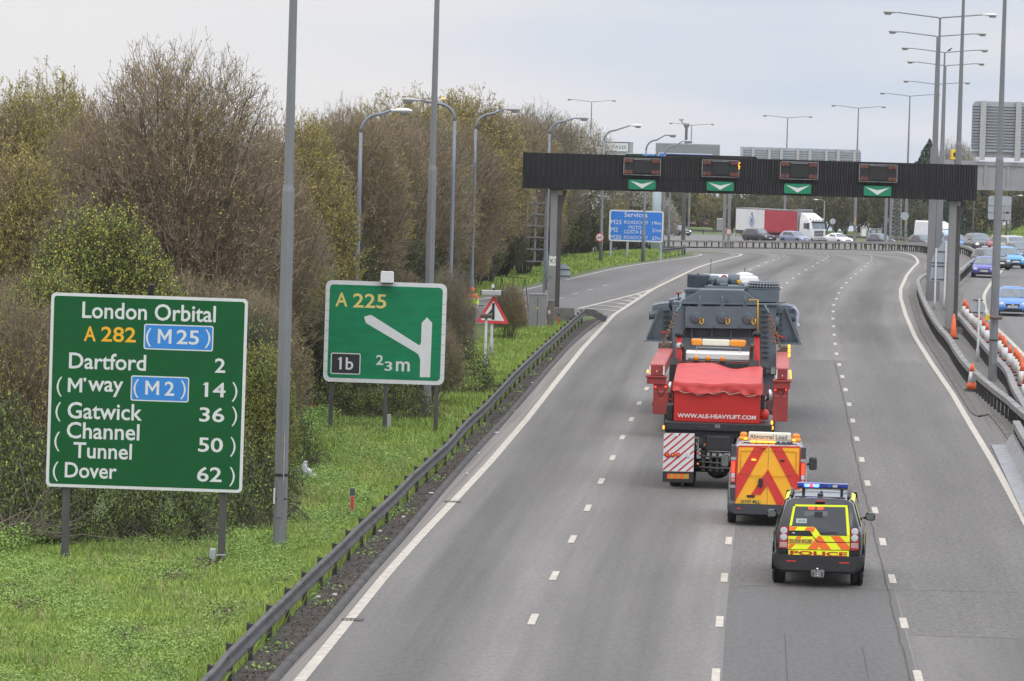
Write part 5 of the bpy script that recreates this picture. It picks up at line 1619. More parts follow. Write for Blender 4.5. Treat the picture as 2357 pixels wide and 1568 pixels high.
for q in (-.75,-.25,.25,.75): g.lathe([(.10,0),(.12,.05),(.02,.08)], lens_clear, (q,1.95,3.05), 'y', 10)
g.tube([(-.95,1.95,3.0),(.95,1.95,3.0)], .03, chrome, 6)
for s in (-1,1): g.ell((s*1.0,1.7,3.15),(.12,.12,.10),amber_lens,8,6)
g.build('light_bar', lorry)
tr = MB(); y0, y1 = -12.9, -.55
tr.box(-1.25,1.25,y0,y1,1.15,1.28,trim_m); tr.box(-1.22,1.22,y0+.05,y1,3.98,4.12,galv_top); tr.box(-1.22,1.22,y0,y0+.06,1.28,3.98,gant_grey); tr.box(-1.24,1.24,y1-.06,y1,1.28,4.3,gant_grey); tr.box(-.5,.5,y0+.3,y1+.4,.75,1.14,trim_m)
tr.box(-1.22,1.22,y1-1.9,y1-.3,4.121,4.16,galv_top)
trailer = tr.build('trailer', lorry)
cw_ = MB(); ym = -7.1
for s in (-1,1): cw_.box(s*1.235-.012,s*1.235+.012,y0+.07,ym,1.29,3.97,curt_w)
cw_.build('curtain', lorry)
cr_ = MB()
for s in (-1,1):
    cr_.box(s*1.235-.012,s*1.235+.012,ym+.01,y1-.07,1.29,3.97,curt_r)
    for q in range(22): yy = ym+.2+q*.28; cr_.box(s*1.252-.006,s*1.252+.006,yy,yy+.07,1.12,1.5,curt_r)
cr_.build('curtain', lorry)
em_b = mat('emblem_blue', (.04,.18,.5), .6, var=.2); em_n = mat('emblem_navy', (.02,.03,.12), .6, var=.2)
eb = MB()
def emb(poly, m, d):   # poly in (y, z) on the side facing the camera, +x side of the lorry
    n = len(poly); V = [(1.249+d, p[0], p[1]) for p in poly]; eb.add(V, [tuple(range(n))], m)
cyc, czc = -9.6, 2.62
for q in range(20):
    if 4 < q < 7: continue
    a0, a1 = 2*PI*q/20, 2*PI*(q+1)/20
    emb([(cyc+r_*math.cos(a)*.62, czc+r_*math.sin(a)*1.1) for r_, a in ((.42,a0),(.62,a0),(.62,a1),(.42,a1))], em_b if q % 3 else em_n, .006)
for q in range(10):
    a0, a1 = PI+PI*q/10, PI+PI*(q+1)/10
    emb([(cyc+r_*math.cos(a)*.75, czc+r_*math.sin(a)*1.1) for r_, a in ((.74,a0),(.84,a0),(.84,a1),(.74,a1))], em_b, .006)
emb([(cyc+.14*math.cos(2*PI*q/12), czc+.85+.16*math.sin(2*PI*q/12)) for q in range(12)], em_n, .008)
emb([(cyc-.18,czc+.6),(cyc+.18,czc+.6),(cyc+.1,czc+.75),(cyc-.1,czc+.75)], em_b, .007)
emb([(cyc-.1,czc-.3),(cyc+.08,czc-.35),(cyc+.16,czc+.1),(cyc-.02,czc+.35),(cyc-.13,czc+.05)], em_n, .007)
eb.build('emblem', lorry)
mf = MB()
for s in (-1,1): mf.box(s*1.05-.18,s*1.05+.18,y0-.3,y0-.25,.35,1.1,white_plate)
mf.build('mudflap', lorry)
ub = MB()
for s in (-1,1):
    for z in (.55,.8): ub.box(s*1.18-.02,s*1.18+.02,-7.2,-2.8,z,z+.1,galv_top)
ub.build('side_guard', lorry)
# ================================================================ THE CONVOY (local +y is the way they drive; z and x in metres)
HEAD = -R(3.3)
# ---------------------------------------------------------------- police off roader
PX, PY = on_ground(1882, 1344)
pol = thing('police_car', 'police off roader with yellow and orange rear chevrons and a lit blue light bar', 'police car', (PX, PY, .012), -R(4.6))
p_navy = mat('police_dark_paint', (.012,.013,.018), .22, 0, var=.1, coat=.6)
p_blue = mat('police_blue', (.035,.07,.30), .35, 0, var=.05, coat=.3)
p_yel = mat('fluorescent_yellow', (.88,.98,.02), .45, var=.04)
p_org = mat('fluorescent_orange', (.95,.17,.03), .4, var=.04)
silver = mat('silver_paint', (.42,.43,.45), .3, .4, var=.05, coat=.4)
rear = -.93
def dsec(y, half, lean=0.0, z0=1.2):
    f = lambda z: y + max(0, z-z0)*lean
    return ([(-x, f(z), z) for x, z in half] + [(x, f(z), z) for x, z in half[::-1]])[::-1]
hF = [(.84,.42),(.93,.60),(.955,.85),(.955,1.14),(.90,1.28),(.735,1.80),(.62,1.865),(.25,1.885)]
def scale_h(h, dz=0, k=1.0, cap=None, low=0):
    out = []
    for x, z in h:
        z2 = z+dz if z > 1.0 else z
        out.append((x*k, z2))
    return out
hood = lambda zt, k: [(.84*k,.42),(.93*k,.60),(.955*k,.85),(.955*k,zt-.08),(.93*k,zt-.03),(.88*k,zt-.004),(.70*k,zt+.01),(.25*k,zt+.025)]
mb = MB()
mb.loft([dsec(rear+.03, scale_h(hF,0,.92), .165), dsec(rear+.10, scale_h(hF,.0,.95), .165), dsec(rear+.45, scale_h(hF,.0,1.0), .03), dsec(.0, hF), dsec(1.4, scale_h(hF,.012)), dsec(1.85, scale_h(hF,-.02)),
         dsec(2.62, hood(1.19,1.0)), dsec(3.45, hood(1.12,.99)), dsec(3.78, hood(1.02,.95)), dsec(3.86, hood(.85,.90))], p_navy)
mb.box(-.80,.80,rear+.1,3.7,.30,.46,trim_m)
body = mb.build('body', pol)
# rear bumper
mb = MB(); mb.loft([[(s*hw, y, z) for s, hw, y in ((-1,.985*k,rear+.55),(-1,.97*k,rear+.1),(-1,.86*k,rear-.06),(1,.86*k,rear-.06),(1,.97*k,rear+.1),(1,.985*k,rear+.55))] for z, k in ((.36,.90),(.44,.96),(.60,1.0),(.68,1.0))], trim_m, smooth=False)
bump = mb.build('bumper', pol)
rm = MB()
for s in (-1,1): rm.box(s*.565-.105,s*.565+.105,rear-.068,rear-.056,.535,.56,red_refl)
rm.build('reflector', bump)
hm = MB(); hm.box(-.16,.16,rear-.064,rear-.056,.50,.60,black_m); hm.build('hitch_recess', bump)
# wheel arch flares
for s in (-1,1):
    for yy in (0, 2.885):
        a = MB(); rings = []
        for rr_, xx in ((.47,.945),(.50,.985),(.40,.985),(.385,.93)):
            rings.append([(s*xx, rr_*math.cos(q), .38+rr_*math.sin(q)) for q in np.linspace(R(-8), R(188), 15)])
        rings = [list(p) for p in zip(*rings)]
        a.loft(rings, trim_m); a.lathe([(.42,.90*s-.01),(.42,.93*s)], black_m, (0,0,.38), 'x', 20)
        a.build('wheel_arch', pol, (0, yy, 0))
        wheel(pol, s*.83, yy, .375, .27, s)
def RZ(x, y): return ((x-1427)*.00272, (1491-(y-.018*(x-1427)))*.00272)
def rp(mb, pts, m, d=0.0, slope=True):
    """flat piece on the tailgate: outline measured on the photograph's rear view"""
    P = [RZ(*p) for p in pts]
    y = lambda z: rear + .012 + max(0, z-1.20)*.16 - d
    V = [(p[0], y(p[1]), p[1]) for p in P]; n = len(P)
    V2 = [(p[0], y(p[1])+.02+d, p[1]) for p in P]
    area = sum(P[i][0]*P[(i+1)%n][1]-P[(i+1)%n][0]*P[i][1] for i in range(n))
    f = list(range(n)) if area > 0 else list(range(n))[::-1]
    F = [tuple(f)] + [((f[(i+1)%n]), f[i], f[i]+n, f[(i+1)%n]+n) for i in range(n)]
    mb.add(V+V2, F, m)
# tailgate base
tg = MB()
rp(tg, [(1192,1197),(1672,1197),(1672,1085),(1656,860),(1645,845),(1236,845),(1222,860),(1192,1018)], p_navy)
tailgate = tg.build('tailgate', pol)
ch = MB()
rp(ch, [(1236,847),(1645,847),(1645,862),(1236,862)], p_yel, .006)
rp(ch, [(1222,862),(1240,862),(1217,1012),(1198,1012)], p_yel, .006)
rp(ch, [(1628,862),(1648,862),(1672,1082),(1648,1082)], p_yel, .006)
# stepped chevron band: yellow ground with orange stripes
rp(ch, [(1196,1018),(1385,1018),(1402,1026),(1446,1085),(1672,1085),(1672,1195),(1192,1195),(1192,1092),(1388,1092),(1360,1048),(1196,1048)], p_yel, .005)
for q in ([(1196,1020),(1262,1020),(1243,1046),(1196,1046)], [(1335,1020),(1385,1020),(1400,1027),(1378,1066),(1362,1047),(1313,1047)],
          [(1300,1094),(1262,1094),(1196,1170),(1196,1193),(1214,1193)], [(1428,1086),(1446,1090),(1530,1193),(1450,1193),(1434,1172),(1420,1193),(1342,1193)],
          [(1522,1087),(1592,1087),(1670,1165),(1670,1193),(1608,1193)]):
    rp(ch, q, p_org, .008)
ch.build('chevrons', tailgate)
lm = MB(); rp(lm, [(1197,1201),(1668,1201),(1668,1248),(1197,1248)], p_yel, .006)
x0, z1 = RZ(1210,1208); x1, z0_ = RZ(1655,1243)
lm.text('POLICE', x0, x1, RZ(1432,1243)[1], RZ(1432,1208)[1], rear-.001, mat('police_red', (.50,.03,.02), .4, var=0), .035); lm.build('police_panel', tailgate)
st = MB(); rp(st, [(1196,1052),(1360,1052),(1384,1089),(1194,1089)], trim_m, .012); st.ell((RZ(1232,1068)[0], rear-.003, RZ(1232,1068)[1]), (.035,.004,.018), silver, 12, 6); st.build('tailgate_handle', tailgate)
sm = MB(); rp(sm, [(1388,1092),(1425,1133),(1672,1133),(1672,1139),(1420,1139),(1384,1096)], black_m, .0095); sm.build('tailgate_seam', tailgate)
pl = MB(); rp(pl, [(1194,1112),(1386,1112),(1386,1152),(1194,1152)], plate_yellow, .014); a = RZ(1208,1132)[0]; b = RZ(1372,1132)[0]
pl.text('EU59 KUB', a, b, RZ(1290,1146)[1], RZ(1290,1118)[1], rear-.004, sign_black, .006); pl.build('number_plate', tailgate)
gl = MB(); rp(gl, [(1242,863),(1628,863),(1648,1078),(1446,1078),(1404,1020),(1386,1012),(1220,1012)], glass_m, .008); win = gl.build('rear_window', tailgate)
ins = MB(); rp(ins, [(1250,955),(1333,955),(1332,990),(1248,990)], mat('paper_card', (.42,.52,.48), .6, var=.1), .012); 
ins.text('QT42', RZ(1265,970)[0], RZ(1318,970)[0], RZ(1290,983)[1], RZ(1290,968)[1], rear+.012+(RZ(1290,975)[1]-1.2)*.16-.015, sign_black, .004); ins.build('card', win)
ar = MB()
for x in (1342,1410): rp(ar, [(x,865),(x+32,865),(x+32,861),(x+54,873),(x+32,886),(x+32,882),(x,882)], tail_lit, .014)
ar.build('arrow_light', win)
it = mat('interior_seen_through_glass', (.10,.115,.12), .4, var=.5, scale=6)
ii = MB(); rp(ii, [(1310,895),(1495,895),(1495,935),(1310,935)], it, .0095)
rp(ii, [(1392,900),(1452,900),(1456,945),(1388,945)], black_m, .0105)
ii.build('cage_and_headrest', win)
wp = MB(); wp.tube([(RZ(1440,1070)[0], rear-.012, 1.155), (RZ(1570,1060)[0], rear-.004, 1.18)], .012, black_m, 6); wp.build('wiper', tailgate)
hl = MB(); rp(hl, [(1395,814),(1470,814),(1470,821),(1395,821)], tail_red, .012); hl.build('high_brake_light', tailgate)
# tail lights
for s, pts in ((-1, [(1128,1020),(1190,1020),(1188,1190),(1120,1185)]), (1, [(1676,1026),(1735,1026),(1744,1192),(1680,1198)])):
    t_ = MB(); rp(t_, pts, tail_red, .016); cxl = sum(p[0] for p in pts)/4
    tl = t_.build('tail_light', pol)
    for k, yy in enumerate((1050, 1102)):
        c_ = RZ(cxl, yy); l_ = MB(); l_.lathe([(.078,0),(.07,-.018),(.045,-.012),(.01,-.02)], lens_clear, (c_[0], rear-.012+max(0,c_[1]-1.2)*.16, c_[1]), 'y', 16); l_.build('lamp_lens', tl)
    l_ = MB(); c_ = RZ(cxl, 1160); l_.bbox(c_[0]-.08, c_[0]+.08, rear-.02, rear, c_[1]-.055, c_[1]+.055, mat('lens_pale_red', (.5,.3,.3), .2, var=.2, scale=20), .01); l_.build('lamp_lens', tl)
# side livery and side glass
for s in (-1,1):
    sm_ = MB(); cols = (p_yel, p_blue, p_yel, p_blue, p_yel, p_blue)
    ys = np.linspace(rear+.40, 3.3, 7)
    for k in range(6):
        for z0_, z1_, mm in ((.93,1.13,cols[k]),(.72,.925,cols[(k+1)%2])):
            q = [(s*.962, ys[k], z0_),(s*.962, ys[k+1], z0_),(s*.962, ys[k+1], z1_),(s*.962, ys[k], z1_)]
            sm_.face(q if s > 0 else q[::-1], mm)
    sm_.build('side_livery', pol)
    for ya, yb in ((rear+.64,.35),(.42,1.15),(1.2,2.05)):
        f = lambda y, z: (s*(np.interp(z, [1.28,1.80], [.90,.735])+.008), y, z)
        yt = min(yb, 1.75 if yb > 2 else yb)
        q = [f(ya,1.31), f(yb,1.31), f(yt,1.74), f(ya+.04,1.74)]
        g = MB(); g.face(q if s > 0 else q[::-1], glass_m); g.build('window', pol)
    e = MB(); f = lambda y, z: (s*(np.interp(z, [1.28,1.80], [.90,.735])+.010), y, z)
    q = [f(rear+.34,1.30), f(rear+.60,1.30), f(rear+.62,1.80), f(rear+.42,1.80)]; e.face(q if s > 0 else q[::-1], p_yel)
    q = [f(-.2,1.79), f(1.6,1.79), f(1.6,1.83), f(-.2,1.83)]
    q = [(s*(.735+.006), -.5, 1.815), (s*(.735+.006), 1.5, 1.815), (s*.665, 1.5, 1.86), (s*.665, -.5, 1.86)]; e.face(q if s > 0 else q[::-1], p_yel)
    e.build('pillar_stripe', pol)
    m_ = MB(); m_.bbox(s*1.075-.105, s*1.075+.105, 1.99, 2.12, 1.215, 1.385, p_navy, .045); m_.bar((s*.92,2.1,1.26),(s*1.05,2.08,1.28),.06,.05,trim_m)
    mr_ = m_.build('mirror', pol); g = MB(); g.rrect(s*1.075-.085,s*1.075+.085,1.235,1.365,.04,1.976,1.988,mat('mirror_glass',(.30,.34,.33),.05,.8,var=.2,scale=5)); g.build('mirror_glass', mr_)
    g = MB(); g.bbox(s*.62-.03,s*.62+.03,-.5,1.5,1.885,1.925,trim_m,.015); g.build('roof_rail', pol)
    h_ = MB(); h_.ell((s*.66,3.75,.92),(.2,.12,.10),lens_clear,10,6); h_.build('headlight', pol)
g = MB(); g.bbox(-.22,.22,3.80,3.90,.78,.95,trim_m,.03); g.build('grille', pol)
g = MB(); g.box(-.97,.97,3.6,3.92,.42,.66,trim_m); g.build('bumper', pol)
g = MB(); g.face([(.76,1.92,1.83),(-.76,1.92,1.83),(-.88,2.58,1.235),(.88,2.58,1.235)][::-1], glass_m); g.build('windscreen', pol)
# roof furniture and light bar
rb = MB(); rb.bbox(-.06,.06,-.35,-.2,1.885,1.95,black_m,.02); rb.lathe([(.05,1.885),(.02,1.98),(.008,2.0)], black_m, (.02,-.05,0), n=8); rb.build('aerial', pol)
sk = MB(); sk.bbox(-.55,.55,-.45,.05,1.887,1.897,glass_m,.02); sk.build('sunroof', pol)
lb = MB(); lb.bbox(-.50,.58,.35,.62,2.0,2.03,black_m,.01); lb.box(-.40,-.34,.4,.6,1.88,2.0,black_m); lb.box(.42,.48,.4,.6,1.88,2.0,black_m)
bar_ = lb.build('light_bar', pol)
blue_lens = mat('blue_lens', (.02,.05,.35), .15, var=.2, scale=12); blue_lit = mat('blue_lit', (.3,.4,1), .2, var=0, emit=(.04,.12,1), es=7)
for x0, x1, mm in ((-.50,-.36,blue_lens),(-.355,-.25,blue_lit),(-.245,-.17,mat('red_lit',(1,.1,.1),.2,var=0,emit=(1,.05,.05),es=2.5)),(-.165,-.04,blue_lit),(-.035,.13,blue_lens),(.135,.24,mat('blue_lens_bright',(.05,.12,.6),.15,var=.1)),(.245,.36,lens_clear),(.365,.58,blue_lens)):
    q = MB(); q.bbox(x0,x1,.34,.63,2.031,2.10,mm,.02); q.build('beacon', bar_)
lid = MB(); lid.bbox(-.51,.59,.33,.64,2.101,2.112,blue_lens,.005); lid.build('lid', bar_)
# towing bracket
tb = MB(); P_ = [RZ(*p) for p in ((1380,1350),(1478,1350),(1482,1368),(1478,1408),(1384,1406),(1377,1368))]
tb.plate([(p[0], p[1]) for p in P_][::-1], rear-.10, rear-.07, galv_top)
for x, y in ((1395,1375),(1395,1395),(1430,1362),(1430,1380),(1465,1375),(1465,1395),(1430,1398)):
    c_ = RZ(x, y); tb.lathe([(.018,-.008),(.018,.0)], black_m if x != 1430 else chrome, (c_[0], rear-.104, c_[1]), 'y', 8)
tb.bar((-.25, rear+.1, .38), (-.05, rear-.07, .33), .04, .03, galv); tb.bar((.25, rear+.1, .38), (.05, rear-.07, .33), .04, .03, galv); tb.ell((0, rear-.12, .40), (.03,.03,.035), chrome)
tb.build('tow_bar', pol)
ax = MB(); ax.tube([(-.7,0,.36),(.7,0,.36)], .06, black_m, 8); ax.ell((.05,0,.36),(.14,.16,.13),black_m); ax.tube([(.35,-.2,.42),(.35,-.85,.40)],.05,galv,8); ax.build('axle', pol)

# ---------------------------------------------------------------- escort van
VX, VY = on_ground(1765, 1206)
van = thing('escort_van', 'orange and red chevron backed escort van with an Abnormal Load roof board', 'van', (VX, VY, .012), HEAD)
v_sil = mat('van_silver', (.36,.365,.37), .3, .3, var=.05, coat=.4); v_dark = mat('van_dark_trim', (.045,.048,.055), .45, var=.1)
v_org = mat('van_orange', (.88,.43,.03), .5, var=.05, spec=.3); v_red = mat('van_red', (.60,.045,.035), .5, var=.05, spec=.3)
rear = -.95
hV = [(.86,.34),(.95,.52),(.965,.9),(.965,1.18),(.935,1.32),(.87,1.72),(.80,1.90),(.66,1.97)]
def vs(y, h, dz=0, k=1.0, lean=0.0): return dsec(y, [(x*k, z+dz if z > 1 else z) for x, z in h], lean, 1.0)
mb = MB()
mb.loft([vs(rear+.045,hV,-.02,.965,.055), vs(rear+.12,hV,0,.995,.055), vs(.5,hV,.015), vs(2.2,hV,0), dsec(2.55,[(.86,.34),(.95,.52),(.965,.9),(.965,1.18),(.93,1.31),(.85,1.66),(.78,1.80),(.62,1.86)]),
         dsec(3.1,[(.86,.34),(.95,.52),(.965,.9),(.965,1.02),(.93,1.10),(.85,1.15),(.70,1.18),(.4,1.2)]), dsec(3.6,[(.80,.36),(.88,.5),(.90,.7),(.90,.82),(.86,.88),(.78,.92),(.6,.95),(.4,.96)]), dsec(3.82,[(.66,.4),(.72,.5),(.74,.6),(.74,.66),(.72,.7),(.66,.72),(.5,.73),(.3,.74)])], v_sil)
mb.box(-.8,.8,rear+.2,3.5,.24,.40,trim_m)
mb.build('body', van)
def VZ(x, y): return ((x-1036)*.00318, (1022-(y-.018*(x-1036)))*.00318)
def vp(mb, pts, m, d=0.0):
    P = [VZ(*p) for p in pts]; n = len(P)
    y = lambda z: rear + .02 + max(0, z-1.0)*.05 - d
    V = [(p[0], y(p[1]), p[1]) for p in P]; V2 = [(p[0], y(p[1])+.02+d, p[1]) for p in P]
    area = sum(P[i][0]*P[(i+1)%n][1]-P[(i+1)%n][0]*P[i][1] for i in range(n))
    f = list(range(n)) if area > 0 else list(range(n))[::-1]
    mb.add(V+V2, [tuple(f)] + [((f[(i+1)%n]), f[i], f[i]+n, f[(i+1)%n]+n) for i in range(n)], m)
def clipx(pts, lo, hi):
    """clip a polygon to lo <= x <= hi"""
    for lim, sgn in ((lo, 1), (hi, -1)):
        out = []
        for i in range(len(pts)):
            a, b = pts[i-1], pts[i]; ia, ib = (a[0]-lim)*sgn >= 0, (b[0]-lim)*sgn >= 0
            if ia != ib:
                f = (lim-a[0])/(b[0]-a[0]); out.append((lim, a[1]+(b[1]-a[1])*f))
            if ib: out.append(b)
        pts = out
        if not pts: break
    return pts
for lo, hi in ((789,1031),(1035,1280)):
    db = MB(); base = clipx([(789,875),(1282,875),(1279,412),(1268,404),(806,404),(796,412)], lo, hi)
    vp(db, base, v_org)
    door = db.build('rear_door', van)
    sb = MB()
    for st_ in ([(796,412),(806,404),(1268,404),(1279,412),(1279,416),(796,416)],[(796,412),(806,412),(800,640),(790,650)],[(1268,412),(1279,412),(1281,650),(1270,640)],
                [(925,412),(1012,412),(897,628),(815,612)],[(1048,412),(1133,412),(1250,612),(1170,628)],
                [(789,655),(812,610),(897,626),(800,812),(789,840)],[(1281,655),(1255,610),(1170,626),(1262,800),(1281,840)],
                [(1033,582),(1170,820),(1170,875),(1118,875),(1033,705)],
                [(1033,582),(1033,705),(982,778),(910,778),(958,700)],[(857,858),(945,858),(940,875),(852,875)]):
        c_ = clipx(st_, lo, hi)
        if len(c_) > 2: vp(sb, c_, v_red, .006)
    sb.build('chevrons', door)
    sm = MB()
    for a, b in (((822,445),(1010,441)),((1052,441),(1240,447)),((822,612),(905,634)),((905,634),(1018,636)),((1245,612),(1165,634)),((1165,634),(1048,636)),((822,445),(822,612)),((1245,447),(1245,612)),((1010,441),(1022,450)),):
        if lo <= a[0] <= hi:
            p, q = VZ(*a), VZ(*b); y = rear+.008+max(0,p[1]-1)*.05; sm.bar((p[0],y,p[1]),(q[0],rear+.008+max(0,q[1]-1)*.05,q[1]),.012,.006,mat('van_orange_edge',(.50,.17,.01),.4,var=0))
    sm.build('door_panel_crease', door)
    if lo < 1000:
        h = MB(); c_ = VZ(979,688); h.rrect(c_[0]-.055,c_[0]+.055,c_[1]-.115,c_[1]+.115,.05,rear-.02,rear+.01,black_m); h.build('door_handle', door)
        pl = MB(); vp(pl, [(832,815),(988,815),(988,848),(832,848)], plate_yellow, .01); pl.text('DY07 MLL', VZ(838,0)[0], VZ(980,0)[0], VZ(900,844)[1], VZ(900,820)[1], rear+.005, sign_black, .008); pl.build('number_plate', door)
        h2 = MB(); vp(h2, [(876,782),(940,782),(935,800),(880,800)], trim_m, .02); h2.build('plate_lamp', door)
        l = MB(); c_ = VZ(922,511); l.bbox(c_[0]-.055,c_[0]+.055,rear+.015,rear+.05,c_[1]-.02,c_[1]+.02,amber_lit,.01); l.build('amber_light', door)
        l = MB(); c_ = VZ(993,423); l.bbox(c_[0]-.065,c_[0]+.065,rear+.035,rear+.07,c_[1]-.02,c_[1]+.02,tail_red,.01); l.build('brake_light', door)
    else:
        l = MB(); c_ = VZ(1141,514); l.bbox(c_[0]-.055,c_[0]+.055,rear+.015,rear+.05,c_[1]-.02,c_[1]+.02,trim_m,.01); l.build('amber_light', door)
for s, xa, xb in ((-1,748,787),(1,1281,1320)):
    c0, c1 = VZ(xa,0)[0], VZ(xb,0)[0]
    d = MB()
    for za, zb_, mm in ((.62,1.03,v_dark),(1.60,1.95,v_dark),(1.60,1.67,v_sil),(.92,.99,v_sil)):
        d.loft([[(c0,rear+.0+max(0,z-1)*.05-(.005 if mm is v_sil else 0),z),(c1,rear+.0+max(0,z-1)*.05-(.005 if mm is v_sil else 0),z),(c1,rear+.3,z),(c0,rear+.3,z)] for z in (za,zb_)], mm, smooth=False)
    d.build('corner_trim', van)
    tl = MB(); 
    tl.bbox(c0,c1,rear-.025,rear+.2,1.04,1.59,tail_red,.03); o = tl.build('tail_light', van)
    for za, zb_, mm in ((1.30,1.55,tail_lit),(1.17,1.28,lens_clear),(1.07,1.15,mat('lens_pale_red', (.5,.3,.3), .2))):
        l = MB(); l.bbox(c0+.02,c1-.02,rear-.04,rear-.02,za,zb_,mm,.02); l.build('lamp_lens', o)
    for yy in (0, 3.1*.999): wheel(van, s*.86, yy, .33, .21, s)
    g = MB(); q = [(s*.945,1.2,1.30),(s*.945,2.35,1.30),(s*.885,2.1,1.70),(s*.885,1.2,1.70)]; g.face(q if s > 0 else q[::-1], glass_m); g.build('window', van)
    m_ = MB(); m_.bbox(s*1.10-.10,s*1.10+.10,2.25,2.40,1.18,1.50,v_dark,.05); m_.bar((s*.95,2.35,1.3),(s*1.05,2.35,1.35),.06,.06,v_dark); o = m_.build('mirror', van)
    g = MB(); g.rrect(s*1.10-.085,s*1.10+.085,1.21,1.47,.04,2.235,2.249,mat('mirror_glass',(.30,.34,.33),.05,.8)); g.build('mirror_glass', o)
    g = MB(); q = [(s*.973,rear+.12,.55),(s*.973,2.6,.55),(s*.973,2.6,1.15),(s*.973,rear+.12,1.15)]; g.face(q if s > 0 else q[::-1], v_org); g.build('side_stripe', van)
bp = MB(); bp.loft([[(s*hw,y,z) for s,hw,y in ((-1,.98*k,rear+.5),(-1,.96*k,rear+.05),(-1,.86*k,rear-.06),(1,.86*k,rear-.06),(1,.96*k,rear+.05),(1,.98*k,rear+.5))] for z,k in ((.30,.93),(.36,1),(.50,1),(.54,.98))], v_dark, smooth=False)
o = bp.build('bumper', van); r_ = MB(); r_.box(-.74,-.64,rear-.066,rear-.058,.41,.44,red_refl); r_.box(.64,.74,rear-.066,rear-.058,.41,.44,red_refl); r_.build('reflector', o)
g = MB(); g.face([(.80,2.62,1.78),(-.80,2.62,1.78),(-.9,3.12,1.16),(.9,3.12,1.16)][::-1], glass_m); g.build('windscreen', van)
bb_ = MB(); x0, x1 = VZ(875,0)[0], VZ(1202,0)[0]
bb_.bbox(x0,x1,-.30,.1,2.05,2.24,mat('board_cream',(.66,.63,.52),.5,var=.05),.03); board = bb_.build('roof_board', van)
lm = MB(); lm.text('Abnormal Load', VZ(886,0)[0], VZ(1170,0)[0], 2.09, 2.20, -.304, mat('board_lettering',(.06,.06,.06),.5,var=0), .012); lm.build('lettering', board)
for x0, x1 in ((800,876),(1201,1280)):
    a_, b_ = VZ(x0,0)[0], VZ(x1,0)[0]; am = MB()
    am.bbox(a_,b_,-.32,-.05,2.03,2.13,amber_lens,.04); am.bbox(a_+.03,b_-.03,-.02,.2,2.05,2.22,amber_lens,.05)
    o = am.build('beacon', board); l = MB(); l.ell(((a_+b_)/2+(.05 if x0 < 900 else -.05),-.325,2.085),(.05,.02,.03),amber_lit,8,6); l.build('beacon_lamp', o)
st_ = MB()
st_.bbox(VZ(840,0)[0],VZ(1225,0)[0],-.36,-.30,1.975,2.0,trim_m,.01); st_.build('light_rail', van)
for x0, x1 in ((890,935),(942,985),(988,1030),(1035,1080)):
    l = MB(); l.bbox(VZ(x0,0)[0],VZ(x1,0)[0],-.42,-.34,2.0,2.05,amber_lit,.015); l.build('amber_light', van)
for x0, x1 in ((1090,1120),(1130,1160),(1165,1215)):
    l = MB(); l.bbox(VZ(x0,0)[0],VZ(x1,0)[0],-.40,-.34,1.99,2.045,galv,.01); l.build('strobe_housing', van)
ax = MB(); ax.tube([(-.75,0,.33),(.75,0,.33)], .05, black_m, 8); ax.bbox(-.3,.3,-.8,-.2,.2,.3,black_m,.05); ax.build('axle', van)

# ---------------------------------------------------------------- ballast tractor
TX, TY = on_ground(1651, 1122)
trk = thing('ballast_tractor', 'red heavy haulage tractor with a tarpaulined ballast box lettered along its back', 'truck', (TX, TY, .012), HEAD)
t_red = mat('haulage_red', (.47,.024,.02), .5, var=.10, scale=1.2, spec=.3)
t_red2 = mat('girder_red', (.30,.035,.03), .55, var=.25, scale=2.0)
t_pink = mat('girder_red_faded', (.40,.095,.085), .65, var=.18, scale=2.5)
tarp = mat('red_tarpaulin', (.50,.04,.036), .55, var=.16, scale=2.0, bump=.8, bscale=3.2)
t_black = mat('chassis_black', (.018,.018,.019), .6, var=.35, scale=4)
tread = mat('chequer_plate', (.028,.029,.031), .45, .3, var=.3, scale=30)
rear = -1.15; kk = .003472
def TZ(x, y): return ((x-658)*kk, (752-(y-.018*(x-658)))*kk)
def tz1(x, y):  # from the closer view, rear plane
    return ((x-903)*.003083, (2025-(y-.018*(x-903)))*.003083)
# chassis and axles
mb = MB(); mb.box(-.45,-.33,rear+.3,6.5,.75,1.15,t_black); mb.box(.33,.45,rear+.3,6.5,.75,1.15,t_black)
mb.box(-1.42,1.42,rear+.1,3.0,1.40,1.56,t_black)
mb.box(-.42,.42,rear+.05,rear+.5,1.12,1.5,t_black)
mb.bbox(-.34,.36,rear-.02,rear+.2,1.05,1.45,t_black,.04)
mb.tube([(-1.0,0,.52),(1.0,0,.52)], .13, t_black, 10); mb.ell((0,0,.52),(.32,.3,.30),t_black); mb.tube([(-1.0,1.4,.52),(1.0,1.4,.52)], .13, t_black, 10)
mb.build('chassis', trk)
for yy in (0, 1.4, 5.3):
    for s in (-1,1):
        wheel(trk, s*1.12, yy, .52, .32, s)
        if yy < 2: wheel(trk, s*.76, yy, .52, .30, s, False)
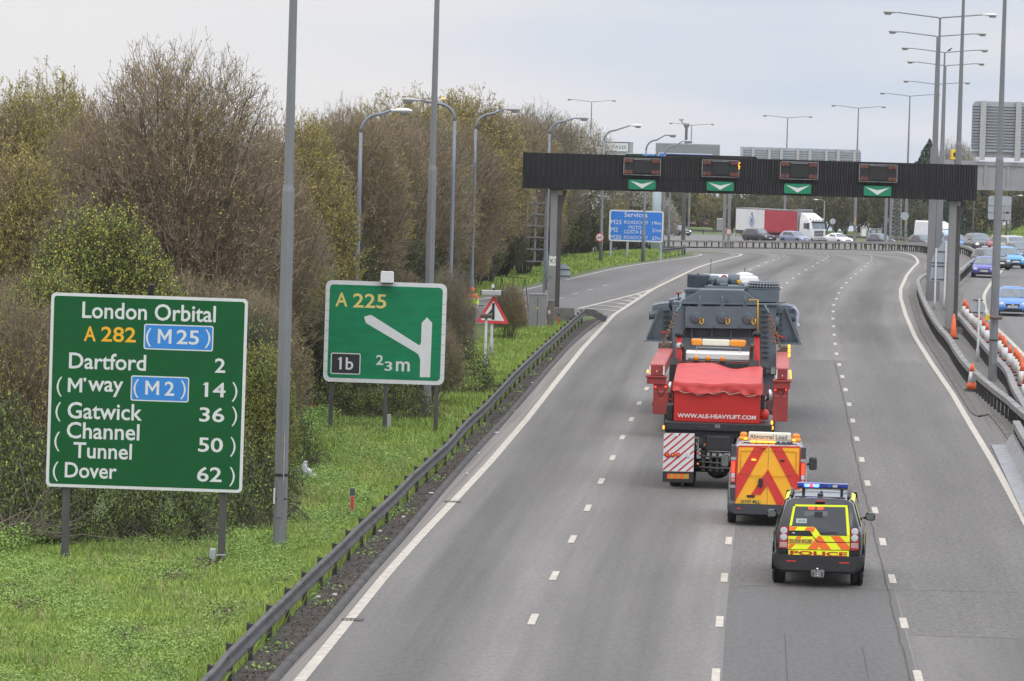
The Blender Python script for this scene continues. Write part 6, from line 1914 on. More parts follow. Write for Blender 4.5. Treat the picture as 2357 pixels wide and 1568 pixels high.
# rear deck
mb = MB(); x0, x1 = TZ(245,0)[0], TZ(1068,0)[0]
mb.bbox(x0,x1,rear-.05,3.2,1.58,1.79,tread,.02)
for q in range(16): mb.box(x0+.02+q*.018, x0+.03+q*.018, rear, .5, 1.79, 1.797, galv)
for q in range(16): mb.box(x1-.30+q*.018, x1-.29+q*.018, rear, .5, 1.79, 1.797, galv)
deck = mb.build('rear_deck', trk)
g = MB(); c_ = TZ(650,258); g.box(c_[0]-.07,c_[0]+.07,rear-.07,rear-.052,c_[1]-.05,c_[1]+.04,galv_top); g.build('plate_light', deck)
g = MB(); g.tube([(TZ(503,0)[0],rear-.09,1.70),(TZ(510,0)[0],rear-.10,1.68),(TZ(568,0)[0],rear-.10,1.68),(TZ(575,0)[0],rear-.09,1.70)], .012, galv, 6); g.build('step_handle', deck)
for x, y in ((238,275),(1066,228),(1070,268)):
    l = MB(); c_ = TZ(x, y); l.bbox(c_[0]-.03,c_[0]+.03,rear+.0,rear+.06,c_[1]-.05,c_[1]+.05,amber_lit,.02); l.build('amber_light', trk)
# ballast box with faint panel seams and tarpaulin
mb = MB(); xl_, xr_ = tz1(512,0)[0], tz1(1255,0)[0]
by0, by1 = rear+.12, rear+3.5
mb.bbox(xl_,xr_,by0,by1,1.795,2.80,t_red,.02)
box_ = mb.build('ballast_box', trk)
lm = MB(); a, b = tz1(545,0)[0], tz1(1222,0)[0]; lm.text('WWW.ALE-HEAVYLIFT.COM', a, b, tz1(883,1407)[1], tz1(883,1372)[1], by0-.004, sign_white, .022); lm.build('lettering', box_)
g = MB(); g.tube([(tz1(845,0)[0],by0-.01,2.50),(tz1(850,0)[0],by0-.05,2.52),(tz1(912,0)[0],by0-.05,2.52),(tz1(918,0)[0],by0-.01,2.50)], .012, t_red, 6); g.build('handle', box_)
# tarpaulin: ridge profile, sagging between, hem drooping in swags
rt = random.Random(11)
nxq = 44; rows = []
def topz(u, v):   # u across 0..1, v 0 rear .. 1 front
    base = 2.86 + .30*v
    sag = .10*math.sin(PI*u)*(1-.3*v) + .035*math.sin(7*u+2*v) + .02*math.sin(17*u-3*v)
    dip = .07*math.exp(-((u-.68)/.16)**2)*v - .05*math.exp(-((u-.32)/.2)**2)*v
    return base - sag*.5 - dip + .02
prof = []
W2 = xr_-xl_
def hem(u): return 2.555 + .045*abs(math.sin(u*PI*3.1+.4+.8*math.sin(u*9))) + .025*math.sin(u*11+1) + .012*math.sin(u*37)
for j, v in enumerate(np.linspace(0, 1, 14)):
    rows.append([(xl_-.03+(W2+.06)*u, by0-.02+(by1-by0+.04)*v, topz(u, v)-(.05 if u in (0.0,1.0) else 0)) for u in np.linspace(0,1,nxq)])
drape = []
for f in (1,.85,.6,.3,.12):
    drape.append([(xl_-.035+(W2+.07)*u, by0-.03-.04*(1-f)*(1+.9*math.sin(u*19+f*5+2*math.sin(u*7))+.6*math.sin(u*41-f*3))-.012, hem(u)+(topz(u,0)-hem(u))*f-.03*(f<1)) for u in np.linspace(0,1,nxq)])
mb = MB(); mb.loft(drape[::-1]+rows, tarp, False, False)
for s, xx in ((-1, xl_-.035), (1, xr_+.035)):
    A_ = [(xx, by0-.03+(by1-by0+.05)*v, topz(0 if s < 0 else 1, v)-.05) for v in np.linspace(0,1,14)]
    B_ = [(xx+s*.03*math.sin(v*19), by0-.03+(by1-by0+.05)*v, 2.60+.05*math.sin(v*9)) for v in np.linspace(0,1,14)]
    mb.loft([A_,B_] if s < 0 else [B_,A_], tarp, False, False)
tp = mb.build('tarpaulin', box_)
rp_ = MB(); rp_.tube([(xl_-.02+(W2+.04)*u, by0-.07, hem(u)-.045*abs(math.sin(u*PI*5.1))+.02) for u in np.linspace(.02,.98,70)], .008, mat('rope',(.5,.46,.38),.8), 5); rp_.build('rope', box_)
# black lockers and tanks either side of the box
for s, xa, xb in ((-1, tz1(447,0)[0], tz1(510,0)[0]), (1, tz1(1258,0)[0], tz1(1320,0)[0])):
    g = MB()
    if s < 0: g.bbox(xa,xb,rear+.3,rear+1.2,1.80,2.22,t_black,.03); 
    else:
        g.lathe([(.02,-.02),(.10,0),(.14,.08),(.14,.7),(.10,.78),(.02,.8)], t_red, (xa+.10,rear+.7,1.99), 'y', 14); g.bbox(xa,xa+.12,rear+.7,rear+1.0,2.15,2.55,t_black,.03)
    g.build('side_locker' if s < 0 else 'air_tank', trk)
    m_ = MB(); px = tz1(470,0)[0] if s < 0 else tz1(1335,0)[0]; zc = tz1(0,1130)[1]-.16 if s < 0 else tz1(0,1160)[1]-.19
    m_.ell((px, rear+.9, zc+.10), (.075,.10,.16), chrome, 12, 8); m_.bar((px,rear+.95,zc+.05),(px-s*.15,rear+1.1,zc-.1),.03,.03,t_black); m_.build('work_light', trk)
    g = MB()
    for q in range(4): g.bar((xa if s < 0 else xb-.1, rear+1.5, 1.9+q*.2),((xa if s < 0 else xb-.1)+.12, rear+1.5, 1.9+q*.2),.03,.03,t_red2)
    g.bar((xa if s<0 else xb-.1,rear+1.5,1.8),(xa if s<0 else xb-.1,rear+1.5,2.8),.03,.03,t_red2); g.bar(((xa if s<0 else xb-.1)+.12,rear+1.5,1.8),((xa if s<0 else xb-.1)+.12,rear+1.5,2.8),.03,.03,t_red2)
    g.build('side_ladder', trk)
g = MB(); g.tube([(tz1(1270,0)[0],rear+.25,1.8),(tz1(1262,0)[0],rear+.25,1.93),(tz1(1290,0)[0],rear+.25,1.93),(tz1(1290,0)[0],rear+.25,1.8)], .015, t_red, 6); g.build('handle', trk)
# mud flap board with red stripes, lamps and reflective strip
mb = MB(); P0 = [TZ(240,315), TZ(478,315), TZ(477,697), TZ(241,694)]
mb.plate(P0[::-1], rear-.02, rear+.02, t_black)
mud = mb.build('mudflap_board', trk)
mb = MB(); P0 = [TZ(241,317), TZ(476,317), TZ(476,612), TZ(241,611)]; mb.plate(P0[::-1], rear-.028, rear-.021, sign_white)
def clip_rect(poly, x0, x1, y0, y1):
    poly = clipx(poly, x0, x1)
    poly = [(b, a) for a, b in clipx([(b, a) for a, b in poly], y0, y1)] if poly else poly
    return poly
for q in range(-6, 9):
    y = 330+q*56
    st_ = clip_rect([(241,y+150),(476,y-30-25),(476,y-30-8),(241,y+168)], 243, 474, 319, 609)
    if len(st_) > 2:
        P_ = [TZ(*p) for p in st_]; ar_ = sum(P_[i][0]*P_[(i+1)%len(P_)][1]-P_[(i+1)%len(P_)][0]*P_[i][1] for i in range(len(P_)))
        mb.plate(P_ if ar_ > 0 else P_[::-1], rear-.032, rear-.0285, mat('stripe_red',(.45,.03,.035),.45,var=.1))
mb.build('striped_panel', mud)
for x in (271,314,356):
    c_ = TZ(x,485); l = MB(); l.lathe([(.067,0),(.064,-.02),(.04,-.028),(.03,-.02),(.01,-.03)], tail_red, (c_[0],rear-.033,c_[1]), 'y', 16); o = l.build('tail_light', mud)
    l = MB(); l.lathe([(.030,0),(.02,-.012),(.005,-.014)], amber_lens, (c_[0],rear-.058,c_[1]), 'y', 12); l.build('lamp_lens', o)
c_ = TZ(432,486); l = MB(); l.bbox(c_[0]-.05,c_[0]+.05,rear-.05,rear-.033,c_[1]-.055,c_[1]+.055,lens_clear,.01); l.build('square_lamp', mud)
c_ = TZ(340,330); l = MB(); l.bbox(c_[0]-.04,c_[0]+.04,rear-.06,rear-.033,c_[1]-.04,c_[1]+.04,plate_white,.01); l.build('plug_box', mud)
mb = MB()
xs_ = [275,303,335,357,385,410,442]
for i in range(6): 
    P_ = [TZ(xs_[i],630),TZ(xs_[i+1],630),TZ(xs_[i+1]-(15 if i < 5 else 0),668),TZ(xs_[i]-(15 if i else 0),668)]
    mb.plate(P_[::-1], rear-.03, rear-.021, mat('marker_red',(.85,.10,.03),.35,var=.05) if i % 2 == 0 else mat('marker_amber',(.45,.28,.03),.4,var=.05))
mb.build('marker_strip', mud)
P0 = [TZ(838,315), TZ(1074,315), TZ(1074,694), TZ(838,694)]; mb = MB(); mb.plate(P0[::-1], rear-.02, rear+.02, t_black); mb.build('mudflap_board', trk)
# coupling gear and dark pipework between the flaps
g = MB()
for y in (455,490,535,575): a_, b_ = TZ(515,y), TZ(830,y); g.tube([(a_[0],rear+.12,a_[1]),(0,rear+.14,a_[1]-.03),(b_[0],rear+.12,a_[1])], .022, galv, 6)
for x in (550,605,655,700): g.box(TZ(x,0)[0]-.035,TZ(x,0)[0]+.035,rear+.15,rear+.25,TZ(0,600)[1],TZ(0,450)[1],post_dark)
for x, y, m_ in ((558,405,amber_lens),(502,470,red_refl),(507,552,amber_lens)): c_ = TZ(x,y); g.lathe([(.035,0),(.03,-.03),(.01,-.035)], m_, (c_[0],rear+.05,c_[1]), 'y', 10)
g.tube([(TZ(490,380)[0],rear+.02,TZ(0,380)[1]),(TZ(505,400)[0],rear,TZ(0,410)[1]),(TZ(492,425)[0],rear+.02,TZ(0,430)[1])], .02, galv_top, 6)
for q in range(2):
    g.lathe([(.05,0),(.05,.3)], post_dark, (TZ(490+q*35,0)[0], rear+.1, 1.05+.05*q), 'z', 8)
g.tube([(TZ(632,440)[0],rear+.05,TZ(0,440)[1]),(TZ(640,410)[0],rear+.03,TZ(0,410)[1]),(TZ(672,410)[0],rear+.03,TZ(0,410)[1]),(TZ(680,440)[0],rear+.05,TZ(0,440)[1])], .012, galv, 6)
g.build('coupling_gear', trk)
# headboard with beacons
yH = by1+.2
def atd(x, y, d):    # closer-view pixel at a distance d ahead of the rear axle -> local x, z
    u, v = (1800+x/2.946)*.78567, (750+y/2.946)*.78567
    a, b = at_dist(u, v, TY + d)
    dx, dy = a-TX, d
    return dx*math.cos(HEAD)+dy*math.sin(HEAD), b
mb = MB(); a, zt_ = atd(475,912,yH); b, _ = atd(1250,912,yH)
mb.bbox(a,b,yH,yH+.1,1.8,zt_,t_black,.02); mb.box(a,a+.25,yH-.02,yH-.003,zt_-.1,zt_+.09,galv); mb.box(b-.3,b,yH-.02,yH-.003,zt_-.1,zt_+.09,galv)
mb.box(a+.5,b-.3,yH+.02,yH+.06,zt_+.05,zt_+.09,galv)
hb_ = mb.build('headboard', trk)
for x in (702,806,932):
    c, zb_ = atd(x, 925, yH+.05); g = MB(); g.lathe([(.075,0),(.075,.03)], black_m, (c,yH+.05,zt_+.005), n=12); o = g.build('beacon', hb_)
    g = MB(); g.lathe([(.065,.03),(.065,.12),(.05,.15),(.01,.16)], amber_lens, (c,yH+.05,zt_+.005), n=12); g.build('beacon_lens', o)
# exhausts and air stacks
for s, xp, x1, ytop, yc in ((-1,600,585,775,0),(1,1180,1192,770,0)):
    a, _ = atd(xp,900,yH+.35); c, zt2 = atd(x1,ytop,yH+.35)
    g = MB(); g.tube([(a,yH+.35,1.6),(a,yH+.35,zt2-.2),(a+(c-a)*.5,yH+.30,zt2-.08),(c,yH+.15,zt2)], [.055,.055,.06,.065], mat('exhaust_pipe',(.13,.10,.085),.5,.5,var=.3), 10); g.build('exhaust_pipe', trk)
for xp, xr_2, yt in ((560,560,655),(1230,1232,650)):
    d = yH+.7
    a, zt2 = atd(xp, yt, d); g = MB(); a2, _ = atd(xp+(0 if xp < 900 else 8), 900, d)
    g.tube([(a2,d,1.7),(a2,d,2.9),(a,d,zt2-.13)], [.085,.08,.075], t_red, 12); o = g.build('air_stack', trk)
    g = MB(); g.lathe([(.12,zt2-.14),(.125,zt2-.08),(.06,zt2-.01),(.01,zt2)], t_black, (a,d,0), n=14); g.build('stack_cap', o)
# cab seen over the ballast
d0 = yH+1.0
a, zc = atd(618,842,d0); b, _ = atd(1165,842,d0); cx_ = (a+b)/2; hw = (b-a)/2+.02
mb = MB(); mb.loft([[(cx_-hw-dx,y,z),(cx_+hw+dx,y,z),(cx_+hw+dx,y2,z),(cx_-hw-dx,y2,z)] for z,y,y2,dx in ((1.3,d0,d0+2.0,.3),(2.3,d0,d0+2.05,.3),(zc-.22,d0,d0+1.8,.02))], t_red, smooth=False)
cab_ = mb.build('cab', trk)
mb = MB(); mb.bbox(cx_-hw,cx_+hw,d0-.02,d0+1.75,zc-.20,zc,mat('cab_roof_white', (.66,.65,.62), .7, var=.04, scale=3, spec=.2),.015); mb.build('cab_roof', cab_)
g = MB(); g.face([(cx_-hw+.1,d0-.005,2.4),(cx_+hw-.1,d0-.005,2.4),(cx_+hw-.1,d0-.005,zc-.35),(cx_-hw+.1,d0-.005,zc-.35)], glass_m); g.build('rear_window', cab_)
d1 = d0+1.2
lb_ = MB(); a, z_ = atd(662,770,d1); b, z2_ = atd(1136,732,d1); m1, _ = atd(780,0,d1); m2, _ = atd(1018,0,d1)
lb_.bbox(m1,m2,d1-.12,d1+.12,z_,z2_,mat('board_cream',(.66,.63,.52)),.03); o = lb_.build('light_bar', trk)
for xa, xb in ((a,m1),(m2,b)):
    g = MB(); g.bbox(xa,xb,d1-.13,d1+.13,z_-.005,z2_+.005,amber_lens,.05); g.build('beacon_lens', o)
fr_ = MB(); fr_.tube([(a+.15,d1,zc),(a+.15,d1,z_-.06),(b-.15,d1,z_-.06),(b-.15,d1,zc)], .018, lamp_grey, 6); fr_.build('light_bar_frame', trk)
g = MB(); c, zc2 = atd(558,778,yH+.6); g.lathe([(.075,.06),(.08,.0),(.07,-.015),(.01,-.02)], lens_clear, (c,yH+.6,zc2), 'y', 14); g.build('spot_light', trk)
for x0, x1, y0, y1 in ((1343,1397,948,1033),(1268,1310,952,1040)):
    a, zt2 = atd(x0,y0,yH+1.3); b, zb2 = atd(x1,y1,yH+1.3); g = MB(); g.bbox(a,b,yH+1.25,yH+1.35,zb2,zt2,black_m,.04); g.bar((a,yH+1.35,zt2-.1),(cx_+hw,yH+1.35,zt2-.1),.03,.03,black_m); o = g.build('mirror', trk)
    if x0 > 1300: g = MB(); g.rrect(a+.025,b-.025,zb2+.03,zt2-.03,.03,yH+1.235,yH+1.248,mat('mirror_glass',(.30,.34,.33),.05,.8)); g.build('mirror_glass', o)

# ---------------------------------------------------------------- girder trailer and its load
GY = 146.0
GX, _ = at_dist((1800+(300+1505)/2/2.946)*.78567, 960, GY)
HG = -R(3.3)
gir = thing('girder_trailer', 'long red girder trailer carrying the transformer between its two side beams', 'trailer', (GX, GY, .012), HG)
def gl_(x, y, d):
    u, v = (1800+x/2.946)*.78567, (750+y/2.946)*.78567
    a, b = at_dist(u, v, GY + d)
    dx = a-GX
    return dx*math.cos(HG)+d*math.sin(HG), b
for xs_, lab in (((300,432,465,340),'l'),((1393,1507,1380,1510),'r')):
    ya, yb, yc = (950,1035,795) if lab == 'l' else (980,1070,815)
    x0, zt_ = gl_(xs_[0], ya, 0); x1, zb_ = gl_(xs_[1], yb, 0)
    LB = 11.8
    mb = MB(); mb.loft([[(x0,0,zb_),(x1,0,zb_),(x1,0,zt_),(x0,0,zt_)],[(x0,LB,zb_),(x1,LB,zb_),(x1,LB,zt_),(x0,LB,zt_)]], t_red2, smooth=False)
    mb.box(x0+.005,x1-.005,.01,LB-.05,zt_+.001,zt_+.016,t_pink); mb.box(x0+.04,x1-.04,.06,LB-.3,zt_+.017,zt_+.03,t_pink)
    bm_ = mb.build('side_beam', gir)
    e = MB(); e.box(x0,x0+.05,-.006,-.001,zb_+.005,zt_-.005,white_plate); e.box(x1-.05,x1,-.006,-.001,zb_+.005,zt_-.005,white_plate); e.box((x0+x1)/2-.012,(x0+x1)/2+.012,-.006,-.001,zb_+.09,zb_+.15,white_plate); e.build('end_marking', bm_)
    f = MB(); f.bbox(x0-.09,x1+.06,-.05,.5,zb_-.09,zb_-.02,t_red2,.02); f.box(x0-.06,x1+.04,.0,.8,zb_-.28,zb_-.09,t_red2)
    f.tube([(x0-.1,-.0,zb_-.055),(x1+.08,-.0,zb_-.055)], .035, t_red2, 8); f.build('flange', bm_)
    hb0 = gl_(335 if lab == 'l' else 1370, 1200, .2)[0]; hb1 = gl_(480 if lab == 'l' else 1500, 1200, .2)[0]; zbot = gl_(400, 1370 if lab == 'l' else 1400, .2)[1]
    h = MB(); h.bbox(hb0,hb1,.12,2.2,zbot,zb_-.281,t_red2,.02); h.box(hb0+.05,hb1-.05,.10,.119,zb_-.55,zb_-.50,t_pink)
    h.lathe([(.06,.0),(.06,.05)], t_red2, (hb0-.03,.3,zbot+.3), 'x', 8)
    o = h.build('hanging_frame', gir)
    for x in ((352,442) if lab == 'l' else (1390,1482)):
        c, z = gl_(x, 1135 if lab == 'l' else 1158, .1); l = MB(); l.lathe([(.035,0),(.03,-.03),(.01,-.035)], tail_lit, (c,.11,z), 'y', 10); l.build('tail_light', o)
    cab2 = MB(); c0, z0_ = gl_(365 if lab == 'l' else 1400, 1145, .1); c1, _ = gl_(440 if lab == 'l' else 1475, 1145, .1)
    cab2.tube([(c0+(c1-c0)*q/10,.10,z0_-.04-.20*math.sin(PI*q/10)) for q in range(11)], .014, black_m, 5); cab2.build('cable', o)
    for y in (() if lab == 'l' else (785,822,860)):
        c, z = gl_(1505, y, 6); l = MB(); l.bbox(c-.03,c+.05,6,6.1,z-.06,z+.06,amber_lit,.02); l.build('side_lamp', gir)
    for (xx, ys_, ye) in (((288, 995, 1000),) if lab == 'l' else ((1518, 995, 0), (1520, 1020, 0), (1521, 1042, 0))):
        c, z = gl_(xx, ys_+5, .2); l = MB(); l.bbox(c-.03,c+.03,.0,.12,z-.05,z+.05,amber_lit,.015); l.build('side_lamp', gir)
    tb_ = MB(); c0, zq = gl_(380 if lab == 'l' else 1425, 790, LB-.8); c1, _ = gl_(495 if lab == 'l' else 1500, 790, LB-.8)
    tb_.bbox(c0,c1,LB-1.2,LB-.6,zt_+.017,zt_+.20,mat('timber',(.10,.085,.06),.85,var=.3,scale=5),.02); tb_.build('timber_block', gir)
    # wheel line under the beam
    for yy in (3.4,4.9,6.4,7.9,9.4): wheel(gir, (x0+x1)/2+(.35 if lab == 'l' else -.35), yy, .42, .3, -1 if lab == 'l' else 1)
    for yy in (3.4,4.9,6.4,7.9,9.4): wheel(gir, (x0+x1)/2+(.78 if lab == 'l' else -.78), yy, .42, .3, 1 if lab == 'l' else -1, False)
mb = MB(); mb.box(-1.3,1.3,2.6,10.5,.85,1.15,t_red2); mb.box(-.2,.2,-10.5,2.6,.75,.95,t_black); mb.build('bogie_frame', gir)

# transformer
LY = 156.5
LX, _ = at_dist((1800+935/2.946)*.78567, 720, LY)
trf = thing('transformer', 'huge grey power transformer tank with three round covers, flanged turrets and splayed side brackets', 'transformer', (LX, LY, 0), HG)
tg_ = mat('transformer_grey', (.108,.136,.160), .5, .0, var=.12, scale=1.2); tg_d = mat('transformer_grey_dark', (.078,.098,.118), .5, .0, var=.15, scale=2)
def tl(x, y, d):
    u, v = (1800+x/2.946)*.78567, (750+y/2.946)*.78567
    a, b = at_dist(u, v, LY + d); dx = a-LX
    return dx*math.cos(HG)+d*math.sin(HG), b
def tp(mb, pts, d, th, m=tg_):
    P_ = [tl(p[0], p[1], d) for p in pts]; n = len(P_)
    ar_ = sum(P_[i][0]*P_[(i+1)%n][1]-P_[(i+1)%n][0]*P_[i][1] for i in range(n))
    mb.plate(P_ if ar_ > 0 else P_[::-1], d, d+th, m)
zb0 = .75
xa, _ = tl(500,500,.4); xb, _ = tl(1395,500,.4); zA = tl(900,410,.4)[1]
mb = MB(); mb.box(xa,xb,.55,9.0,zb0,zA,tg_)
tank = mb.build('tank', trf)
# upper front panel with covers
fp = MB(); tp(fp, [(610,437),(1230,437),(1230,628),(610,622)], .0, .5)
for x in (632,857,1080): tp(fp, [(x-9,600),(x+9,600),(x+9,620),(x-9,620)], -.02, .018, tg_d)
tp(fp, [(560,402),(1425,416),(1425,428),(560,414)], .1, .6); 
for x in range(640,1220,62): tp(fp, [(x-2,414),(x+2,414),(x+2,440),(x-2,440)], .05, .12, tg_d)
front = fp.build('front_panel', trf)
for x in (702,927,1152):
    c, z = tl(x,531 if x < 800 else (535 if x < 1000 else 538),0); g = MB(); rr_ = 46*.26667*LY/FPX
    g.lathe([(rr_,-.001),(rr_,-.05),(rr_*.93,-.06),(.02,-.06)], tg_, (c,0,z), 'y', 22)
    for q in range(10):
        a_ = 2*PI*q/10; g.lathe([(.022,-.06),(.022,-.085)], tg_d, (c+rr_*.83*math.cos(a_),0,z+rr_*.83*math.sin(a_)), 'y', 6)
    g.bar((c-.05,-.075,z+.05),(c+.03,-.075,z-.06),.03,.03,tg_d)
    o = g.build('round_cover', front)
    h = MB(); c2, z2 = tl(x+38,560,0); h.tube([(c2,-.07,z2+.08),(c2-.01,-.09,z2-.05),(c2+.05,-.09,z2-.12),(c2+.11,-.09,z2-.04),(c2+.10,-.07,z2+.07)], .018, yellow_m, 6); h.bbox(c2-.04,c2+.03,-.1,-.06,z2,z2+.12,mat('brass_valve',(.35,.16,.05),.5,.4),.01); h.build('valve', o)
# recess below with ribs, then the lower wall
lw = MB()
for x in (668,840,1005,1170): tp(lw, [(x-5,632),(x+5,632),(x+5,760),(x-5,760)], .25, .3)
tp(lw, [(500,430),(606,430),(606,640),(560,700),(560,1010),(500,1010)], .2, .36); tp(lw, [(1235,430),(1395,430),(1395,1010),(1262,1010),(1262,700),(1235,640)], .2, .36)
tp(lw, [(560,705),(1262,705),(1262,1040),(560,1040)], .34, .21, tg_)
for y in range(470,900,44):
    tp(lw, [(1268,y),(1330,y),(1330,y+6),(1268,y+6)], .08, .12, tg_d); 
lw.build('lower_wall', trf)
dk_ = MB(); tp(dk_, [(606,632),(1235,632),(1235,704),(606,704)], .52, .02, tg_d); dk_.build('recess', trf)
# sloping upper part
up = MB(); P_ = [(566,404),(1225,410),(1225,385),(1118,306),(735,300),(590,384)]
tp(up, P_, .35, .5); tp(up, [(735,300),(1118,306),(1118,298),(735,292)], .45, 6.0)
upp = up.build('upper_tank', trf)
for x in (735,930,1126):
    g = MB(); c, z0_ = tl(x,425,.2); _, z1_ = tl(x,345,.2); g.tube([(c,.2,z0_),(c,.12,z0_+.1),(c,.14,z1_-.05),(c,.3,z1_)], .028, tg_, 7); g.bbox(c-.07,c+.07,.1,.3,z0_-.05,z0_+.05,tg_,.02); g.build('lifting_lug', upp)
g = MB(); tp(g, [(963,370),(986,370),(986,402),(963,402)], .28, .07, tg_d); g.build('terminal_box', upp)
yp = MB(); a = tl(1168,380,.1); b = tl(1238,378,.1); c = tl(1236,650,-.3)
yp.tube([(a[0],.1,a[1]),(b[0],.08,b[1]),(c[0],-.1,c[1])], .024, yellow_m, 7); yp.tube([(a[0],.1,a[1]),(a[0]-.02,.1,a[1]-.02)], .03, yellow_m, 7); yp.build('yellow_pipe', trf)
# side brackets: splayed gusset plates with base flange
for s, P_, base, ribs in ((-1, [(275,732),(396,438),(470,438),(505,500),(505,735)], [(250,728),(505,728),(505,742),(250,740)], (305,346)),
                    (1, [(1400,450),(1478,450),(1595,752),(1400,748)], [(1380,748),(1615,752),(1615,766),(1380,762)], (1478,1520,1562))):
    g = MB(); tp(g, P_, 1.0, .08); 
    q = [(262,735),(384,440),(402,440),(280,735)] if s < 0 else [(1470,448),(1490,448),(1612,752),(1588,752)]
    tp(g, q, .85, .14); tp(g, base, .6, 1.6)
    for x in ribs: tp(g, [(x-3,675 if s < 0 else 690),(x+3,675 if s < 0 else 690),(x+3,730 if s < 0 else 752),(x-3,730 if s < 0 else 752)], .8, .19, tg_)
    for y in range(470,720,46): tp(g, [(420,y),(470,y),(470,y+6),(420,y+6)] if s < 0 else [(1405,y+20),(1450,y+20),(1450,y+26),(1405,y+26)], .85, .14, tg_d)
    for dd in (2.6, 4.4, 6.2):
        x0_, z0_ = tl(P_[0][0], P_[0][1], 1.0); xs_in = xa if s < 0 else xb
        Q_ = [tl(p[0], p[1], 1.0) for p in P_]
        g.plate(Q_ if s < 0 else Q_[::1], dd, dd+.06, tg_d)
    g.box(xa-.45 if s < 0 else xb-.05, xa+.05 if s < 0 else xb+.45, 1.4, 6.5, tl(0,735,1)[1]+.05, tl(0,470,1)[1], tg_d)
    g.build('side_bracket', trf)
    h = MB()
    if s < 0: a = tl(303,510,1.3); b = tl(470,510,1.3)
    else: a = tl(1575,530,1.3); b = tl(1400,530,1.3)
    rr_ = .15
    h.lathe([(rr_*1.0,-.02),(rr_*1.1,0),(rr_,.03),(rr_,abs(b[0]-a[0]))] if s < 0 else [(rr_,-abs(b[0]-a[0])),(rr_,-.03),(rr_*1.1,0),(rr_,.02)], tg_, (a[0],1.25,a[1]), 'x', 16); 
    if s > 0:
        c = tl(1420,570,.7); h.lathe([(.22,0),(.24,.03),(.22,.06),(.2,.16)], tg_, (c[0]-.16,.82,c[1]), 'x', 14); 
        tp(h, [(1412,440),(1424,440),(1424,672),(1412,672)], .75, .1, tg_d)
        for yy in range(460,670,22): tp(h, [(1408,yy),(1428,yy),(1428,yy+9),(1408,yy+9)], .72, .028, tg_)
    h.build('pipe_stub', trf)
    k_ = MB()
    if s < 0: tp(k_, [(325,470),(330,430),(395,415),(470,408),(470,440),(396,440),(396,470)], 1.2, 2.0); tp(k_, [(470,382),(560,370),(560,410),(470,408)], 2.0, 2.0)
    else: tp(k_, [(1395,430),(1475,425),(1555,440),(1560,490),(1490,490),(1478,450),(1395,450)], 1.2, 2.0)
    k_.build('valve_housing', trf)
# turrets on the lid
tu = MB(); a, zt_ = tl(628,158,2.5); b, zb_ = tl(815,278,2.5); cx_ = (a+b)/2; rr_ = (b-a)/2
tu.lathe([(rr_,zb_-.6),(rr_,zt_-.07),(rr_*1.05,zt_-.06),(rr_*1.05,zt_-.03),(rr_*.98,zt_-.025),(rr_*1.02,zt_-.02),(rr_*1.02,zt_),(.02,zt_)], tg_, (cx_,2.5+rr_,0), n=28)
tu.lathe([(rr_*1.12,zb_-.08),(rr_*1.16,zb_-.06),(rr_*1.16,zb_-.02),(rr_*1.1,zb_)], tg_, (cx_,2.5+rr_,0), n=28)
tu.bbox(cx_-.03,cx_+.03,2.42,2.5,zb_+.35,zb_+.5,tg_d,.01)
tu.build('turret', trf)
tu = MB(); a, zt_ = tl(1150,290,1.4); b, zb_ = tl(1420,400,1.4); cx_ = (a+b)/2; rr_ = (b-a)/2
tu.rrect(a,b,zb_,zt_,.05,1.4,4.4,tg_); 
for q in range(3):
    z = zt_ + .01 + q*.085; w_ = rr_*(1.05-.02*q)
    tu.lathe([(w_,z),(w_*1.02,z+.006),(w_*1.02,z+.03),(w_,z+.036),(w_*.93,z+.038),(w_*.93,z+.085)], tg_, (cx_,1.4+w_,0), n=32)
    for j in range(32):
        a_ = 2*PI*j/32; tu.lathe([(.022,z-.015),(.022,z+.05)], lamp_grey if q else tg_d, (cx_+w_*.985*math.cos(a_),1.4+w_+w_*.985*math.sin(a_),0), n=6)
tu.build('turret', trf)
tu = MB(); a, zt_ = tl(612,285,1.2); b, zb_ = tl(800,410,1.2); tu.rrect(a,b,zb_,zt_,.05,1.2,4.0,tg_); tu.box(a-.03,b+.03,1.15,4.05,zt_-.09,zt_-.03,tg_d); tu.build('turret', trf)
# pipework on the lid
pw = MB(); z0_ = tl(950,290,2.0)[1]
a = tl(780,260,2)[0]; b = tl(1250,290,2)[0]
pw.box(a,b,1.9,6.5,z0_-.05,z0_+.10,tg_)
for x0, x1, y0, y1, d, m in ((820,880,198,250,2.6,tg_d),(905,975,235,268,2.2,tg_),(1000,1060,195,245,2.4,tg_d),(1060,1095,250,285,2.1,tg_),(800,850,250,285,2.0,tg_),(980,1150,262,290,2.0,tg_),(845,1008,286,302,1.9,lamp_grey),(1085,1125,240,270,2.3,tg_d)):
    p, q = tl(x0,y1,d), tl(x1,y0,d); pw.bbox(p[0],q[0],d,d+.4,p[1],q[1],m,.05)
for x, y, d in ((850,215,2.7),(1030,205,2.5),(930,228,2.4)): 
    c, z = tl(x,y,d); pw.lathe([(.16,-.2),(.18,-.16),(.18,.16),(.16,.2)], tg_, (c,d+.2,z), 'x', 14)
pw.tube([(tl(890,255,2)[0],2.0,tl(0,255,2)[1]),(tl(990,250,2)[0],2.0,tl(0,250,2)[1]),(tl(1140,262,2)[0],2.0,tl(0,262,2)[1])], .05, tg_, 8)
pw.build('lid_pipework', trf)
g = MB(); c, z = tl(947,197,2.6); 
g.tube([(c+.10*math.cos(2*PI*q/16),2.6,z+.10*math.sin(2*PI*q/16)) for q in range(17)], .03, mat('valve_red',(.38,.04,.07),.5), 6); g.bar((c-.1,2.6,z),(c+.1,2.6,z),.03,.03,white_plate); g.build('valve_wheel', trf)
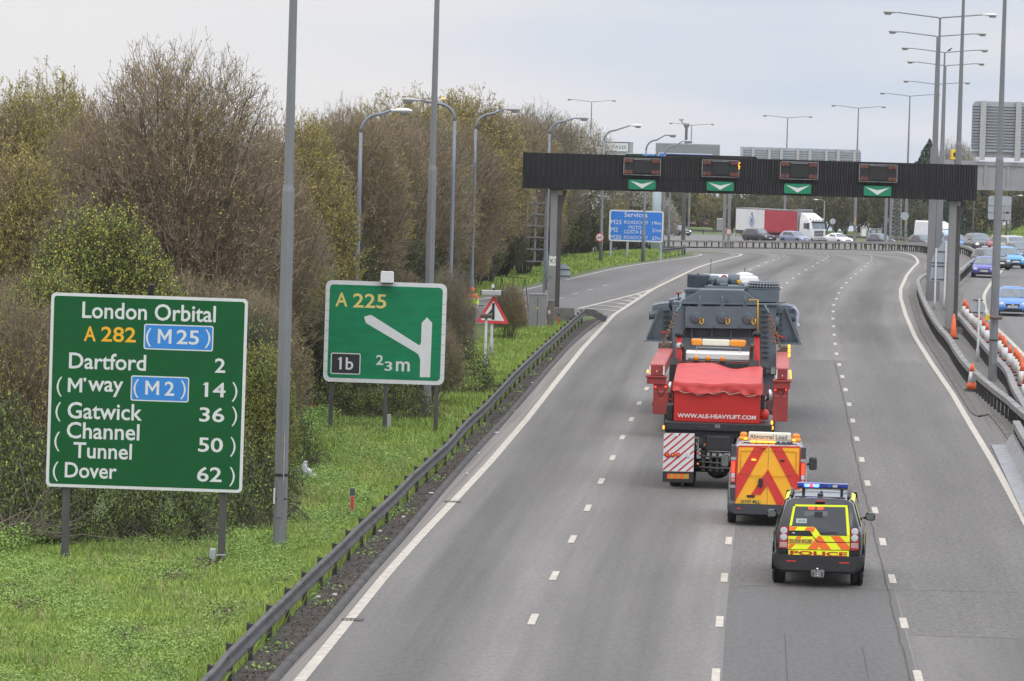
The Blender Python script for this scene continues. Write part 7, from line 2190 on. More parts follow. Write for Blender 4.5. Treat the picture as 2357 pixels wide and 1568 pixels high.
g = MB(); p, q = tl(1055,240,2.4), tl(1098,210,2.4); g.bbox(p[0],q[0],2.4,2.6,p[1],q[1],mat('yellow_box',(.65,.38,.03),.5),.03); g.build('yellow_box', trf)
g = MB(); c, z = tl(553,322,2.0); g.lathe([(.10,z-.02),(.10,z+.02)], t_red, (c,2.0,0), n=12); g.tube([(c,2.0,z-.35),(c,2.0,z)], .03, tg_, 6); g.build('valve_wheel', trf)
# canvas on the right pipe
g = MB(); cv = mat('canvas_wrap',(.42,.43,.52),.8,var=.3,scale=8,bump=.4); rings = []
rq = random.Random(5)
for i, (x, y) in enumerate(((1540,445),(1560,460),(1580,490),(1578,530),(1575,570),(1585,596))):
    c, z = tl(x, y, 1.1); rings.append([(c+.08*math.cos(a_)*rq.uniform(.6,1.2),1.15+.12*math.sin(a_),z+.05*math.cos(a_+i)) for a_ in np.linspace(0,2*PI,8)[:-1]])
g.loft(rings, cv, smooth=False); g.build('canvas_cover', trf)
# chains holding the load
chain_m = mat('rusty_chain', (.16,.095,.06), .75, .3, var=.35, scale=8); hook_m = mat('hook_blue_grey', (.12,.19,.22), .5, .3)
for (x0,y0,x1,y1,lab,lever) in ((412,785,535,490,'rusty chain lashing the load to the left beam',(425,662)),(1438,812,1335,500,'rusty chain lashing the load to the right beam',(1440,712)),(1378,760,1345,520,'slack second chain hanging beside the right lashing',None)):
    u0, v0 = (1800+x0/2.946)*.78567, (750+y0/2.946)*.78567; u1, v1 = (1800+x1/2.946)*.78567, (750+y1/2.946)*.78567
    a, za = at_dist(u0, v0, 154.0); b, zb_ = at_dist(u1, v1, 155.8)
    t = thing('lashing_chain', lab, 'chain', (a, 154.0, za), 0)
    A_ = Vector((0,0,0)); B_ = Vector((b-a, 1.8, zb_-za)); dv = (B_-A_); n = int(dv.length/.13)
    mb = MB(); d = dv.normalized(); s1 = d.cross(Vector((0,1,0))).normalized(); s2 = d.cross(s1)
    for q in range(n):
        c = A_ + dv*((q+.5)/n); sd = s1 if q % 2 else s2
        pts = [c + d*.085*math.cos(2*PI*k/10) + sd*.048*math.sin(2*PI*k/10) for k in range(11)]
        mb.tube(pts, .018, chain_m, 5, caps=False)
    mb.build('chain_links', t)
    if lever:
        l0 = at_dist((1800+lever[0]/2.946)*.78567, (750+lever[1]/2.946)*.78567, 154.8)
        l = MB(); p = A_+dv*.42; l.tube([tuple(p), (l0[0]-a + (-.12 if x0 < 900 else .14), .8, l0[1]-za)], [.035,.02], t_red, 7); l.ell(tuple(p), (.07,.07,.12), chain_m); l.build('tension_lever', t)
        h = MB(); h.tube([tuple(B_), tuple(B_+Vector((.05 if x0 < 900 else -.05, .1, .12))), tuple(B_+Vector((.12 if x0 < 900 else -.10, .12, .17))), tuple(B_+Vector((.14 if x0 < 900 else -.14, .12, .3)))], .04, hook_m, 8); h.build('hook', t)

# leading tractor beyond the load
FY = 180.0
FX_, zr_ = at_dist(1676, 640, FY)
ft = thing('leading_tractor', 'white cabbed leading tractor mostly hidden ahead of the transformer', 'truck', (FX_, FY, 0), HEAD)
ztop = at_dist(1690, (750+172/2.946)*.78567, FY)[1]
mb = MB(); rings = []
for z, hw, y0, y1 in ((.9,1.24,0,2.3),(2.0,1.24,0,2.35),(3.0,1.22,0,2.1),(ztop-.25,1.20,0,1.9),(ztop-.06,1.12,.05,1.7),(ztop,.95,.15,1.5)):
    rings.append([(-hw,y0,z),(hw,y0,z),(hw,y1,z),(-hw,y1,z)])
mb.loft(rings, cab_w, smooth=False); o = mb.build('cab', ft)
g = MB(); g.rrect(-1.0,1.0,2.3,ztop-.3,.1,-.012,-.002,glass_l); g.build('rear_window', o)
g = MB(); g.lathe([(.35,ztop),(.32,ztop+.06),(.15,ztop+.12),(.02,ztop+.13)], cab_w, (.62,.8,0), n=16); g.tube([(.62,.8,ztop+.1),(.62,.8,ztop+.3)], .015, black_m, 5); g.tube([(-.68,.6,ztop),(-.68,.6,ztop+.62)], .012, black_m, 5); g.build('roof_dome', o)
g = MB(); g.box(-1.2,1.2,-4.5,-.1,.8,1.3,t_black); g.build('chassis', ft)
for s in (-1,1):
    for yy in (1.0,-2.6,-4.0): wheel(ft, s*1.0, yy, .5, .35, s)
# ================================================================ PEOPLE
skin_m = mat('skin', (.45,.27,.20), .6, var=.08)
hv_org = mat('hi_vis_orange', (.95,.16,.02), .6, var=.1, scale=8); hv_yel = mat('hi_vis_yellow', (.62,.80,.03), .6, var=.1, scale=8)
navy_cloth = mat('dark_trousers', (.02,.022,.03), .85, var=.3); boot_m = mat('boot_leather', (.02,.018,.016), .7, var=.2)
refl_band = mat('reflective_band', (.55,.56,.57), .3, var=.05)
def skin_mesh(name, joints, edges, mats_, matf, parent, sub=2):
    """one continuous surface grown round a jointed skeleton"""
    me = bpy.data.meshes.new(name)
    me.from_pydata([j[0] for j in joints], edges, [])
    o = bpy.data.objects.new(name, me); C.objects.link(o)
    o.modifiers.new('skin', 'SKIN'); o.modifiers.new('smooth', 'SUBSURF').levels = sub
    sv = me.skin_vertices[0].data if me.skin_vertices else me.attributes and me.skin_vertices.new().data
    for i, j in enumerate(joints):
        r = j[1]; sv[i].radius = (r, r) if not hasattr(r, '__len__') else r
        sv[i].use_root = (i == 0)
    dg = bpy.context.evaluated_depsgraph_get(); dg.update()
    m2 = bpy.data.meshes.new_from_object(o.evaluated_get(dg))
    bpy.data.objects.remove(o); bpy.data.meshes.remove(me)
    m2.name = name
    for m in mats_: m2.materials.append(m)
    for p in m2.polygons: p.material_index = matf(p.center); p.use_smooth = True
    return link(name, m2, parent)
def person(label, X, Y, rz, h=1.76, lean=0.0):
    t = thing('person', label, 'person', (X, Y, 0.02), rz, 'road workers')
    k = h/1.76; V3 = lambda x, y, z: (x*k, y*k, z*k)
    J = [(V3(0,0,.95),(.14,.11)),(V3(0,0,1.12),(.14,.10)),(V3(0,.0,1.32),(.17,.11)),(V3(0,.01,1.45),(.12,.09)),(V3(0,.02,1.52),.055),(V3(0,.03,1.60),(.072,.085)),(V3(0,.035,1.70),(.075,.09))]
    E = [(0,1),(1,2),(2,3),(3,4),(4,5),(5,6)]
    for s in (-1,1):
        b = len(J); J += [(V3(s*.10,0,.88),.088),(V3(s*.11,.02,.50),.062),(V3(s*.115,-.01,.10),.045),(V3(s*.125,.13,.04),.04)]; E += [(0,b),(b,b+1),(b+1,b+2),(b+2,b+3)]
        b = len(J); J += [(V3(s*.19,0,1.42),.062),(V3(s*.25,-.02,1.14),.045),(V3(s*.22,.15,.93),.034),(V3(s*.20,.21,.88),(.034,.02))]; E += [(3,b),(b,b+1),(b+1,b+2),(b+2,b+3)]
        for q, (dx, L) in enumerate(((-.030,.065),(-.012,.078),(.010,.075),(.028,.06))):
            c = len(J); J += [(V3(s*.20+dx,.235,.855),.0085),(V3(s*.20+dx*1.2,.25,.855-L*.6),.008),(V3(s*.20+dx*1.2,.24,.855-L),.0065)]; E += [(b+3,c),(c,c+1),(c+1,c+2)]
        c = len(J); J += [(V3(s*.165,.215,.87),.0095),(V3(s*.15,.24,.845),.008)]; E += [(b+3,c),(c,c+1)]
    body = skin_mesh('body', J, E, [skin_m, navy_cloth, boot_m], lambda c: 2 if c.z < .12*k else (1 if c.z < .86*k and abs(c.y) < .14 and abs(c.x) < .19*k else 0), t)
    JJ = [(V3(0,0,.86),(.19,.15)),(V3(0,0,1.1),(.19,.145)),(V3(0,0,1.32),(.215,.15)),(V3(0,.01,1.46),(.14,.11)),(V3(0,.02,1.53),(.08,.08))]; EE = [(0,1),(1,2),(2,3),(3,4)]
    for s in (-1,1):
        b = len(JJ); JJ += [(V3(s*.21,0,1.41),.085),(V3(s*.265,-.02,1.14),.068),(V3(s*.235,.13,.96),.055)]; EE += [(3,b),(b,b+1),(b+1,b+2)]
    skin_mesh('jacket', JJ, EE, [hv_yel, hv_org, refl_band], lambda c: (1 if c.z > 1.30*k else (2 if 1.26*k < c.z else (2 if 1.0*k < c.z < 1.05*k else 0))), t)
    hd = MB(); hd.lathe([(.108,1.655*k),(.112,1.70*k),(.10,1.76*k),(.06,1.80*k),(.01,1.81*k)], hv_org, (0,.035*k,0), n=14); hd.bbox(-.07,.07,.10,.19,1.655*k,1.675*k,hv_org,.02); hd.build('helmet', t)
    fc = MB()
    for s in (-1,1): fc.ell((s*.032*k,.118*k,1.635*k),(.014,.008,.009),sign_white,8,5); fc.ell((s*.032*k,.125*k,1.635*k),(.006,.004,.006),black_m,6,4); fc.ell((s*.083*k,.03*k,1.63*k),(.012,.022,.032),skin_m,8,5)
    fc.ell((0,.130*k,1.605*k),(.014,.020,.022),skin_m,8,5); fc.ell((0,.118*k,1.57*k),(.026,.008,.007),mat('lips',(.35,.14,.12),.5,var=0),8,4)
    fc.build('face', t)
    return t
WX, WY = on_ground(1067, 752)
person('left one of two workers in orange and yellow hi vis jackets behind the hedge', WX-.05, WY+.6, R(160), 1.72)
person('right one of two workers in orange and yellow hi vis jackets behind the hedge', WX+.36, WY, R(185), 1.76)

# ================================================================ TREES AND SHRUBS
bark = mat('bark', (.07,.062,.048), .9, var=.35, scale=5)
bark_d = mat('bark_dark', (.045,.04,.034), .9, var=.35, scale=5)
def twig_mat(n, c): return mat(n, c, .9, var=.25, scale=.8, island=.35)
def leaf_mat(n, c, c2=None): return mat(n, c, .75, var=.3, scale=.5, island=.45, col2=c2)
tw_brown = twig_mat('twig_brown', (.265,.205,.145)); tw_grey = twig_mat('twig_grey', (.23,.20,.16)); tw_dark = twig_mat('twig_dark', (.09,.076,.06))
lf_bud = leaf_mat('bud_olive', (.32,.26,.10)); lf_yel = leaf_mat('leaf_yellow_green', (.38,.38,.06), (.46,.38,.08)); lf_green = leaf_mat('leaf_spring_green', (.19,.30,.05), (.36,.44,.08))
lf_dark = leaf_mat('leaf_dark_green', (.08,.11,.035), (.14,.17,.05)); lf_white = leaf_mat('blossom_white', (.68,.66,.60)); lf_bramble = leaf_mat('leaf_bramble', (.05,.065,.026), (.085,.10,.035)); lf_far = leaf_mat('leaf_far', (.19,.175,.10))
lf_conifer = leaf_mat('needle_dark', (.025,.05,.03))

def unit(a): return a/np.maximum(1e-9, np.linalg.norm(a, axis=-1, keepdims=True))
def polylines(rg, p, d, L, nseg, wob, up):
    """curved branches: (n, nseg+1, 3)"""
    P = [p]; cur = d
    for i in range(nseg):
        cur = unit(cur + rg.normal(0, wob, cur.shape) + np.array([0, 0, up]))
        P.append(P[-1] + cur*(L/nseg)[:, None])
    return np.stack(P, 1)
def prisms(P, r0, r1, sides):
    """tapered prisms along polylines"""
    n, m = P.shape[0], P.shape[1]
    T = np.empty_like(P); T[:, 1:-1] = P[:, 2:]-P[:, :-2]; T[:, 0] = P[:, 1]-P[:, 0]; T[:, -1] = P[:, -1]-P[:, -2]
    T = unit(T)
    ref = np.where(np.abs(T[..., 2:3]) < .9, np.array([0, 0, 1.0]), np.array([1.0, 0, 0]))
    A = unit(np.cross(T, ref)); B = np.cross(A, T)
    w = np.linspace(0, 1, m)[None, :]; rad = r0[:, None]*(1-w) + r1[:, None]*w
    V = []
    for k in range(sides):
        a = 2*PI*k/sides; V.append(P + (A*math.cos(a)+B*math.sin(a))*rad[..., None])
    V = np.stack(V, 2)                     # n, m, sides, 3
    idx = np.arange(n*m*sides).reshape(n, m, sides)
    F = [np.stack([idx[:, :-1, k], idx[:, :-1, (k+1) % sides], idx[:, 1:, (k+1) % sides], idx[:, 1:, k]], -1).reshape(-1, 4) for k in range(sides)]
    return V.reshape(-1, 3), np.concatenate(F)
def leaves(rg, pts, s0, s1, flat=0.0):
    n = len(pts)
    a = unit(rg.normal(0, 1, (n, 3)) * np.array([1, 1, 1-flat])); b = unit(np.cross(a, rg.normal(0, 1, (n, 3))))
    s = rg.uniform(s0, s1, n)[:, None]
    a, b = a*s, b*s*.62
    V = np.stack([pts-a, pts+b*.9, pts+a, pts-b*.9], 1).reshape(-1, 3)
    return V, np.arange(4*n).reshape(n, 4)
def join(parts):
    V, F, M, o = [], [], [], 0
    for v, f, m in parts:
        V.append(v); F.append(f+o); M.append(np.full(len(f), m)); o += len(v)
    return np.concatenate(V), np.concatenate(F), np.concatenate(M)
def make_tree(seed, H, stems=9, spread=.35, n1=12, n2=9, n3=6, nleaf=12000, ls=(.025,.05), twig=.009, tm=None, lm=None, lm2=None, f2=.15, base_r=.09, trunk_h=.0, l1=.42, l2=.45, l3=.5, droop=0.0, lowest=.18, up=.10, dome=None, sprigs=7000):
    rg = np.random.default_rng(seed)
    ang = rg.uniform(0, 2*PI, stems); sp = spread*np.sqrt(rg.uniform(.02, 1, stems))
    d0 = unit(np.stack([np.cos(ang)*sp, np.sin(ang)*sp, np.ones(stems)], 1))
    p0 = np.stack([np.cos(ang)*.25*sp/spread, np.sin(ang)*.25*sp/spread, np.full(stems, -.2)], 1)
    L0 = H*rg.uniform(.70, .95, stems)*(1-.25*(sp/spread)**2)
    wob0, up0 = .05, .03
    if dome:                                   # stems fan out to points spread over a dome
        Rw, zc = dome
        th = np.arccos(1-(1-.12)*(np.arange(stems)+.5)/stems); ph = np.arange(stems)*2.39996+seed
        k_ = rg.uniform(.90, 1.0, stems)*(1+.05*np.sin(3*ph+seed))
        tgt = np.stack([Rw*np.sin(th)*np.cos(ph)*k_, Rw*np.sin(th)*np.sin(ph)*k_, zc*H+(H*.97-zc*H)*np.cos(th)*k_], 1)
        p0 = np.stack([np.cos(ph)*.3*np.sin(th), np.sin(ph)*.3*np.sin(th), np.full(stems, -.2)], 1)
        v_ = tgt-p0; L0 = np.linalg.norm(v_, axis=1)*.95; d0 = v_/np.linalg.norm(v_, axis=1)[:, None]; wob0, up0 = .028, .0
    P0 = polylines(rg, p0, d0, L0, 8, wob0, up0)
    tv, tf = prisms(P0, np.full(stems, base_r)*rg.uniform(.7, 1.2, stems), np.full(stems, .012), 6)
    trunk = [(tv, tf, 0)]
    def children(P, L, n, ratio, wob, upk, nseg, lo, ang_k):
        N, m = P.shape[0], P.shape[1]
        t = lo + (1-lo)*rg.uniform(0, 1, (N, n))**.85
        x = t*(m-1); i = np.minimum(m-2, x.astype(int)); f = (x-i)[..., None]
        rows = np.arange(N)[:, None]
        p = P[rows, i]*(1-f) + P[rows, i+1]*f
        dd = unit(P[rows, i+1]-P[rows, i])
        rnd = unit(rg.normal(0, 1, p.shape)); rnd = unit(rnd - dd*np.sum(rnd*dd, -1, keepdims=True))
        d = unit(dd + rnd*ang_k*rg.uniform(.6, 1.3, t.shape)[..., None] + np.array([0, 0, upk]))
        l = L[:, None]*ratio*(1-.55*t)*rg.uniform(.6, 1.25, t.shape)
        return p.reshape(-1, 3), d.reshape(-1, 3), l.reshape(-1)
    p, d, l = children(P0, L0, n1, l1, 0, up, 5, lowest, .75)
    P1 = polylines(rg, p, d, l, 5, .10, .06-droop)
    v1, f1 = prisms(P1, np.clip(l*.014, .014, .05), np.full(len(l), .008), 4)
    p, d, l = children(P1, l, n2, l2, 0, .12, 3, .15, .8)
    P2 = polylines(rg, p, d, l, 3, .14, .07-droop)
    v2, f2_ = prisms(P2, np.full(len(l), twig*1.5), np.full(len(l), twig*.8), 3)
    p, d, l = children(P2, np.maximum(l, .5), n3, l3, 0, .15, 2, .1, .8)
    l = np.clip(l, .18, .9)
    P3 = polylines(rg, p, d, l, 2, .15, .08-droop)
    v3, f3 = prisms(P3, np.full(len(l), twig), np.full(len(l), twig*.55), 3)
    if dome:                                   # fine sprigs fill the crown right out to its rounded edge
        N = sprigs; ct = rg.uniform(-.55, 1, N); ph = rg.uniform(0, 2*PI, N); st = np.sqrt(1-ct*ct)
        bump = 1+.07*np.sin(3*ph+seed+2*ct)+.05*np.sin(5*ph-4*ct+seed)+.04*np.sin(9*ph+7*ct)
        rad = rg.uniform(.16, 1, N)**.5*bump
        q = np.stack([Rw*st*rad*np.cos(ph), Rw*st*rad*np.sin(ph), zc*H+np.where(ct > 0, ct*(.95*H-zc*H), ct*zc*H*.85)*rad], 1)
        d = unit(np.stack([st*np.cos(ph), st*np.sin(ph), ct*.6+.75], 1)*.8+rg.normal(0, .38, (N, 3)))
        l = rg.uniform(.35, .9, N)
        P3 = polylines(rg, q-d*(l*.6)[:, None], d, l, 2, .13, .06)
        pa, da, la = children(P3, l, 2, .75, 0, .15, 2, .1, .7)
        P4 = polylines(rg, pa, da, np.clip(la, .15, .6), 2, .12, .05)
        P3 = np.concatenate([P3, P4])
        v3, f3 = prisms(P3, np.full(len(P3), twig), np.full(len(P3), twig*.5), 3)
    parts = [(v1, f1, 0), (v2, f2_, 0), (v3, f3, 0)]
    if nleaf:
        i = rg.integers(0, len(P3), nleaf); f = rg.uniform(.25, 1.05, nleaf)[:, None]
        q = P3[i, 0]*(1-f)+P3[i, 2]*f + rg.normal(0, .03, (nleaf, 3))
        # buds break first in patches
        patch = np.sin(q[:, 0]*1.1+seed)+np.sin(q[:, 1]*1.3+2*seed)+np.sin(q[:, 2]*.9)
        k2 = (rg.uniform(0, 1, nleaf) < f2) | (patch > 1.4)
        v, fq = leaves(rg, q, *ls)
        parts.append((v, fq, 1)); 
        V, F, M = join(parts); M[-nleaf:] = np.where(k2, 2, 1)
    else: V, F, M = join(parts)
    tr = np_mesh('trunk', tv, tf, [bark], mi=np.zeros(len(tf)))
    cr = np_mesh('crown', V, F, [tm or tw_brown, lm or lf_bud, lm2 or lm or lf_yel], mi=M)
    top = float(np.percentile(V[:, 2], 99.7)); return tr, cr, top
KIND = {
 'brown': [make_tree(s, 11.0, 40, .42, 11, 6, 1, 30000, (.016,.036), .0075, tw_brown, lf_bud, lf_yel, .12, .05, l1=.19, l2=.55, lowest=.2, dome=(3.1, .52), sprigs=9000) for s in (1, 2)],
 'grey': [make_tree(s, 10.0, 26, .38, 10, 6, 1, 26000, (.018,.036), .008, tw_grey, lf_bud, lf_yel, .3, .05, l1=.21, l2=.5, lowest=.2, dome=(2.7, .5)) for s in (3,)],
 'yellow': [make_tree(s, 10.0, 26, .44, 10, 6, 1, 105000, (.024,.048), .008, tw_brown, lf_yel, lf_bud, .3, .05, l1=.21, l2=.5, lowest=.15, dome=(2.9, .48)) for s in (4, 5)],
 'blossom': [make_tree(6, 9.0, 26, .48, 10, 6, 1, 40000, (.025,.052), .009, tw_grey, lf_white, lf_yel, .2, .05, l1=.22, l2=.5, lowest=.15, dome=(3.0, .48))],
 'shrub': [make_tree(s, 4.6, 18, .75, 8, 6, 1, 22000, (.02,.04), .007, tw_dark, lf_dark, lf_green, .3, .03, l1=.28, l2=.5, lowest=.05, dome=(1.9, .42), sprigs=4500) for s in (7, 8)],
 'green': [make_tree(9, 7.0, 22, .45, 9, 6, 1, 80000, (.024,.046), .007, tw_dark, lf_green, lf_yel, .45, .03, l1=.22, l2=.5, lowest=.08, dome=(2.1, .5))],
 'scrub': [make_tree(10, 5.2, 20, .7, 8, 6, 1, 22000, (.016,.036), .0075, tw_brown, lf_dark, lf_yel, .4, .03, l1=.28, l2=.5, lowest=.05, dome=(2.0, .42), sprigs=4500)],
 'far': [make_tree(s, 10.0, 9, .55, 12, 9, 6, 26000, (.06,.13), .02, tw_grey, lf_far, lf_yel if s == 11 else lf_dark, .35, lowest=.05) for s in (11, 12)],
}
GRP = {}
def tree(kind, name, label, cat, X, Y, H, W=None, rz=0, which=0, group=None, sink=0.0):
    tr, cr, base = KIND[kind][which % len(KIND[kind])]
    t = thing(name, label, cat, (X, Y, gz(X, Y)-sink), rz, group)
    s = H/base; w = s if W is None else W
    t.scale = (w, w, s)
    link('trunk', tr, t); link('crown', cr, t)
    return t
def Xp(px, Y): return at_dist(px, 500, Y)[0]
def Zt(px, py, Y): return at_dist(px, py, Y)[1]
# -- prominent trees
tree('brown', 'tree', 'large brown budding tree with a dense domed crown behind the big route sign', 'tree', Xp(402, 142), 142, 11.4, 1.17, .3, 0)
tree('brown', 'tree', 'budding brown tree merging into the left flank of the big domed tree', 'tree', Xp(225, 148), 148, 9.6, .72, 2.0, 1)
tree('brown', 'tree', 'brown twiggy tree just left of the near lamp column', 'tree', Xp(590, 150), 150, 8.9, .7, 4.0, 1)
tree('yellow', 'tree', 'yellow green tree at the far left edge of the picture', 'tree', Xp(20, 158), 158, 10.1, .9, 1.0, 0)
tree('yellow', 'tree', 'pale leafing tree next in from the left edge', 'tree', Xp(120, 166), 166, 10.6, .85, 2.6, 1)
tree('yellow', 'tree', 'thin leafing tree in front of the trees at the left edge', 'tree', Xp(40, 140), 140, 8.2, .75, .6)
tree('grey', 'tree', 'grey twigged tree between the left edge trees and the domed tree', 'tree', Xp(165, 139), 139, 7.0, .7, 1.6)
tree('green', 'shrub', 'tall bright green leafing bush above the top left of the big route sign', 'bush', Xp(235, 124), 124, 7.0, .95, .4)
tree('green', 'shrub', 'lower green bush behind the left edge of the big route sign', 'bush', Xp(120, 121), 121, 5.4, .75, 2.4)
tree('shrub', 'shrub', 'dark shrub behind the top right corner of the big route sign', 'bush', Xp(545, 124), 124, 4.6, .85, .9)
tree('scrub', 'shrub', 'tangled bare shrub behind the left edge brambles', 'bush', Xp(40, 118), 118, 5.0, .8, 1.9)
tree('yellow', 'tree', 'olive budding tree standing right of the near lamp column', 'tree', Xp(682, 170), 170, 9.4, .8, .2, 0)
tree('brown', 'tree', 'brown tree behind the left half of the junction sign', 'tree', Xp(800, 196), 196, 9.9, .85, 1.2, 1)
tree('grey', 'tree', 'slim grey tree left of the white headed slip road lamp', 'tree', Xp(668, 160), 160, 6.6, .6, 3.0)
tree('green', 'shrub', 'bright green bush low behind the near lamp column, left of the junction sign', 'bush', Xp(712, 158), 158, 4.6, .6, 5.0)
tree('yellow', 'tree', 'golden budding tree behind the second tall lamp column', 'tree', Xp(930, 228), 228, 10.5, 1.15, .7, 1)
tree('yellow', 'tree', 'broad yellow green tree between the two left pointing and right pointing slip road lamps', 'tree', Xp(1065, 262), 262, 10.8, 1.25, 3.3, 0)
tree('brown', 'tree', 'russet twigged tree left of the gantry end', 'tree', Xp(1150, 285), 285, 10.0, 1.2, 2.2, 0)
tree('grey', 'tree', 'grey budding tree just behind the left end of the gantry', 'tree', Xp(1228, 305), 305, 10.2, 1.25, 5.2)
tree('blossom', 'tree', 'white blossoming tree above the gantry left of the far signs', 'tree', Xp(1312, 335), 335, 9.6, 1.25, .5)
tree('blossom', 'tree', 'blossom flecked tree behind the services sign', 'tree', Xp(1395, 372), 372, 7.2, 1.1, 2.5)
tree('blossom', 'tree', 'small tree with white blossom among the trees behind the junction sign', 'tree', Xp(860, 236), 236, 9.0, .8, 4.4)
# -- middle shrubs round the junction sign and the island
tree('shrub', 'shrub', 'dark shrub under the left side of the junction sign', 'bush', Xp(790, 152), 152, 3.9, .75, .3, 0)
tree('shrub', 'shrub', 'dark shrub under the right side of the junction sign', 'bush', Xp(925, 154), 154, 3.8, .8, 1.8, 1)
tree('grey', 'shrub', 'bare twigged hawthorn just right of the junction sign', 'bush', Xp(1042, 170), 170, 4.3, .36, .9)
tree('shrub', 'shrub', 'green leafing hawthorn below the hi vis workers', 'bush', Xp(1046, 176), 176, 2.9, .42, 3.9, 1)
tree('scrub', 'shrub', 'spiky dark bush right behind the warning triangle', 'bush', Xp(1178, 206), 206, 2.5, .42, 2.1)
tree('shrub', 'shrub', 'small shrub between the near lamp column and the junction sign', 'bush', Xp(706, 152), 152, 3.4, .5, 4.1, 1)
tree('green', 'shrub', 'pale green bush at the right edge of the big route sign', 'bush', Xp(605, 117), 117, 3.9, .45, 2.0)
tree('scrub', 'shrub', 'twiggy thicket between the big route sign and the near lamp column', 'bush', Xp(600, 130), 130, 4.7, .5, 5.5)
tree('scrub', 'shrub', 'low twiggy bush by the foot of the second tall lamp column', 'bush', Xp(1000, 158), 158, 3.0, .55, .1)
# -- thicket rows that nothing tells apart
rv = random.Random(21)
lab_a = 'brown twiggy understorey shrub in the thicket behind the route sign'
for px in range(-10, 600, 58):
    tree('scrub' if rv.random() < .6 else 'shrub', 'shrub', lab_a, 'bush', Xp(px+rv.uniform(-15,15), 133+rv.uniform(-4,6)), 133+rv.uniform(-4,6), rv.uniform(4.3,5.6), rv.uniform(.75,1.0), rv.uniform(0,6), rv.randrange(2), 'understorey shrubs at the left')
lab_b = 'tree crowded at the back of the left hand thicket'
for px in range(-20, 600, 76):
    Y = 172+rv.uniform(-5,8)
    tree('yellow' if px < 140 else rv.choice(['brown','grey','yellow']), 'tree', lab_b, 'tree', Xp(px, Y), Y, rv.uniform(7.6,8.8), rv.uniform(.8,1.0), rv.uniform(0,6), rv.randrange(2), 'back trees at the left')
lab_c = 'budding tree in the wood behind the junction sign and slip road lamps'
for px, Y in ((770,196),(800,204),(850,208),(905,214),(960,220),(985,258),(1025,238),(1100,300),(1185,318),(1120,275),(1250,345),(1285,362),(1345,392),(1040,290),(930,270),(1350,356),(1210,290)):
    pyT = 262 + max(0, px-1000)*.2 + rv.uniform(-6, 22)
    H = Zt(px, pyT, Y) - gz(Xp(px,Y), Y)
    tree(rv.choice(['brown','yellow','grey','yellow']), 'tree', lab_c, 'tree', Xp(px, Y), Y, H, H/10*rv.uniform(.95,1.2), rv.uniform(0,6), rv.randrange(2), 'trees along the slip road')
lab_d = 'dark undergrowth bush at the foot of the slip road wood'
for px, Y in ((690,178),(770,194),(840,200),(900,206),(960,214),(1010,226),(1055,250),(1095,268),(1135,284),(1172,296),(1210,306),(1250,316),(1285,326),(1318,336),(1345,345),(1378,352),(1408,362),(1440,372),(870,196),(930,200)):
    tree('shrub' if rv.random() < .65 else 'scrub', 'shrub', lab_d, 'bush', Xp(px, Y), Y, rv.uniform(3.6,5.4), rv.uniform(.85,1.15), rv.uniform(0,6), rv.randrange(2), 'undergrowth along the slip road')
lab_e = 'hazy spring tree in the belt beyond the far bend'
for i in range(64):
    px = 1395 + (i % 32)*31 + rv.uniform(-10,10); Y = (690 if i < 32 else 730)+rv.uniform(-8,22)
    if px > 1480 and i < 32 and 1560 < px < 1640: Y += 40
    pyT = 440 + rv.uniform(-22, 16) - (16 if i >= 32 else 0)
    if px < 1470: pyT = 385+rv.uniform(-15,30)
    if px > 2200: pyT = 415+rv.uniform(-10,16)
    X = Xp(px, Y); H = Zt(px, pyT, Y)-gz(X, Y)
    tree('far', 'tree', lab_e, 'tree', X, Y, H, H/10*1.25, rv.uniform(0,6), rv.randrange(2), 'tree belt beyond the bend')
for px in (1455, 1500, 1432, 1475):
    Y = 420+rv.uniform(0,40); X = Xp(px, Y)
    tree('blossom' if px in (1455,1500) else 'grey', 'tree', 'tree with thin blossom between the services sign and the far mast', 'tree', X, Y, Zt(px, 440+rv.uniform(-30,10), Y)-gz(X,Y), .9, rv.uniform(0,6), 0, 'trees behind the services sign')
tree('blossom', 'tree', 'bare rounded tree showing over the gantry right of the conifer', 'tree', Xp(2200, 700), 700, Zt(2200, 328, 700)-gz(60,700), 1.3, 1.0, 0)
# conifer
def conifer(label, px, pyT, Y):
    X = Xp(px, Y); z0 = gz(X, Y); H = Zt(px, pyT, Y)-z0
    rg = np.random.default_rng(5); n = 16000
    h = H*(1-rg.uniform(0,1,n)**.55*.93); lay = np.sin(h*3.6)*.12+1
    r = (H-h)/H*8.8*(H/14)*lay*np.sqrt(rg.uniform(.05,1,n)); a = rg.uniform(0,2*PI,n)
    pts = np.stack([r*np.cos(a), r*np.sin(a), h-.18*r], 1)
    v, f = leaves(rg, pts, .12, .30, .3)
    t = thing('conifer', label, 'tree', (X, Y, z0), 0)
    link('crown', np_mesh('crown', v, f, [lf_conifer]), t)
    mb = MB(); mb.lathe([(.3,-.3),(.2,H*.5),(.03,H-.2)], bark_d, n=8); mb.build('trunk', t)
conifer('dark green conifer showing above the right end of the near gantry', 2134, 320, 690)
conifer('small dark conifer between the house roof and the far trees', 1712, 470, 735)

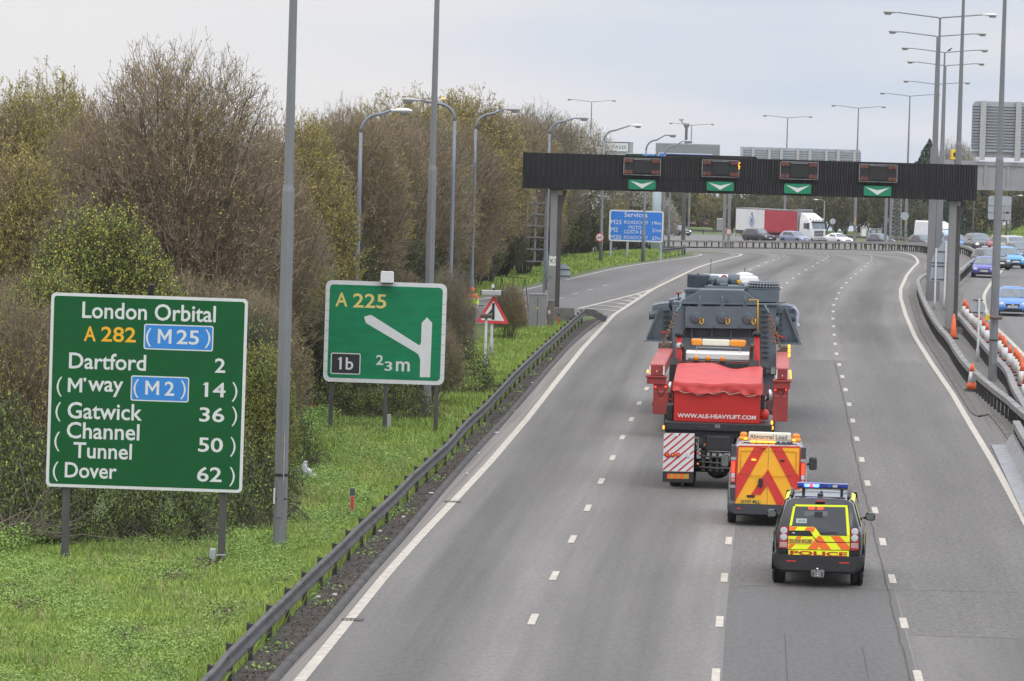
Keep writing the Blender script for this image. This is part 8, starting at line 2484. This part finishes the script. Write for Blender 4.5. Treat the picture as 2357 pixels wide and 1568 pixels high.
# -- bramble mounds
def make_bramble(seed, n=6500, W=2.2, D=1.4, H=1.7):
    rg = np.random.default_rng(seed)
    ph = rg.uniform(0, 2*PI, n); ct = rg.uniform(0, 1, n)
    rad = (1+.16*np.sin(ph*3+seed)+.13*np.sin(ph*5+ct*7)+.1*np.sin(ct*11+ph*2))*rg.uniform(.72, 1.05, n)
    st = np.sqrt(1-ct*ct)
    pts = np.stack([W*rad*st*np.cos(ph), D*rad*st*np.sin(ph), H*rad*ct+.05], 1)
    v, f = leaves(rg, pts, .028, .062, .3)
    k = rg.uniform(0, 1, n)
    m = np.where(k < .62, 1, np.where(k < .85, 2, 3))
    ns = 90; a = rg.uniform(0, 2*PI, ns)
    p = np.stack([W*.5*np.cos(a), D*.5*np.sin(a), np.zeros(ns)], 1); d = unit(np.stack([np.cos(a)*.6, np.sin(a)*.6, np.ones(ns)], 1)); L = rg.uniform(1.2, 2.6, ns)*H/1.7
    P = [p]; cur = d
    for i in range(7):
        cur = unit(cur + rg.normal(0, .12, cur.shape) + np.array([0, 0, -.16-.05*i])*1.0 + np.stack([np.cos(a), np.sin(a), 0*a], 1)*.12); P.append(P[-1]+cur*(L/7)[:, None])
    v2, f2 = prisms(np.stack(P, 1), np.full(ns, .012), np.full(ns, .006), 3)
    V, F, M = join([(v2, f2, 0), (v, f, 1)]); M[len(f2):] = m
    st_m = np_mesh('stems', v2, f2, [tw_dark], mi=np.zeros(len(f2)))
    core = []
    fo = np_mesh('foliage', v, f, [tw_brown, lf_bramble, lf_dark, lf_green], mi=m)
    return st_m, fo
BR = [make_bramble(s) for s in (31, 32, 33)]
def bramble(label, X, Y, sx, sy, sz, rz, i, group=None):
    t = thing('bramble_bush', label, 'bramble', (X, Y, gz(X, Y)-.05), rz, group); t.scale = (sx, sy, sz)
    link('stems', BR[i][0], t); link('foliage', BR[i][1], t)
g0 = on_ground(60, 1245)
bramble('leafy bramble mound at the bottom left edge beside the route sign post', *g0, .62, .8, 1.25, .2, 0)
bramble('taller bramble mound at the left edge, level with the middle of the route sign', Xp(20, 112), 112, .75, .8, 1.5, 1.4, 1)
bramble('bramble mound behind the route sign seen between its two posts on the left', Xp(230, 106.3), 106.3, .62, .7, 1.08, .9, 2)
bramble('bramble mound behind the route sign seen between its two posts on the right', Xp(400, 106.8), 106.8, .60, .7, 1.0, 2.2, 0)
bramble('bramble low beside the right hand post of the route sign', Xp(520, 110), 110, .5, .6, .95, 3.4, 1)
bramble('bramble right of the route sign and left of the near lamp column', Xp(600, 112), 112, .5, .6, 1.15, 4.2, 2)
bramble('bramble just right of the near lamp column with litter at its foot', Xp(690, 129), 129, .5, .5, .9, 5.0, 0)
bramble('bramble mass behind the near lamp column', Xp(615, 119), 119, .42, .5, 1.3, .5, 1)
for q, px in enumerate((740, 830, 930)):
    bramble('low dark bramble behind the posts of the junction sign', Xp(px, 150.5), 150.5, .6, .5, .75, q*1.3, q, 'brambles behind the junction sign')
bramble('bramble clump below the bare hawthorn right of the junction sign', Xp(1080, 165), 165, .6, .6, 1.0, 2.8, 1)
# -- fallen bare branches at the left edge
rg = np.random.default_rng(77)
X, Y = on_ground(45, 1258)
n = 26; a = rg.uniform(-.6, 2.4, n)
P = polylines(rg, np.stack([rg.uniform(-.6,.9,n), rg.uniform(-.5,.2,n), rg.uniform(.05,.5,n)], 1), unit(np.stack([np.cos(a), .2*np.sin(a*3), np.sin(a)*.8+.1], 1)), rg.uniform(.6,1.9,n), 6, .16, .02)
v, f = prisms(P, rg.uniform(.012,.028,n), np.full(n, .006), 5)
n2 = 60; i = rg.integers(0, n, n2); j = rg.integers(2, 6, n2)
P2 = polylines(rg, P[i, j], unit(rg.normal(0,1,(n2,3))*np.array([1,.5,1])), rg.uniform(.2,.6,n2), 3, .2, 0)
v2, f2 = prisms(P2, np.full(n2,.008), np.full(n2,.004), 4)
V, F, M = join([(v, f, 0), (v2, f2, 0)])
o = link('dead_branches', np_mesh('dead_branches', V, F, [mat('dead_wood',(.22,.18,.14),.9,var=.3,scale=4)])); o.location = (X, Y, 0)
tag(o, 'pale bare dead branches piled against the bramble at the left edge', 'branches')

# ================================================================ GRASS AND WEEDS (nobody could count them)
rg = np.random.default_rng(9)
def left_limit(Y): return np.interp(Y, [70,100,104,110,120,135,146,150,170,200,230], [-14,-12.5,-11.4,-7.4,-7.0,-7.0,-6.8,-6.2,-3.6,-1.6,.2])
def bar_x(Y): return np.interp(Y, [p[1] for p in BLs], [p[0] for p in BLs])
def scatter(n, y0, y1, power=1.0):
    Y = y0 + (y1-y0)*rg.uniform(0,1,n)**power
    a, b = left_limit(Y), bar_x(Y)-.12
    X = a + (b-a)*rg.uniform(0,1,n); return X, Y
def blades(X, Y, h0, h1, w, lean):
    n = len(X); h = rg.uniform(h0, h1, n)*(1+.35*np.sin(X*2.1+Y*.7)*np.sin(Y*1.3)); a = rg.uniform(0, 2*PI, n); l = rg.uniform(0, lean, n)*h
    ca, sa = np.cos(a), np.sin(a); z = np.zeros(n); b2 = rg.uniform(0, 2*PI, n)
    p0 = np.stack([X-ca*w, Y-sa*w, z-.01], 1); p1 = np.stack([X+ca*w, Y+sa*w, z-.01], 1)
    mx = X+np.cos(b2)*l*.4; my = Y+np.sin(b2)*l*.4
    q1 = np.stack([mx+ca*w*.8, my+sa*w*.8, h*.6], 1); q0 = np.stack([mx-ca*w*.8, my-sa*w*.8, h*.6], 1)
    tx = X+np.cos(b2)*l; ty = Y+np.sin(b2)*l
    t1 = np.stack([tx+ca*w*.2, ty+sa*w*.2, h], 1); t0 = np.stack([tx-ca*w*.2, ty-sa*w*.2, h], 1)
    V = np.stack([p0, p1, q1, q0, t1, t0], 1).reshape(-1, 3); o = np.arange(n)[:, None]*6
    F = np.concatenate([o+np.array([0,1,2,3]), o+np.array([3,2,4,5])]); return V, F
grass_a = mat('grass_blade', (.22,.36,.065), .7, var=.3, scale=.9, island=.25, col2=(.36,.46,.09))
weed_a = mat('cow_parsley_leaf', (.19,.33,.075), .7, var=.25, scale=1.1, island=.22, col2=(.32,.45,.10))
X, Y = scatter(230000, 76, 150, 1.6); v, f = blades(X, Y, .05, .14, .009, 1.0)
Ya = 76+124*rg.uniform(0,1,26000)**1.3; Xa = bar_x(Ya)-.10-rg.uniform(0,.5,26000)
va, fa = blades(Xa, Ya, .12, .42, .011, .7)
X, Y = scatter(60000, 135, 225); v2, f2 = blades(X, Y, .10, .24, .015, .8)
Xs, Ys = scatter(9000, 76, 170, 1.3); ks = np.sin(Xs*1.3+2)*np.sin(Ys*.23)+.5*np.sin(Ys*1.1+Xs) > .1
vs_, fs_ = blades(Xs[ks], Ys[ks], .14, .40, .006, .9)          # last year's dead stalks
V, F, M = join([(v, f, 0), (v2, f2, 0), (va, fa, 0), (vs_, fs_, 1)])
tag(link('grass', np_mesh('grass', V, F, [grass_a, mat('dead_stalk', (.34,.28,.15), .85, var=.3, scale=3, island=.3)], mi=M)), 'bright green spring grass covering the verge left of the barrier', 'grass', kind='stuff')
# cow parsley: feathery clumps in drifts
n = 8200; X, Y = scatter(n*3, 76, 150, 1.4)
dens = np.sin(X*.9+1.0)*np.sin(Y*.31+.4)+.6*np.sin(X*2.3+Y*.5)+.5*np.sin(Y*.9)
keep = dens + rg.normal(0,.6,len(X)) > .35; X, Y = X[keep], Y[keep]
m = 18
cx_ = np.repeat(X, m)+rg.normal(0,.13,len(X)*m); cy_ = np.repeat(Y, m)+rg.normal(0,.13,len(X)*m)
hh = np.repeat(rg.uniform(.07,.26,len(X)), m)*rg.uniform(.3,1.1,len(X)*m)
v, f = leaves(rg, np.stack([cx_, cy_, hh], 1), .014, .032, .45)
# taller growth along the foot of the brambles
Yb = rg.uniform(101, 150, 2600); Xb = left_limit(Yb)+rg.uniform(-.3,.9,2600)
cx2 = np.repeat(Xb, 14)+rg.normal(0,.12,2600*14); cy2 = np.repeat(Yb, 14)+rg.normal(0,.12,2600*14); h2 = np.repeat(rg.uniform(.2,.55,2600), 14)*rg.uniform(.3,1.1,2600*14)
v2, f2 = leaves(rg, np.stack([cx2, cy2, h2], 1), .025, .055, .6)
V, F, M = join([(v, f, 0), (v2, f2, 0)])
tag(link('cow_parsley', np_mesh('cow_parsley', V, F, [weed_a])), 'feathery cow parsley leaves growing in drifts over the verge', 'weeds', kind='stuff')
# slip road verge and far banks
def sl_x(Y): return np.interp(Y, [p[1] for p in SLs if p[1] < 362], [p[0] for p in SLs if p[1] < 362])
Y = rg.uniform(205, 350, 46000); X = sl_x(Y)-1.0-rg.uniform(0,1,46000)**.8*np.interp(Y,[205,260,330,350],[3,5,7,4])
v, f = blades(X, Y, .08, .26, .03, .8)
X2 = rg.uniform(64, 96, 26000); Y2 = rg.uniform(640, 700, 26000); v2, f2 = blades(X2, Y2, .2, .6, .08, .6); v2[:, 2] += np.repeat([gz(a, b) for a, b in zip(X2, Y2)], 6)
V, F, M = join([(v, f, 0), (v2, f2, 0)])
tag(link('grass', np_mesh('grass', V, F, [grass_a])), 'green grass strip beside the slip road and on the far bank', 'grass', kind='stuff')
# weeds and dead stalks on the soil strip
n = 2600; Y = 78+(200-78)*rg.uniform(0,1,n)**1.4; a = bar_x(Y)+.05; b = np.interp(Y, [p[1] for p in KLs], [p[0] for p in KLs])-.15; t_ = rg.uniform(0,1,n)
keep = (np.sin(Y*1.7)+np.sin(Y*.6+1)) > .9; X = a+(b-a)*t_
v, f = leaves(rg, np.stack([X[keep], Y[keep], rg.uniform(.04,.14,keep.sum())], 1), .02, .05, .5)
n = 5000; Y = 78+(200-78)*rg.uniform(0,1,n)**1.4; X = bar_x(Y)+.05+rg.uniform(0,1,n)*(np.interp(Y, [p[1] for p in KLs], [p[0] for p in KLs])-.2-bar_x(Y))
v2, f2 = leaves(rg, np.stack([X, Y, np.full(n, .045)], 1), .01, .035, .95)
pc = [on_ground(*q) for q in ((395,1335),(70,1400),(30,1372),(640,1395),(300,1470),(470,1305),(520,1420))]
pj = rg.integers(0, len(pc), 1500); pa = np.array(pc)[pj]
v3, f3 = leaves(rg, np.stack([pa[:,0]+rg.normal(0,.16,1500), pa[:,1]+rg.normal(0,.8,1500), rg.uniform(.03,.17,1500)], 1), .015, .045, .8)
V, F, M = join([(v, f, 0), (v2, f2, 1), (v3, f3, 1)])
tag(link('soil_debris', np_mesh('soil_debris', V, F, [weed_a, mat('dead_leaf',(.13,.10,.075),.9,var=.5,scale=9,island=.5)], mi=M)), 'scattered weeds and dead leaves on the soil between barrier and kerb', 'debris', kind='stuff')
# ================================================================ AIR: thin spring haze over the whole stretch
hm = bpy.data.materials.new('haze'); hm.use_nodes = True
hn = hm.node_tree.nodes; hn.remove(hn['Principled BSDF'])
pv = hn.new('ShaderNodeVolumePrincipled')
pv.inputs['Color'].default_value = (.93, .95, .98, 1)
pv.inputs['Density'].default_value = .00007
pv.inputs['Anisotropy'].default_value = .2
hm.node_tree.links.new(pv.outputs[0], hn['Material Output'].inputs['Volume'])
mb = MB(); mb.box(-640, 640, -90, 1290, -23.5, 32, hm)
tag(mb.build('haze'), kind='stuff')
